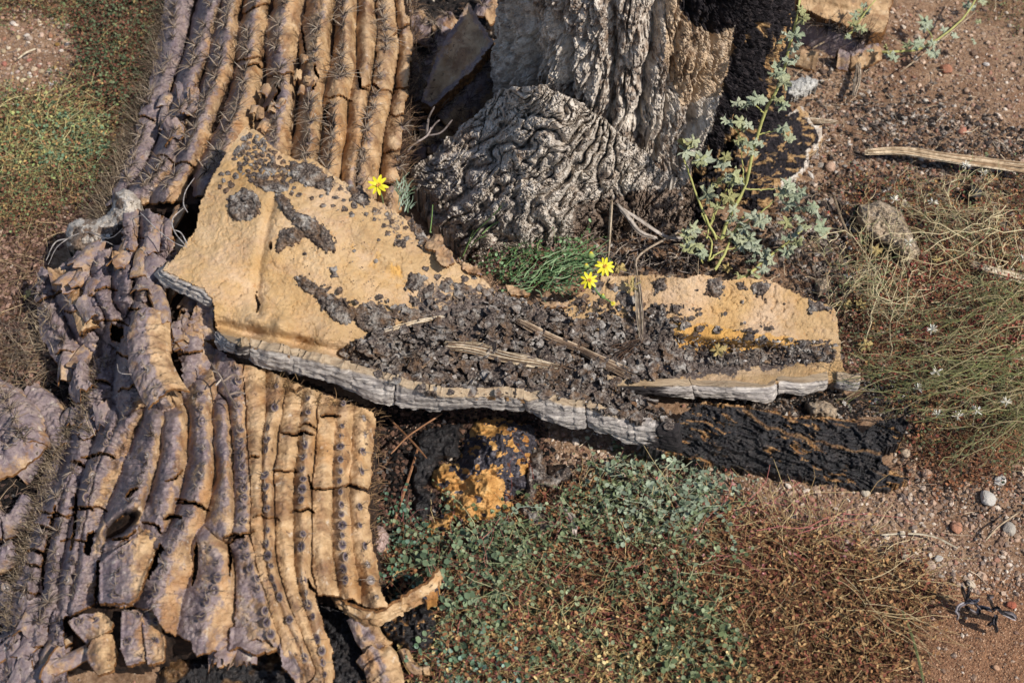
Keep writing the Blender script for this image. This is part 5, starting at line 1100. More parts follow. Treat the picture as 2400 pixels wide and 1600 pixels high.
scr = thing('curled_scrap', at(900, 1470, 0), 'torn curl of tan hide around a black charred mass under the lower cactus end', 'hide scrap')
UC = [(772, 1392), (800, 1404), (838, 1425), (872, 1433), (905, 1425), (960, 1399), (1004, 1366), (1034, 1336)]
BC = [(780, 1412), (806, 1432), (850, 1462), (880, 1466), (912, 1452), (968, 1424), (1012, 1402), (1036, 1372)]
wall('curled_strip', UC, BC, lambda a, b: .072 + .00002 * (a - 880) + 0 * b, lambda a, b: .05 + 0 * a, M_hide, scr, seed=80, rough=.004, thick=.004)
PT = [(985, 1378), (1005, 1358), (1034, 1334), (1030, 1372), (1022, 1402), (998, 1408), (985, 1395)]
sheet('pointed_flap', PT, lambda a, b: .062 + 0 * a, M_gold, scr, 2.3, (4, 10), lambda X, Y, W: .006 * (ridged(X / 20, Y / 14, 3) - .5), .02, lambda X, Y, W: dict(char=sstep(.5, .6, fbm(X / 12, Y / 10, 3))))
rib(scr, [(842, 1436), (858, 1470), (880, 1500), (905, 1520)], 46, lambda a, b: .055 - .0002 * (b - 1436) + 0 * a, h=.008, sp=2000, grey=.3, seed=81, name='hanging_strip', wr=2)
rib(scr, [(872, 1512), (892, 1540), (903, 1585), (905, 1610)], 60, lambda a, b: .045 - .0001 * (b - 1500) + 0 * a, h=.012, sp=2000, grey=.25, seed=82, name='hanging_strip', wr=2.5, tip=1)
rib(scr, [(945, 1516), (958, 1545), (978, 1562), (1010, 1563)], 18, lambda a, b: .03 + 0 * a, h=.006, sp=2000, grey=.2, seed=83, name='hanging_strip', wr=1.2)
PCH = [(880, 1440), (930, 1440), (985, 1410), (1020, 1420), (1030, 1470), (1010, 1520), (960, 1530), (915, 1500), (890, 1480)]
sheet('charred_core', PCH, z0, M_black, scr, 2.4, (10, 14), dome(PCH, 25, .03, .006, .018, 14), .03, lambda X, Y, W: dict(raw=sstep(.66, .72, fbm(X / 9, Y / 7, 3))))
PC2 = [(740, 1400), (830, 1430), (850, 1500), (870, 1580), (900, 1640), (770, 1640), (765, 1500)]
sheet('charred_core', PC2, z0, M_black, scr, 3, (12, 20), dome(PC2, 40, .014, .0, .016, 18), .03, lambda X, Y, W: dict(raw=0 * X))
PC3 = [(380, 1545), (450, 1540), (600, 1500), (690, 1560), (740, 1640), (370, 1640)]
sheet('charred_core', PC3, z0, M_black, scr, 3, (12, 20), dome(PC3, 40, .02, .0, .016, 24), .03, lambda X, Y, W: dict(raw=.4 * sstep(.6, .7, fbm(X / 60, Y / 60, 3))))

wed = thing('hide_wedge', at(1070, 150, 0), 'pointed wedge of dry cactus hide in shade between the ribbed section and the trunk', 'hide scrap')
PW = [(1098, 4), (1121, 42), (1158, 98), (1144, 120), (1106, 165), (1062, 209), (1012, 252), (984, 238), (1003, 180), (1028, 119), (1052, 75), (1066, 55)]
zw = tps([(1098, 4, .15), (1158, 98, .13), (1062, 209, .08), (1012, 252, .06), (984, 238, .05), (1028, 119, .09), (1066, 55, .12), (1090, 110, .12)])
sheet('skin', PW, zw, M_hide, wed, 2.3, (4, 10), lambda X, Y, W: .004 * (fbm(X / 30, Y / 30, 3) - .5) + .004 * sstep(14, 2, dseg(X, Y, PW + [PW[0]])), .02, lambda X, Y, W: dict(grey=np.clip(.25 + .35 * sstep(22, 4, dseg(X, Y, PW + [PW[0]])), 0, 1)))
rib(wed, [(1160, 120), (1118, 180), (1070, 230), (1025, 270)], 60, lambda a, b: zw(a, b) - .02, h=.03, sp=22, grey=.6, seed=90, name='rib', kind='spiny', asz=1.2)
rib(wed, [(1040, 60), (1010, 130), (985, 200), (965, 260)], 50, lambda a, b: zw(a, b) - .03, h=.03, sp=30, grey=.6, seed=91, name='rib', kind='spiny')
bristle([(1150, 130), (1100, 200), (1050, 260)], 260, lambda a, b: zw(a, b) - .03, .04, spread=60, out=(.5, 0, .3), parent=wed, pal=('2a201c', '4a3a30', '6a584a'))
gap = thing('shaded_rib_pile', at(1000, 330, 0), 'dark heap of broken cactus ribs and spines in the gap beside the trunk foot', 'hide scrap')
for k, (pts, w, z_) in enumerate([([(960, 20), (1010, 60), (1060, 30)], 70, .05), ([(980, 300), (1040, 290), (1100, 270), (1150, 240)], 60, .02), ([(960, 330), (1000, 350), (1040, 330)], 50, .02), ([(1120, 30), (1150, -10), (1180, -40)], 60, .06), ([(955, 110), (980, 170), (985, 230)], 46, .03)]):
    rib(gap, pts, w, zc(z_), h=.02, sp=26, grey=.5, seed=95 + k, name='broken_rib', wr=2.5)
bristle([(960, 100), (1000, 260), (1100, 280), (1150, 200)], 260, .02, .04, spread=90, out=(.2, 0, .4), parent=gap, pal=('2a201c', '4a3a30', '7a6450'))

tr = thing('hide_offcut', at(1980, 30, 0), 'smooth pale slab of cactus hide with black spines at the top right of the trunk', 'hide scrap')
PR = [(1872, -60), (2110, -60), (2096, -10), (2084, 40), (2072, 78), (2040, 76), (1982, 62), (1930, 42), (1878, 20), (1868, -10)]
zr_ = tps([(1872, -60, .075), (2110, -60, .05), (2072, 78, .035), (1982, 62, .045), (1878, 20, .06), (1980, -10, .065)])
sheet('skin', PR, zr_, M_hide, tr, 2.4, (4, 14), lambda X, Y, W: .006 * np.exp(-(dseg(X, Y, [(1880, -20), (2000, 10), (2080, 50)]) / 14) ** 2) + .003 * (fbm(X / 30, Y / 30, 3) - .5), .03, lambda X, Y, W: dict(grey=np.full(X.shape, .05)))
rib(tr, [(1880, 40), (1930, 62), (1985, 84), (2030, 96)], 46, lambda a, b: .035 + 0 * a, h=.03, sp=24, grey=.6, seed=110, kind='spiny', asz=1.3)
rib(tr, [(1965, 118), (2005, 120), (2060, 100)], 44, lambda a, b: .03 + 0 * a, h=.02, sp=2000, grey=.35, seed=111, wr=1.6)
rib(tr, [(1850, 108), (1880, 116), (1920, 124)], 34, lambda a, b: .03 + 0 * a, h=.02, sp=2000, grey=.1, seed=112, wr=1.6)
bristle([(1880, 30), (1940, 60), (2000, 80), (2050, 90)], 130, .04, .03, spread=24, out=(0, -.3, .6), parent=tr, pal=('1c1614', '3a2c26'))
bristle([(2028, 92), (2034, 90)], 34, .045, .035, spread=4, out=(0, -.2, .6), parent=tr, pal=('1c1614', '3a2c26'))

PK = [(153, 545), (158, 522), (185, 510), (225, 514), (250, 502), (262, 482), (266, 452), (290, 440), (316, 448), (332, 472), (326, 512), (292, 548), (272, 590), (212, 602), (165, 592), (151, 566)]
kn = sheet('corky_knob', PK, lambda a, b: .06 + .0001 * (a - 200), M_bark, None, 2.2, (3, 10), lambda X, Y, W: dome(PK, 36, .04, .0, .003, 16)(X, Y, W) + seam(12, .003)(X, Y) - .003 * crk(X / 26, Y / 24, .2) - .0015 * crk(X / 9, Y / 8, .25), .06, lambda X, Y, W: dict(char=0 * X, dirt=sstep(.45, .7, fbm(X / 20, Y / 20, 3)) * .6 + .15, fresh=0 * X))
tag(kn, 'rounded two-lobed knob of grey cracked cork left of the slab, under the upper cactus section', 'cork knob')

lf_ = thing('shaded_hide_piece', at(60, 1000, 0), 'purple grey ribbed hide piece lying in shade at the left edge', 'hide scrap')
for k, (pts, w, z_, kw) in enumerate([([(-60, 890), (0, 925), (35, 965), (52, 1010), (60, 1040)], 84, .05, dict(kind='spiny', sp=24, tip=1)), ([(60, 905), (105, 940), (125, 985), (150, 1040)], 60, .035, dict(sp=2000, tip=1)),
        ([(-60, 1080), (0, 1060), (45, 1030), (70, 1000)], 60, .055, dict(kind='ring', sp=30)), ([(-50, 1010), (-10, 1040), (10, 1080)], 60, .04, dict(sp=2000)),
        ([(-50, 1180), (0, 1215), (40, 1190), (60, 1160)], 46, .03, dict(sp=2000)), ([(-50, 1300), (0, 1290), (30, 1270)], 50, .03, dict(sp=40, kind='ring')), ([(40, 1110), (70, 1080), (90, 1050)], 30, .02, dict(sp=2000)), ([(-40, 1380), (0, 1370), (30, 1400)], 50, .02, dict(sp=40, kind='ring'))]):
    rib(lf_, pts, w, zc(z_), h=.02, grey=.75, seed=120 + k, name='broken_rib', wr=2, **kw)

# ------------------------------------------------------------------ crumbs, ash and litter
def chips(acc, n, poly, lo, hi, pal, zf):
    q = scatter(poly, n); W = at(q[:, 0], q[:, 1], zf(q[:, 0], q[:, 1])); sz = lo + (hi - lo) * rng.random(n) ** 1.6; W[:, 2] += sz * .2
    k = 7; th = np.arange(k) * 2 * math.pi / k; rr = .3 + .35 * rng.random((n, k)); cu = rng.normal(0, .5, (n, 1))
    V = np.stack([rr * np.cos(th), rr * np.sin(th), cu * (rr * np.cos(th)) ** 2 + .05 * rng.normal(size=(n, k))], -1); V = np.concatenate([V, V * .9 - np.array([0, 0, .12])], 1)
    Rm = rotm(rng.random(n) * 6.28, rng.normal(0, .6, n), rng.random(n) * 6.28); V = np.einsum('nij,nvj->nvi', Rm, V * sz[:, None, None]) + W[:, None]
    F = np.array([(0, i, i + 1) for i in range(1, k - 1)] + [(i, k + i, (i + 1) % k) for i in range(k)] + [((i + 1) % k, k + i, k + (i + 1) % k) for i in range(k)])
    acc.add(V.reshape(-1, 3), (F[None] + (np.arange(n) * 2 * k)[:, None, None]).reshape(-1, 3), np.repeat(pick(pal, n), 2 * k, 0))
def crumbs(name, label, cat, specs, material=M_crumb, parent=None, zf=None):
    a = Acc()
    for n, poly, lo, hi, pal, w in specs:
        q = scatter(poly, n)
        if zf is not None: W = at(q[:, 0], q[:, 1], zf(q[:, 0], q[:, 1]))
        else: W = at(q[:, 0], q[:, 1], 0.0); W[:, 2] = ground_z(W[:, 0], W[:, 1])
        sz = lo + (hi - lo) * rng.random(n) ** 2; W[:, 2] += sz * .25
        stones(a, W, sz, pick(pal, n, w), flat=.5, jit=.45, octa=True)
    o = a.build(name, material, parent, smooth=False)
    return tag(o, label, cat, kind='stuff') if parent is None else tag(o, kind='stuff')
ASH = ['2a2424', '403836', '5c524c', '80756c', 'a89c90', 'd0c6ba', '6c5644', '9c7c5a']; AW = [2, 3, 4, 4, 3, 1.5, 3, 2]
def zash(X, Y): return zS(X, Y) + .004 + np.where(inpoly(X, Y, P_ash), .006, 0)
crumbs('ash_debris', None, None, [(1300, P_ash, .0015, .008, ASH, AW), (700, [(1160, 700), (1440, 760), (1560, 720), (1620, 860), (1960, 850), (1960, 800), (1620, 790), (1500, 740), (1300, 700)], .002, .007, ASH, AW), (160, [(640, 460), (800, 450), (1000, 560), (1100, 640), (1000, 800), (860, 820), (700, 660)], .001, .003, ASH, AW)], parent=slab, zf=zash)
ca = Acc(); chips(ca, 620, P_ash, .005, .018, ['5c4f48', '7c6c60', '9a8878', '3c3330', 'b8a690', '8a6c4e'], zash); chips(ca, 160, [(1380, 700), (1640, 720), (1960, 810), (1960, 850), (1600, 860), (1400, 790)], .005, .014, ['5c4f48', '7c6c60', 'a8927c', '3c3330'], zash)
chips(ca, 120, [(680, 640), (880, 700), (1180, 700), (1160, 790), (900, 800)], .004, .012, ['5c4f48', '7c6c60', '9a8878', '3c3330'], zash)
tag(ca.build('ash_chips', M_char, slab, smooth=False), kind='stuff')
DEB = ['2a2422', '443a35', '5e5048', '7c6c60', '9c8a7a', 'c0b2a2', '6b4c36', '86623f', 'dcd2c4']; DW = [4, 4, 4, 3, 3, 1.5, 3, 2, .6]
crumbs('burnt_litter', 'grey and black burnt crumbs and bark bits strewn around the trunk foot', 'litter',
       [(4200, R_deb, .0025, .010, DEB, DW), (1500, [(1830, 430), (2100, 430), (2060, 720), (1900, 700), (1780, 560)], .003, .012, DEB, DW), (900, [(1340, 520), (1660, 500), (1860, 600), (1700, 650), (1400, 640), (1080, 620)], .003, .010, ['3c2c22', '5a4030', '74543c', '2a201a', '8c6c50'], None),
        (1300, [(1590, 925), (1960, 915), (2080, 980), (1900, 990), (1640, 960)], .003, .009, DEB, DW), (1400, [(2000, 230), (2420, 300), (2420, 420), (2050, 380)], .003, .010, DEB, DW), (900, [(2080, 1060), (2420, 1080), (2420, 1240), (2180, 1200)], .002, .006, DEB, DW),
        (900, [(2000, 880), (2160, 900), (2140, 1040), (2040, 960)], .003, .009, DEB, DW), (700, [(1290, 1060), (1700, 1100), (1640, 1180), (1300, 1180)], .003, .009, ['5a4030', '7c5c44', '3a2a20', '9c7c60', 'b89a7c'], None)])
BLK = ['0c0b0b', '181414', '2a2220', '3c302a', '5c4430', '6a6460']; BW = [4, 4, 3, 2, 1, 1]
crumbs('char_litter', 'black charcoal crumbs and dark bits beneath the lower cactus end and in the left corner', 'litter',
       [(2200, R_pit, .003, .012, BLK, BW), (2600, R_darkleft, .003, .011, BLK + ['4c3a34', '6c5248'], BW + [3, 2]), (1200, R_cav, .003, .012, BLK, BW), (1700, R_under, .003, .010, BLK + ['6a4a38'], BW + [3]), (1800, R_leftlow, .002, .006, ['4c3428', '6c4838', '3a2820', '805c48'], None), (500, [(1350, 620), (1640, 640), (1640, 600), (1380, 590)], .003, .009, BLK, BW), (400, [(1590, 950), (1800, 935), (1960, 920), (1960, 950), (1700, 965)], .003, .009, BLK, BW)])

def fibres(name, pts, z, w, n, pal, label, cat='dry fibres', r=.0006, fray=1.0, parent=None, lift=.004, K=14, group=None):
    """a bundle of dry strands following photo points (px, py[, width px])"""
    S = spline([(p[0], p[1], (p[2] if len(p) > 2 else w)) for p in pts], K)
    Z = z(S[:, 0], S[:, 1]) if callable(z) else np.full(K, z) if np.isscalar(z) else np.interp(np.linspace(0, 1, K), np.linspace(0, 1, len(z)), z)
    C = at(S[:, 0], S[:, 1], Z); T = np.gradient(C, axis=0); T /= np.linalg.norm(T, axis=1, keepdims=True)
    Sd = np.cross(T, [0, 0, 1.]); Sd /= np.linalg.norm(Sd, axis=1, keepdims=True); Nn = np.cross(Sd, T)
    o = (rng.random((n, 1)) - .5); t = np.linspace(0, 1, K)[None]
    o = o + fray * .35 * (fbm(t * 3 + rng.random((n, 1)) * 50, o * 9, 2) - .5); v = rng.random((n, 1)) - .3
    W = S[:, 2] * .00056
    a0 = rng.random((n, 1)) ** 2 * (.22 if n > 6 else 0); a1 = 1 - rng.random((n, 1)) ** 2 * (.22 if n > 6 else 0); fi = (a0 + (a1 - a0) * t) * (K - 1); i0 = np.clip(fi.astype(int), 0, K - 2); fr = (fi - i0)[..., None]
    GI = lambda A: A[i0] * (1 - fr) + A[i0 + 1] * fr
    P = GI(C) + GI(Sd) * (o * GI(W[:, None])[..., 0])[..., None] + GI(Nn) * ((np.abs(v) * lift + .001) * np.ones((1, K)))[..., None]
    a = Acc(); s0 = rng.integers(0, 3, n)
    tubes(P, r * (.6 + .8 * rng.random((n, 1))) * np.interp(t, [0, .1, .9, 1], [.5, 1, 1, .4]), pick(pal, n), a, 4)
    ob = a.build(name, M_wood, parent, smooth=False)
    return tag(ob, label, cat, group) if label else ob
STRAW = ['c8b08c', 'b09470', 'dcc8a4', '94785a', 'e6d6b8', '7c624a']; GREYW = ['8c7868', 'a8947c', '6c5a4c', 'c0ac90']
fibres('fibre_bundle', [(1040, 812, 18), (1110, 818, 26), (1180, 838, 26), (1250, 852, 20), (1312, 864, 8)], zash, 22, 46, STRAW, 'pale frayed straw bundle lying on the ash, nearer the grey cut edge', lift=.007)
fibres('fibre_bundle', [(1205, 750, 14), (1280, 790, 16), (1360, 822, 16), (1420, 855, 22), (1490, 884, 34)], zash, 18, 40, ['a88c6c', '8c7056', 'c0a888', '6c543f'], 'brown twisted straw bundle slanting down over the ash mass', lift=.007)
fibres('fibre_bundle', [(876, 788, 6), (940, 768, 8), (1000, 752, 9), (1040, 746, 6)], zash, 9, 12, STRAW, 'thin pale splinter on the ash above the frayed straw bundle', lift=.005)
fibres('fibre_bundle', [(1492, 648, 12), (1496, 700, 16), (1500, 750, 15), (1502, 800, 8)], lambda a, b: zS(a, b) + .012, 15, 22, GREYW + ['d0bc9c'], 'grey brown fibre strip standing across the right part of the slab', lift=.005)
fibres('fibre_bundle', [(1440, 840, 60), (1500, 805, 12), (1504, 800, 10)], zash, 30, 30, ['4a3628', '6b4c34', '2e221c'], 'fan of dark brown needles at the lower end of the fibre strip', lift=.010, r=.0004)
fibres('dry_stick', [(2025, 362, 12), (2110, 358, 24), (2200, 372, 22), (2300, 386, 30), (2420, 402, 34)], [.012, .016, .016, .016, .016], 26, 90, ['d0b48c', 'b8976c', 'e0c8a2', 'a07e58'], 'long pale split stick reaching in from the right edge', 'stick', r=.0009, lift=.009)
fibres('dry_stick', [(2272, 622, 20), (2330, 640, 22), (2420, 662, 26)], [.012, .014, .014], 22, 60, ['d8c4a0', 'c0a47c', 'eadcc0'], 'short pale split stick at the right edge beside the green stems', 'stick', r=.0009, lift=.009)
fibres('dry_stick', [(2012, 150, 10), (2008, 190, 18), (2000, 230, 10)], .012, 14, 30, ['b8a084', '94806a', 'd2bfa2'], 'small curled grey splinter on the litter right of the trunk', 'stick', lift=.006)
fibres('dry_stick', [(1880, 282, 16), (1920, 286, 16), (1965, 290, 10)], .014, 14, 24, STRAW, 'little straw bundle beside the charred trunk foot', 'stick', lift=.006)
fibres('dry_stick', [(1640, 205 + 350, 8), (1600, 560, 8), (1560, 558, 7), (1500, 520, 9), (1440, 480, 9)], lambda a, b: .03 + .0004 * (560 - b), 9, 12, ['b8aca0', '8c8078', 'd8ccbc', '5e544c'], 'grey gnarled root branching at the trunk foot', 'root', r=.0012)
fibres('dry_stick', [(1540, 560, 8), (1500, 545, 9), (1468, 505, 9), (1445, 478, 8)], lambda a, b: .035 + .0004 * (560 - b), 8, 10, ['c4b8aa', '94887c', '5e544c'], 'pale thin root pressed against the trunk foot', 'root', r=.0012)
fibres('dry_stick', [(1320, 1195, 10), (1340, 1220, 18), (1345, 1262, 10)], .02, 14, 24, ['c8b4a0', 'a8948c', 'e0d0c0'], 'curled whitish root fibres beside the burnt lump', 'root', lift=.008)
fibres('grass_stalk', [(1590, -30), (1578, 60), (1556, 170), (1530, 290), (1502, 400), (1484, 500), (1480, 560)], [.36, .33, .27, .20, .13, .06, .01], 3, 4, ['c8b49c', 'b09a80'], 'tall thin dry stalk leaning across the trunk', 'stalk', r=.0016, fray=0, lift=.0005, K=24)
fibres('grass_stalk', [(1434, 468), (1430, 530), (1425, 605)], [.10, .06, .01], 3, 4, ['b8a488', 'a08c74'], 'short straight dry stalk behind the upper yellow flower', 'stalk', r=.0015, fray=0, lift=.0005)
fibres('grass_stalk', [(1600, 540), (1498, 600), (1494, 650)], [.03, .05, .06], 3, 4, ['a8947c'], 'thin stem stub above the fibre strip', 'stalk', r=.0012, fray=0, lift=.0005)
tw = thing('bare_twig', at(1000, 330, .03), 'bare forked twig in front of the dark gap beside the trunk', 'twig')
for p, z in [([(930, 410), (960, 350), (1000, 320), (1010, 300)], [.05, .06, .08, .09]), ([(1000, 320), (1005, 280), (1020, 250)], [.08, .10, .12]), ([(1000, 320), (1035, 312), (1062, 282)], [.08, .09, .11]), ([(1005, 312), (1020, 292), (1032, 282)], [.08, .09, .10])]:
    fibres('branch', p, z, 2, 3, ['a09088', 'c0b2a4'], None, r=.0011, fray=0, parent=tw, lift=.0005)
tw = thing('bare_twig', at(520, 900, .16), 'small forked dry twig lying on the ribs under the grey edge', 'twig')
for p in [[(494, 850), (520, 890), (540, 930), (556, 955)], [(522, 892), (510, 875), (498, 870)], [(524, 895), (545, 880), (556, 882)], [(540, 925), (560, 920), (575, 924)], [(520, 888), (505, 905)]]:
    fibres('branch', p, .165, 2, 3, ['b0a090', '8c7868'], None, r=.0009, fray=0, parent=tw, lift=.0005)
for k, (p, z, lab) in enumerate([([(330, 500), (370, 540), (410, 570), (440, 582)], [.19, .2, .2, .2], 'thick pale root strand looping over the gap left of the slab'), ([(438, 580), (410, 545), (405, 515), (430, 490)], [.2, .2, .2, .19], 'pale strand curving over the black gap beside the slab'), ([(440, 575), (425, 548), (408, 540)], [.2, .2, .2], 'short pale strand inside the black gap beside the slab'),
        ([(115, 620), (140, 575), (200, 545), (260, 560), (310, 515), (338, 505)], [.06, .09, .1, .12, .16, .18], 'thin pale strand over the corky knob'), ([(200, 590), (240, 568), (265, 575), (285, 590)], [.1, .12, .12, .12], 'thin looping strand right of the corky knob'), ([(455, 420), (435, 450), (430, 480), (440, 500)], [.17, .19, .19, .19], 'thin pale strand dropping from the ribs beside the slab'), ([(110, 610), (130, 570), (160, 560)], [.05, .07, .08], 'fine pale strand at the left foot of the corky knob'),
        ([(275, 855), (282, 875), (320, 880)], [.15, .16, .15], 'fine curled strand on the crumpled ribs')]):
    fibres('root_strand', p, z, 2, 3, ['9c9490', 'bab2ac'], lab, 'strand', r=.00055, fray=.2, lift=.001, K=20)
for k, (p, lab) in enumerate([([(2310, 1268), (2340, 1235), (2390, 1200)], 'straight pale straw on the gravel near the right edge'), ([(2065, 1253), (2130, 1250), (2190, 1258), (2245, 1285)], 'arched pale straw on the gravel above the sand'), ([(42, 140), (62, 125), (84, 116)], 'short white straw on the pebble patch'), ([(1680, 1110), (1720, 1150), (1765, 1205)], 'dark thin twig on the gravel under the burnt bark'),
        ([(916, 1064), (960, 1020), (1036, 970)], 'orange brown stalk in the dark hollow under the slab'), ([(905, 975), (960, 1030), (1000, 1075)], 'thin brown stem crossing the hollow under the slab'), ([(980, 1050), (955, 1130), (920, 1235)], 'long thin brown stem beside the burnt lump'), ([(1955, 460), (1975, 520), (2010, 590)], 'thin curved pale straw beside the tan clod'), ([(2285, 30), (2200, 100), (2110, 170)], 'pale straw at the top right corner'),
        ([(2040, 20), (2080, 80), (2130, 110)], 'tan fibrous straw over the pale hide offcut'), ([(1905, 115), (1950, 90), (2000, 60)], 'tan straw leaning on the pale hide offcut'), ([(2110, 1420), (2140, 1500), (2165, 1600)], 'olive green stem arching at the bottom right'), ([(125, 290), (160, 320), (185, 360), (205, 395)], 'brown broken twig across the green mat at left'), ([(370, 0), (395, 30), (400, 60)], 'bent straw beside the top of the spiny ribs')]):
    fibres('dry_straw', p, lambda a, b: .014 + 0 * np.asarray(a, float) + (.02 if 'hollow' in lab else 0), 3, 4, (['8c5c38', 'a87446'] if 'brown' in lab else ['6c7040', '848a4c'] if 'olive' in lab else ['4a3c34'] if 'dark' in lab else ['cabb9c', 'ab9474']), lab, 'straw', r=.0009, fray=.1, lift=.0005, K=18)
# charred forked twigs in the sand
ct = thing('charred_twigs', at(2300, 1420, 0), 'black and white charred forked twigs sticking up from the sand at lower right', 'twig')
CTW = [([(2262, 1412), (2255, 1390), (2250, 1370)], [.01, .04, .06]), ([(2262, 1412), (2268, 1385), (2272, 1375)], [.01, .03, .05]), ([(2262, 1415), (2245, 1425), (2240, 1450)], [.02, .03, .01]), ([(2262, 1415), (2285, 1410), (2292, 1402)], [.02, .03, .03]), ([(2270, 1402), (2282, 1412), (2296, 1428)], [.03, .03, .02]),
       ([(2325, 1432), (2320, 1410), (2315, 1398), (2328, 1398)], [.02, .04, .05, .05]), ([(2325, 1432), (2340, 1425), (2345, 1436), (2378, 1452)], [.03, .04, .03, .02]), ([(2333, 1440), (2328, 1460), (2318, 1470)], [.03, .03, .01]), ([(2328, 1460), (2332, 1480)], [.03, .01]), ([(2325, 1432), (2300, 1425), (2290, 1440)], [.02, .02, .01]), ([(2290, 1440), (2275, 1432), (2262, 1420)], [.01, .02, .01]), ([(2345, 1436), (2366, 1438), (2380, 1450)], [.03, .03, .02])]
for p, z in CTW: fibres('branch', p, z, 6, 8, ['1c1a1e', '2e2a2e', '6c656c', '9c9498', '4a3c34'], None, r=.0010, fray=1.6, parent=ct, lift=.003, K=10)
# clods and odd bits on the right
def clod(poly, h, label, material, cat, seed=0, r=20, z=0.0, rough=.008, at_=None):
    o = sheet('clod', poly, lambda a, b: z + 0 * a, material, None, 2.4, (6, 10), dome(poly, r, h, 0, rough, 12), .02, at_)
    return tag(o, label, cat)
M_clod = mat('dry_clod', [(0.3, '7c6a58'), (0.5, 'a8947c'), (0.7, 'd0bfa6')], 200, bump=[(300, .004, 1)], layers=[dict(stops=[(.4, '3c322c'), (.7, '5c4c42')], scale=200, mscale=90, lo=.56, hi=.66)])
clod([(2010, 480), (2060, 468), (2110, 490), (2130, 530), (2160, 590), (2130, 620), (2085, 580), (2040, 560), (2005, 520)], .035, 'crumbly tan clod right of the mallow leaves, half under thin dry stems', M_clod, 'clod')
clod([(1848, 190), (1890, 176), (1926, 190), (1900, 215), (1862, 232), (1835, 225)], .018, 'heap of whitish ash beside the burnt side of the trunk', mat('white_ash', [(0.3, '8a8680'), (0.5, 'bcb8b0'), (0.7, 'e4e0d8')], 300, bump=[(400, .004, 1)]), 'ash heap')
clod([(1905, 655), (1945, 640), (1950, 680), (1915, 700)], .015, 'small whitish ash crust beside the top right corner of the slab', M_clod, 'clod')
clod([(2270, 430), (2305, 440), (2300, 465), (2270, 470)], .02, 'dark grey woody nub under the long split stick', M_black, 'nub', at_=lambda X, Y, W: dict(raw=0 * X))
clod([(2110, 935), (2132, 945), (2128, 975), (2100, 965)], .016, 'round black charcoal piece between the green stems', M_black, 'charcoal', at_=lambda X, Y, W: dict(raw=0 * X))
clod([(1885, 940), (1930, 935), (1965, 955), (1960, 985), (1900, 975)], .022, 'crumbly brown clod behind the top edge of the burnt bark', M_clod, 'clod')
clod([(1270, 1090), (1330, 1085), (1335, 1135), (1290, 1150)], .02, 'dark rounded clod right of the burnt lump', M_dark, 'clod')
PS1 = [(1000, 566), (1018, 548), (1036, 548), (1044, 575), (1062, 590), (1066, 618), (1040, 626), (1022, 612), (1022, 590), (992, 580)]
for pp, zz, lab in [(PS1, .155, 'pinkish curled skin flake at the slab\'s upper edge near the trunk'), ([(1070, 600), (1095, 615), (1120, 625), (1132, 645), (1095, 640), (1078, 625)], .13, 'small reddish curled flake right of the pinkish one'), ([(1178, 665), (1215, 672), (1248, 688), (1240, 694), (1196, 690)], .10, 'thin brown peeled flake above the ash near the green clump'), ([(1268, 705), (1320, 708), (1340, 700), (1330, 722), (1275, 720)], .085, 'dull brown curled flake on the slab\'s back edge')]:
    o = sheet('skin_flake', pp, lambda a, b, zz=zz: zz + 0 * a, M_hide, None, 2.2, (4, 10), lambda X, Y, W: .010 * (fbm(X / 16, Y / 16, 3) - .5) + .003 * (ridged(X / 9, Y / 9, 3) - .5), .004, lambda X, Y, W: dict(grey=np.full(X.shape, .35)))
    tag(o, lab, 'flake')

# ------------------------------------------------------------------ vegetation
LEAF_V = np.array([(0, 0, 0), (.28, .30, .05), (.74, .28, .05), (1, 0, 0), (.74, -.28, .05), (.28, -.30, .05)]); LEAF_F = np.array([(0, 1, 2, 3), (0, 3, 4, 5)])
def leaves(acc, P, d, size, col, wide=1.0, tilt=.5):
    N = len(P); yaw = np.arctan2(d[:, 1], d[:, 0]) + rng.normal(0, .5, N)
    R = rotm(yaw, -rng.normal(.1, tilt, N), rng.normal(0, .5, N) * 0); roll = rng.normal(0, tilt, N)
    V = LEAF_V[None] * np.array([1, wide, 1]); c, s = np.cos(roll)[:, None], np.sin(roll)[:, None]
    V = np.stack([V[..., 0] + 0 * c, V[..., 1] * c - V[..., 2] * s, V[..., 1] * s + V[..., 2] * c], -1) * np.asarray(size)[:, None, None]
    V = np.einsum('nij,nvj->nvi', R, V) + P[:, None]
    F = LEAF_F[None] + (np.arange(N) * 6)[:, None, None]
    acc.add(V.reshape(-1, 3), F.reshape(-1, 4), np.repeat(col, 6, 0))
def stems(acc, P0, d, L, K=7, r=.0005, col=None, droop=.0, wig=.25, rise=.0):
    """wandering stems; returns node points (N,K,3) and local directions"""
    N = len(P0); a = np.arctan2(d[:, 1], d[:, 0]); pts = [P0]; ds = []
    p = P0.copy(); vz = np.full(N, rise) + rng.normal(0, .12, N)
    for k in range(K - 1):
        a = a + rng.normal(0, wig, N); vz = vz - droop + rng.normal(0, .08, N)
        v = np.stack([np.cos(a), np.sin(a), vz], -1); ds.append(v)
        p = p + v * (L / (K - 1))[:, None]; g = ground_z(p[:, 0], p[:, 1]) + .0015; p[:, 2] = np.maximum(p[:, 2], g); pts.append(p)
    ds.append(ds[-1]); P = np.stack(pts, 1)
    tubes(P, np.linspace(r, r * .45, K)[None] * (.7 + .6 * rng.random((N, 1))), col, acc, 3)
    return P, np.stack(ds, 1)
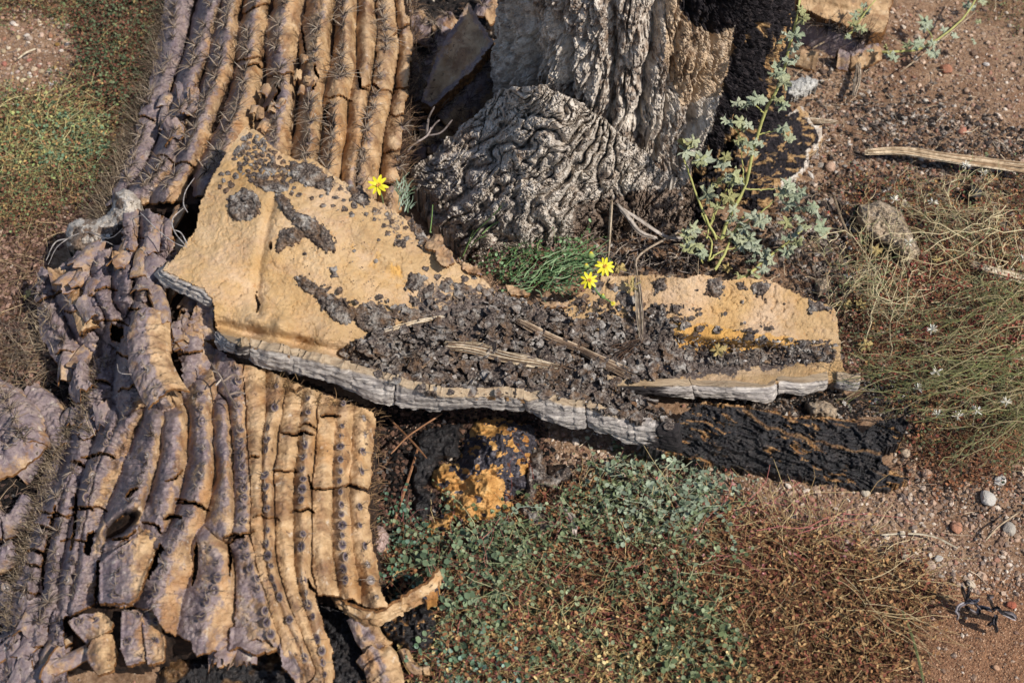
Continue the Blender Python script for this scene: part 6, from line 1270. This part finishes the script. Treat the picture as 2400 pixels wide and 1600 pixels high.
def mat_of(name, label, cat, specs, kind='stuff'):
    a = Acc()
    for s in specs:
        n = s['n']; q = scatter(s['poly'], n, s.get('dens')); W = at(q[:, 0], q[:, 1], 0.0); W[:, 2] = ground_z(W[:, 0], W[:, 1]) + rng.random(n) ** 1.5 * s.get('h', .012)
        if 'fan' in s: c = at(*s['fan'], 0.0); dd = W - c; dd = dd / np.linalg.norm(dd, axis=1, keepdims=True) + rng.normal(0, .35, (n, 3))
        else: th = rng.random(n) * 6.28; dd = np.stack([np.cos(th), np.sin(th), 0 * th], -1)
        L = s['L'] * (.4 + .9 * rng.random(n))
        P, D = stems(a, W, dd, L, s.get('K', 7), s.get('r', .0004), pick(s['stem'], n), wig=s.get('wig', .3), rise=s.get('rise', .1), droop=s.get('droop', .03))
        for m_, size, pal, wide, wt in s.get('leaf', []):
            k = int(n * m_); i = rng.integers(0, n, k); j = rng.integers(1, P.shape[1], k); f = rng.random(k)[:, None]
            pp = P[i, j] * f + P[i, j - 1] * (1 - f); th = np.arctan2(D[i, j][:, 1], D[i, j][:, 0]) + rng.choice([-1.2, 1.2], k)
            leaves(a, pp, np.stack([np.cos(th), np.sin(th)], -1), size * (.55 + .8 * rng.random(k)), pick(pal, k, wt, .16), wide, .55)
    return tag(a.build(name, M_leafy, smooth=False), label, cat, kind=kind)
GRN = ['525e38', '626e46', '414d2e', '727d56', '57643f', '848e66']; RST = ['6e4426', '8a5a30', '54341f', 'a0713e', '7c3f2c', 'b08a50', '4a2c1c']; YLW = ['a89a58', '8c8248', 'b8aa70', '74704a']
mat_of('green_ground_cover', 'dense grey green small-leaved ground cover at bottom centre', 'ground cover', [
    dict(poly=R_green, dens=lambda x, y: sstep(.44, .56, fbm(x / 60, y / 50, 3)), n=520, L=.07, h=.030, r=.0004, stem=['8c9060', 'a4a070', '8c5448', '74804e'], leaf=[(9.5, .0050, GRN, 1.25, None), (2.5, .0026, ['8a6c54', 'a07c5c', '70503c'], 1.2, None)], wig=.3),
    dict(poly=[(960, 1270), (1110, 1250), (1250, 1300), (1130, 1460), (1010, 1480), (1010, 1350)], n=90, L=.07, h=.028, stem=['8c5048', 'a06050', '8c8c60'], leaf=[(9, .0078, ['56684a', '667855', '465840', '7c8a66'], 1.25, None)]),
    dict(poly=[(1400, 1120), (1640, 1080), (1700, 1200), (1560, 1260), (1400, 1220)], n=150, L=.06, h=.03, stem=['9ca080'], leaf=[(10, .0062, ['78866a', '68785a', '8a967a'], 1.25, None)]),
    dict(poly=[(1140, 1235), (1170, 1215), (1210, 1250), (1140, 1280)], n=12, L=.05, h=.05, stem=['8c9c88'], leaf=[(9, .0065, ['78866a', '68785a'], 1.25, None)]),
    dict(poly=[(1560, 1420), (1700, 1440), (1740, 1640), (1540, 1640)], n=150, L=.06, h=.03, stem=['8c9060'], leaf=[(9, .0062, GRN, 1.25, None)]),
    dict(poly=[(1300, 1420), (1500, 1480), (1500, 1640), (1250, 1640), (1120, 1500)], n=260, L=.06, h=.02, stem=['8c9060', 'a89a60'], leaf=[(7, .0055, GRN, 1.25, None)]),
    dict(poly=[(1020, 1480), (1200, 1480), (1220, 1640), (990, 1640)], n=170, L=.06, h=.02, stem=['7c8458', '6c4c3c'], leaf=[(7, .0055, ['5c7a5a', '74907c', '4c6848'], 1.25, None)]),
    dict(poly=[(880, 1230), (960, 1200), (990, 1330), (920, 1400), (880, 1320)], n=80, L=.05, h=.02, stem=['8c5048', '5c5038'], leaf=[(7, .0055, ['4c6a4c', '64826c', '3c5640'], 1.25, None)])])
mat_of('dry_ground_cover', 'rust brown dried mat of tangled stems and curled leaves at the bottom', 'ground cover', [
    dict(poly=R_mat_bottom, n=2600, L=.055, h=.016, r=.0004, stem=['a88850', '8c6638', '6c4428', 'c0a468', '7c3c30'], leaf=[(6.5, .0048, RST, .95, [3, 3, 3, 2, 1.2, 1, 3])], wig=.35),
    dict(poly=[(1640, 1250), (2000, 1290), (2180, 1360), (2140, 1500), (2050, 1640), (1500, 1640), (1560, 1400)], n=1500, L=.05, h=.02, r=.0004, stem=['a88850', '8c6638', '5c3a24'], leaf=[(7, .0048, RST, .9, None)]),
    dict(poly=[(1760, 1240), (2020, 1260), (2160, 1350), (2060, 1480), (1900, 1500), (1700, 1400)], fan=(1880, 1340), n=260, L=.085, h=.022, r=.00042, stem=['b49a68', '94794a', 'c4ae80', '7c6238'], wig=.22, rise=.06, droop=.05),
    dict(poly=[(1500, 1200), (1900, 1180), (2000, 1260), (1700, 1330), (1500, 1300)], n=260, L=.09, h=.02, r=.0005, stem=['b49c64', '9c7c48', 'a85a50'], leaf=[(2, .0045, ['9c5c58', 'b47a74', '8c4a40'], .8, None)], wig=.25),
    dict(poly=[(1000, 1450), (1560, 1420), (1560, 1640), (960, 1640)], n=1000, L=.05, h=.018, r=.00045, stem=['b09858', '94783c', '9c5048'], leaf=[(5, .0048, RST + ['b89c58', 'c8ac68'], 1.0, None)]),
    dict(poly=[(1380, 1540), (1720, 1560), (1760, 1640), (1350, 1640)], n=240, L=.04, h=.02, stem=['b89c58'], leaf=[(6, .0045, ['c4a860', 'b08c48', 'd4bc7c'], 1.1, None)])])
mat_of('left_ground_cover', 'green and rust creeping mat of tiny leaves along the upper left side', 'ground cover', [
    dict(poly=R_left, n=2600, L=.045, h=.020, r=.00035, stem=['8c6a40', '6c4630', 'a08850'], leaf=[(7, .0042, ['5c6c40', '70804c', '7a4a34', '8c5a3a', '4c5c3c', '9a7c44', '5a3a2a'], 1.0, None)]),
    dict(poly=[(180, -40), (400, -40), (350, 180), (330, 260), (200, 240), (210, 120)], n=1500, L=.04, h=.022, stem=['6c4a34', '54382a'], leaf=[(8, .0044, ['4a5a3c', '5c6e4a', '6a3c2c', '7c4c38', '3c4c30', '6c7450'], 1.0, None)]),
    dict(poly=[(-40, 240), (210, 230), (250, 340), (150, 430), (-40, 440)], n=620, L=.07, h=.022, r=.0005, stem=YLW, leaf=[(4, .0048, ['8a9a50', '6c8452', 'a8a458', 'b48c48', '9c7040'], 1.0, None)], wig=.3),
    dict(poly=[(60, 290), (240, 280), (240, 400), (90, 410)], n=200, L=.05, h=.02, stem=YLW, leaf=[(8, .0048, ['5c7a58', '6c8a66', '4c6848'], 1.2, None)])])
mat_of('right_ground_cover', 'reddish brown dried mat mixed with green at the right side', 'ground cover', [
    dict(poly=R_right, n=2100, L=.05, h=.014, r=.0004, stem=['8c6440', '70462c', 'a88c58'], leaf=[(6.5, .0044, ['7c4a2c', '945c34', '5c3422', '8a4030', '66704a', 'a0783e', '5c6844'], .95, None)]),
    dict(poly=[(2060, 620), (2260, 600), (2420, 760), (2300, 900), (2100, 800)], n=420, L=.05, h=.018, stem=['8c4438', '7c6440'], leaf=[(7, .0044, ['8c3c34', '6c3024', '7a8058', 'a05a40'], .95, None)]),
    dict(poly=[(2160, 1020), (2420, 1040), (2300, 1140), (2150, 1120)], n=200, L=.05, h=.012, stem=['8c6440'], leaf=[(6, .0042, ['7c4a2c', '5c3422', '945c34'], .95, None)]),
    dict(poly=[(2230, -40), (2440, -40), (2440, 120), (2330, 60)], n=120, L=.04, h=.01, stem=['8c7448'], leaf=[(4, .004, ['6c7448', '7c5434'], .95, None)])])
mat_of('trailing_sprigs', 'small dark green sprigs among the rocks by the lower hide and trunk foot', 'sprigs', [
    dict(poly=[(1140, 600), (1230, 590), (1380, 600), (1390, 640), (1330, 690), (1200, 680), (1140, 650)], n=260, L=.035, h=.045, r=.0004, stem=['5c7840', '74904c', '8c5048'], leaf=[(6, .0046, ['4c7040', '5c8850', '3c5c38', '7c9c6c', '8c6c60'], 1.1, None)], rise=.4),
    dict(poly=[(1060, 560), (1220, 560), (1230, 640), (1080, 610)], n=120, L=.03, h=.03, stem=['8c6c60', '74705c'], leaf=[(5, .004, ['8c7c74', '70805c', 'a08c80', '5c6c4c'], 1.1, None)], rise=.3),
    dict(poly=[(1900, 640), (2040, 700), (2060, 860), (1980, 860)], n=130, L=.04, h=.014, stem=['7c5c40'], leaf=[(6, .0042, ['6c4434', '8c5c48', '5c6848'], .95, None)])])
# loose straw litter
a = Acc()
for poly, n, L, pal in [(R_leftlow, 420, .05, ['8c7450', '6c5438', 'a88c64', '5c4430']), (R_deb, 420, .035, ['a08a6c', '7c6650', 'c0aa88', '54453a']), ([(2000, 600), (2420, 560), (2420, 1000), (2140, 900)], 420, .06, ['b49c6c', '948050', 'c8b488']), ([(1340, 560), (1640, 560), (1660, 640), (1400, 640)], 120, .04, ['8c8078', '6c5c50', 'a09080']),
                        (R_grav, 160, .03, ['c0a888', '9c8468', '6c5a4c']), (R_darkleft, 160, .04, ['6c5a4c', '8c7458']), ([(0, 740), (160, 780), (180, 900), (0, 900)], 160, .05, ['8c7860', '6c5c4c'])]:
    q = scatter(poly, n); W = at(q[:, 0], q[:, 1], 0.0); W[:, 2] = ground_z(W[:, 0], W[:, 1]) + .004 + .01 * rng.random(n); th = rng.random(n) * 6.28
    stems(a, W, np.stack([np.cos(th), np.sin(th), 0 * th], -1), L * (.3 + rng.random(n)), 6, .0005, pick(pal, n), wig=.18)
tag(a.build('straw_litter', M_leafy, smooth=False), 'scattered thin straws and stem bits over the ground', 'litter', kind='stuff')

# ------------------------------------------------------------------ globe mallow
def mallow_leaf(seed):
    r = np.random.default_rng(seed); k, m = 30, 5; th = np.arange(k) * 2 * math.pi / k
    R_ = (.52 + .16 * np.cos(5 * th + .3) + .09 * np.cos(11 * th + seed) + .05 * r.normal(size=k)) * np.where(np.abs(th - math.pi) < .3, .45, 1)
    V = [np.array([[0, 0, .0]])]
    for i in range(1, m):
        f = i / (m - 1); z = .10 * np.sin(5 * th + 1) * f + .13 * f ** 2 * np.cos(11 * th + seed * 2) - .18 * f ** 2 * r.random() + .04 * r.normal(size=k) * f
        V.append(np.stack([R_ * f * np.cos(th) + .1, R_ * f * np.sin(th), z + .05], -1))
    V = np.vstack(V); T = np.array([(0, 1 + i, 1 + (i + 1) % k) for i in range(k)])
    Q = np.array([(1 + a * k + i, 1 + (a + 1) * k + i, 1 + (a + 1) * k + (i + 1) % k, 1 + a * k + (i + 1) % k) for a in range(m - 2) for i in range(k)])
    return mesh_obj('leaf', V, [T, Q], M_sage, link=False)
MLV = [mallow_leaf(i) for i in range(5)]
def mallow(label, loc, STM, LV, zfun):
    t = thing('mallow_plant', loc, label, 'plant')
    for pts, r in STM:
        S = spline([(p[0], p[1], zfun(*p) if len(p) == 2 else p[2]) for p in pts], 18); C = at(S[:, 0], S[:, 1], S[:, 2]) + rng.normal(0, .0005, (18, 3))
        a = Acc(); tubes(C[None], np.linspace(r, r * .6, 18)[None], lin('a8a468'), a, 6); a.build('stem', M_sagestem, t)
    for l in LV:
        px, py = l[0], l[1]; sz = l[2] if len(l) > 2 else 26
        P = at(px, py, zfun(px, py) + .004 + rng.random() * .006)
        s = sz * .00058 * (.9 + .3 * rng.random())
        M = Matrix.Translation(P) @ Matrix.Rotation(rng.random() * 6.28, 4, 'Z') @ Matrix.Rotation(rng.normal(.35, .35), 4, 'X') @ Matrix.Rotation(rng.normal(0, .4), 4, 'Y') @ Matrix.Scale(s, 4)
        place('leaf', MLV[rng.integers(5)], t, M)
def zm(px, py): return float(np.interp(py, [0, 100, 200, 350, 450, 550, 700], [.37, .32, .26, .17, .115, .06, .035]))
c3 = lambda L, ox=1600, oy=0: [(ox + x / 2.614, oy + y / 2.614, *r) for x, y, *r in L]
LV = c3([(730, 120), (722, 60, 20), (640, 215), (690, 225), (625, 240), (680, 290), (700, 360), (650, 375), (580, 415), (600, 460), (575, 450), (620, 515, 30), (450, 600, 30), (340, 628), (400, 632), (480, 620), (590, 610), (630, 635), (600, 650, 22), (270, 750), (340, 740), (400, 770), (355, 770), (340, 860), (400, 880, 34), (360, 910), (440, 935), (465, 870), (610, 780), (650, 840), (625, 800),
         (30, 880, 32), (60, 860), (10, 930, 32), (130, 960, 38), (110, 985), (250, 1000, 28), (255, 960, 22), (265, 1090), (330, 1080, 30), (300, 1100), (345, 1110), (220, 1115, 30), (150, 1180, 40), (180, 1200), (280, 1200, 30), (210, 1270, 28), (640, 1130, 30), (600, 1180, 34), (690, 1190, 34), (660, 1150), (720, 1180), (310, 1290, 26), (300, 1340), (430, 1330, 36), (470, 1350, 32), (370, 1400, 32), (400, 1450, 30), (345, 1360),
         (640, 1260, 28), (760, 1280, 38), (810, 1310, 36), (790, 1260), (860, 1390, 36), (850, 1420), (750, 1390, 30), (630, 1370, 24), (60, 1400, 32), (30, 1440, 34), (90, 1500, 30), (20, 1490), (380, 1500, 34), (430, 1510, 34), (700, 1480, 30), (650, 1530, 26), (510, 1330, 24), (720, 1340, 24)])
LV += c3([(60, 110, 30), (25, 200, 28), (330, 160, 32), (370, 180, 34), (430, 190, 34), (400, 150), (440, 230, 28), (490, 265, 30), (540, 290, 26), (510, 240), (100, 235, 26), (125, 250, 20), (310, 130, 24), (620, 240, 24), (480, 345, 26), (440, 375, 28), (350, 390, 22), (640, 160, 26), (700, 110, 30), (420, 290, 20)], 1600, 500)
mallow('tall grey green mallow with crinkled leaves rising before the burnt side of the trunk', at(1690, 640, .02),
       [([(1690, 562), (1700, 530), (1726, 478), (1745, 440), (1757, 392), (1768, 344), (1791, 268), (1812, 228), (1830, 191), (1845, 130), (1860, 76), (1872, 8), (1876, -30)], .0026), ([(1745, 442), (1785, 444), (1826, 442)], .0012), ([(1745, 440), (1741, 395), (1738, 350)], .0012), ([(1791, 268), (1780, 255), (1768, 246)], .0011), ([(1775, 318), (1800, 310), (1826, 308), (1845, 318)], .0012), ([(1738, 330), (1730, 310), (1716, 296)], .001),
        ([(1680, 560), (1650, 500), (1630, 451), (1612, 400), (1600, 358)], .0019), ([(1661, 540), (1685, 480), (1709, 430)], .0014), ([(1716, 500), (1718, 460), (1710, 425)], .0011), ([(1692, 560), (1740, 528), (1780, 501), (1814, 470)], .0016),
        ([(1676, 632), (1700, 590), (1722, 540), (1745, 505)], .0022), ([(1741, 653), (1791, 611), (1840, 572), (1880, 540)], .0024), ([(1661, 610), (1690, 590), (1738, 576)], .0014), ([(1661, 612), (1668, 570), (1650, 545)], .0016), ([(1655, 560), (1668, 515), (1680, 470)], .0014), ([(1648, 615), (1630, 590), (1610, 560)], .0014), ([(1645, 500), (1665, 540), (1690, 560)], .0012)], LV, zm)
mallow('creeping grey green mallow stem with small leaves on the gravel at the upper right', at(2060, 120, .02),
       [([(2030, 122, .01), (2090, 122, .02), (2143, 119, .02), (2166, 110, .025), (2227, 72, .04), (2273, 22, .05), (2295, -20, .05)], .0022), ([(2185, 96, .03), (2182, 82, .035), (2172, 68, .04)], .0012)],
       c3([(1145, 310, 16), (1250, 310, 26), (1270, 330), (1290, 360, 20), (1380, 275, 28), (1420, 280, 30), (1450, 265), (1545, 320, 30), (1520, 325), (1530, 270, 22), (1600, 190, 18), (1660, 215, 22), (1470, 130, 28), (1480, 170, 26), (1500, 150), (1740, 30, 26), (1760, 50, 22), (1840, 10, 22), (1810, 130, 18), (1780, 250, 18)]), lambda a, b: .03)
mallow('small mallow shoot crossing the pale hide offcut at the top right', at(1985, 90, .04),
       [([(1978, 90, .05), (2000, 70, .07), (2025, 34, .09), (2055, -5, .1)], .0016)], c3([(1010, 220, 16), (1050, 100, 24), (1090, 80, 26), (1130, 75, 22), (1040, 140), (1095, 180, 24), (1065, 175, 18), (1110, 30, 20)]), lambda a, b: .08)
for k, (x, y, s, lab) in enumerate([(1480, 672, 30, 'yellowish lobed dead leaf lying on the slab beside the fibre strip'), (1680, 822, 32, 'brown lobed dead leaf with its stalk on the gold fold of the slab'), (2055, 583, 26, 'pale yellow dead leaf on the litter below the tan clod'), (1975, 716, 30, 'pale curled dead leaf at the upper right corner of the slab'), (2020, 712, 26, 'twisted tan dead leaf just right of the slab corner'), (2195, 608, 22, 'narrow pale dead leaf over the reddish mat'), (1705, 626, 20, 'yellow lobed dead leaf behind the slab edge'), (2026, 806, 26, 'grey folded dead leaf on the gravel right of the slab'), (1452, 630, 26, 'tan boat-shaped dead leaf beside the upper yellow flower'), (62, 690, 22, 'pale dead leaf on the dark soil left of the crumpled ribs')]):
    P = at(x, y, (float(zS(x, y)) if inpoly(np.array(float(x)), np.array(float(y)), P_slab) else .01) + .012)
    o = place('dead_leaf', MLV[k % 5]); o.location = P; o.scale = (s * .0006,) * 3; o.rotation_euler = (rng.normal(0, .3), rng.normal(0, .3), rng.random() * 6)
    me = o.data.copy(); me.materials[0] = (M_dl := bpy.data.materials.get('dead_leaf') or mat('dead_leaf', [(.3, '9c8450'), (.5, 'bfa86c'), (.7, 'd2c08c')], 200, rough=.8, bump=[(400, .002, .8)])); o.data = me
    tag(o, lab, 'dead leaf')

# ------------------------------------------------------------------ yellow flowers
def petal_mesh():
    n = 7; t = np.linspace(0, 1, n); w = .17 * np.sin(np.pi * (t * .82 + .12)) ** .6; z = .10 * t - .28 * t ** 2
    V = np.concatenate([np.stack([t, w, z], -1), np.stack([t, 0 * t, z - .03], -1), np.stack([t, -w, z], -1)])
    F = np.array([(a * n + i, a * n + i + 1, (a + 1) * n + i + 1, (a + 1) * n + i) for a in (0, 1) for i in range(n - 1)])
    return mesh_obj('petal', V, [F], M_petal, attrs={'col': np.repeat(lin('d8cc2a')[None] * .85, 3 * n, 0)}, link=False)
PET = petal_mesh()
def flower(px, py, z, r, n, parent, skip=()):
    C = at(px, py, z); s = r * .00058
    a = Acc(); k = 26; ph = rng.random(k) * 6.28; rr = np.sqrt(rng.random(k)) * s * .22
    P = C + np.stack([rr * np.cos(ph), rr * np.sin(ph), .0008 + 0 * rr], -1); stones(a, P, np.full(k, s * .16), pick(['c8861c', 'd89c20', 'b07018'], k), flat=1.2, octa=True)
    d = a.build('flower_head', M_leafy, parent, smooth=False)
    tilt = Matrix.Rotation(.45, 4, 'X')
    for i in range(n):
        an = i / n * 6.283 + rng.normal(0, .07)
        M = Matrix.Translation(C) @ tilt @ Matrix.Rotation(an, 4, 'Z') @ Matrix.Rotation(rng.normal(-.05, .14), 4, 'Y') @ Matrix.Scale(s * (.92 + .14 * rng.random()), 4)
        place('petal', PET, d, M)
    return d
def stemline(pts, r, col, parent, name='stem'):
    S = spline(pts, 14); C = at(S[:, 0], S[:, 1], S[:, 2]); a = Acc(); tubes(C[None], np.linspace(r, r * .7, 14)[None], lin(col) * 1.0, a, 5); return a.build(name, M_leafy, parent)
def bud(px, py, z, r, parent, tip=True):
    C = at(px, py, z); s = r * .00058; a = Acc(); th = np.linspace(0, 2 * math.pi, 9)[:-1]; rows = []
    for f, q in ((0, .3), (.3, .95), (.7, .8), (1.1, .3)): rows.append(np.stack([q * np.cos(th) * s, q * np.sin(th) * s, np.full(8, f * s * 1.7)], -1))
    R3 = np.array(Matrix.Rotation(-.9, 3, 'X')); V = np.vstack(rows) @ R3.T + C
    a.add(V, gridfaces(4, 8, True), np.vstack([np.repeat(lin(c)[None], 8, 0) for c in ('5c7444', '6c8450', '8c9c58', 'd8b830' if tip else '94a464')])); return a.build('bud', M_leafy, parent)
dz = thing('yellow_daisy', at(1400, 700, .02), 'thin green daisy with two yellow ten-petalled flowers and small buds between trunk and slab', 'flower')
flower(1418, 624, .125, 22, 10, dz); flower(1381, 657, .120, 21, 9, dz)
for x, y, r_ in [(1374, 633, 8), (1385, 607, 9), (1413, 700, 6)]: bud(x, y, .11, r_, dz)
f_ = flower(1437, 711, .10, 6, 8, dz)
for p in [[(1250, 660, .02), (1330, 615, .08), (1384, 612, .11), (1418, 624, .122)], [(1290, 680, .02), (1340, 640, .08), (1381, 657, .117)], [(1386, 664, .115), (1405, 690, .105), (1437, 711, .098)], [(1403, 690, .105), (1413, 700, .108)], [(1300, 670, .03), (1350, 640, .09), (1374, 635, .108)], [(1290, 640, .03), (1340, 600, .08), (1385, 607, .108)], [(1260, 650, .03), (1300, 600, .07), (1372, 584, .10)], [(1240, 680, .03), (1300, 640, .06), (1340, 650, .09)]]: stemline(p, .0011, '5c7a44', dz)
a = Acc(); n = 110; q = scatter([(1190, 640), (1300, 585), (1400, 590), (1380, 640), (1300, 690), (1200, 690)], n); W = at(q[:, 0], q[:, 1], .04 + .05 * rng.random(n)); th = rng.normal(.25, .5, n)
stems(a, W, np.stack([np.cos(th), np.sin(th), 0 * th], -1), .028 * (.5 + rng.random(n)), 5, .0007, pick(['5c7a48', '74905c', '486438', '88a070'], n), wig=.25, rise=.15); tag(a.build('leaves', M_leafy, dz, smooth=False), kind='stuff')
dz2 = thing('yellow_daisy', at(905, 520, .1), 'single yellow nine-petalled flower in front of the ribs at the upper edge of the slab', 'flower')
flower(886, 434, .215, 24, 9, dz2)
stemline([(886, 438, .212), (895, 460, .195), (898, 476, .18), (900, 486, .165)], .0011, '6c7c50', dz2)
a = Acc(); n = 50; q = scatter([(930, 430), (960, 440), (965, 500), (930, 500)], n); W = at(q[:, 0], q[:, 1], .12 + .06 * rng.random(n)); th = rng.normal(1.4, .5, n)
stems(a, W, np.stack([np.cos(th), np.sin(th), 0 * th], -1), .014 * (.5 + rng.random(n)), 4, .0007, pick(['8c9c84', '74846c', '5c7050'], n), rise=.5); tag(a.build('leaves', M_leafy, dz2, smooth=False), kind='stuff')
gw = thing('grass_wisp', at(1090, 600, .03), 'fine green grass wisp against the lower bark of the root buttress', 'grass')
for p in [[(1085, 600, .04), (1110, 550, .08), (1150, 510, .12), (1182, 476, .15)], [(1085, 600, .04), (1100, 560, .07), (1110, 540, .10)], [(1130, 548, .1), (1150, 530, .11), (1168, 520, .13)], [(1008, 545, .12), (1012, 510, .14), (1014, 480, .16)], [(1105, 575, .07), (1120, 560, .09), (1140, 552, .1)]]: stemline(p, .0009, '7c985c', gw, 'blade')

# ------------------------------------------------------------------ spent daisies on the right
SEEDS = [(2262, 388), (2304, 405), (2097, 469), (2187, 474), (1782, 453), (2130, 569), (2398, 607), (2183, 772), (2195, 871), (2151, 911), (2197, 972), (2289, 963), (2359, 942), (2245, 975)]
def seed_head(px, py, z, parent):
    C = at(px, py, z); n = 22; ph = rng.random(n) * 6.28; tl = np.abs(rng.normal(1.0, .35, n)); L = .0075 * (.7 + .5 * rng.random(n))
    d = np.stack([np.sin(tl) * np.cos(ph), np.sin(tl) * np.sin(ph), np.cos(tl)], -1) * L[:, None]
    a = Acc(); t = np.linspace(0, 1, 3)[None, :, None]; tubes(C + d[:, None] * t, np.array([[.0004, .0006, .0004]]).repeat(n, 0), pick(['d8d0bc', 'efe8d8', 'c4b898'], n), a); return a.build('seed_head', M_leafy, parent, smooth=False)
PLN = [((2300, 560), 'pale thin-stemmed spent daisy by the long split stick at the upper right', [(2140, 480), (2097, 469), (2187, 474), (2262, 388), (2304, 405), (2200, 520), (2050, 560), (2110, 600), (2330, 480)], [0, 1, 2, 3]),
       ((2065, 730), 'dry upright spent daisy right of the slab corner', [(2035, 560), (2010, 620), (2090, 500), (2130, 569), (2036, 470), (1980, 590), (2060, 640), (2110, 660), (1920, 560)], [5]),
       ((2420, 700), 'green spent daisy fanning from the right edge under the short stick', [(2398, 607), (2183, 772), (2250, 700), (2300, 660), (2140, 760), (2200, 800), (2080, 800), (2020, 830), (2230, 740), (2290, 790)], [6, 7]),
       ((2430, 830), 'green spent daisy sprawling toward the slab end with white seed heads', [(2195, 871), (2151, 911), (2000, 860), (1975, 890), (2050, 930), (2120, 840), (2180, 830), (2090, 870), (1990, 940), (2100, 900), (2240, 900), (2290, 870)], [8, 9]),
       ((2440, 920), 'lowest green spent daisy at the right edge, seed heads over the gravel', [(2197, 972), (2289, 963), (2359, 942), (2245, 975), (2140, 990), (2180, 1040), (2240, 1060), (2320, 1070), (2380, 1080), (2130, 960), (2200, 1090), (2400, 1030)], [10, 11, 12, 13])]
for (bx, by), lab, tips, sh in PLN:
    t = thing('spent_daisy', at(bx, by, .02), lab, 'plant'); a = Acc(); PP = []
    for (tx, ty) in tips * 2:
        jx, jy = rng.normal(0, 26, 2) if len(PP) >= len(tips) else (0, 0)
        zt = .05 + .04 * rng.random(); mx, my = (bx + tx) / 2 + rng.normal(0, 22), (by + ty) / 2 + rng.normal(0, 16)
        S = spline([(bx + rng.normal(0, 70), by + rng.normal(0, 60), .012), (mx + rng.normal(0, 22), my + rng.normal(0, 22), .05 + .03 * rng.random()), (tx + jx, ty + jy, zt)], 12); PP.append(at(S[:, 0], S[:, 1], S[:, 2]))
    PP = np.array(PP); pal = ['74743f', '5c6032', '868050', '908058'] if 'green' in lab else ['b09c6c', '98845c', 'c4b284']
    PP[:, 1:-1] += rng.normal(0, .0022, PP[:, 1:-1].shape); tubes(PP, np.linspace(.00075, .0004, 12)[None].repeat(len(PP), 0), pick(pal, len(PP)), a, 4); a.build('stems', M_leafy, t, smooth=False)
    a = Acc(); k = 420; i = rng.integers(0, len(PP), k); j = rng.integers(2, 12, k); W = PP[i, j]; dd = PP[i, j] - PP[i, j - 1]; th = np.arctan2(dd[:, 1], dd[:, 0]) + rng.choice([-.6, .6], k)
    stems(a, W, np.stack([np.cos(th), np.sin(th), 0 * th], -1), 0.024 * (.4 + rng.random(k)), 5, .00042, pick(pal + ['7c8450'], k), wig=.45, rise=.1); tag(a.build('side_shoots', M_leafy, t, smooth=False), kind='stuff')
    for q in sh: seed_head(SEEDS[q][0], SEEDS[q][1], .075, t)
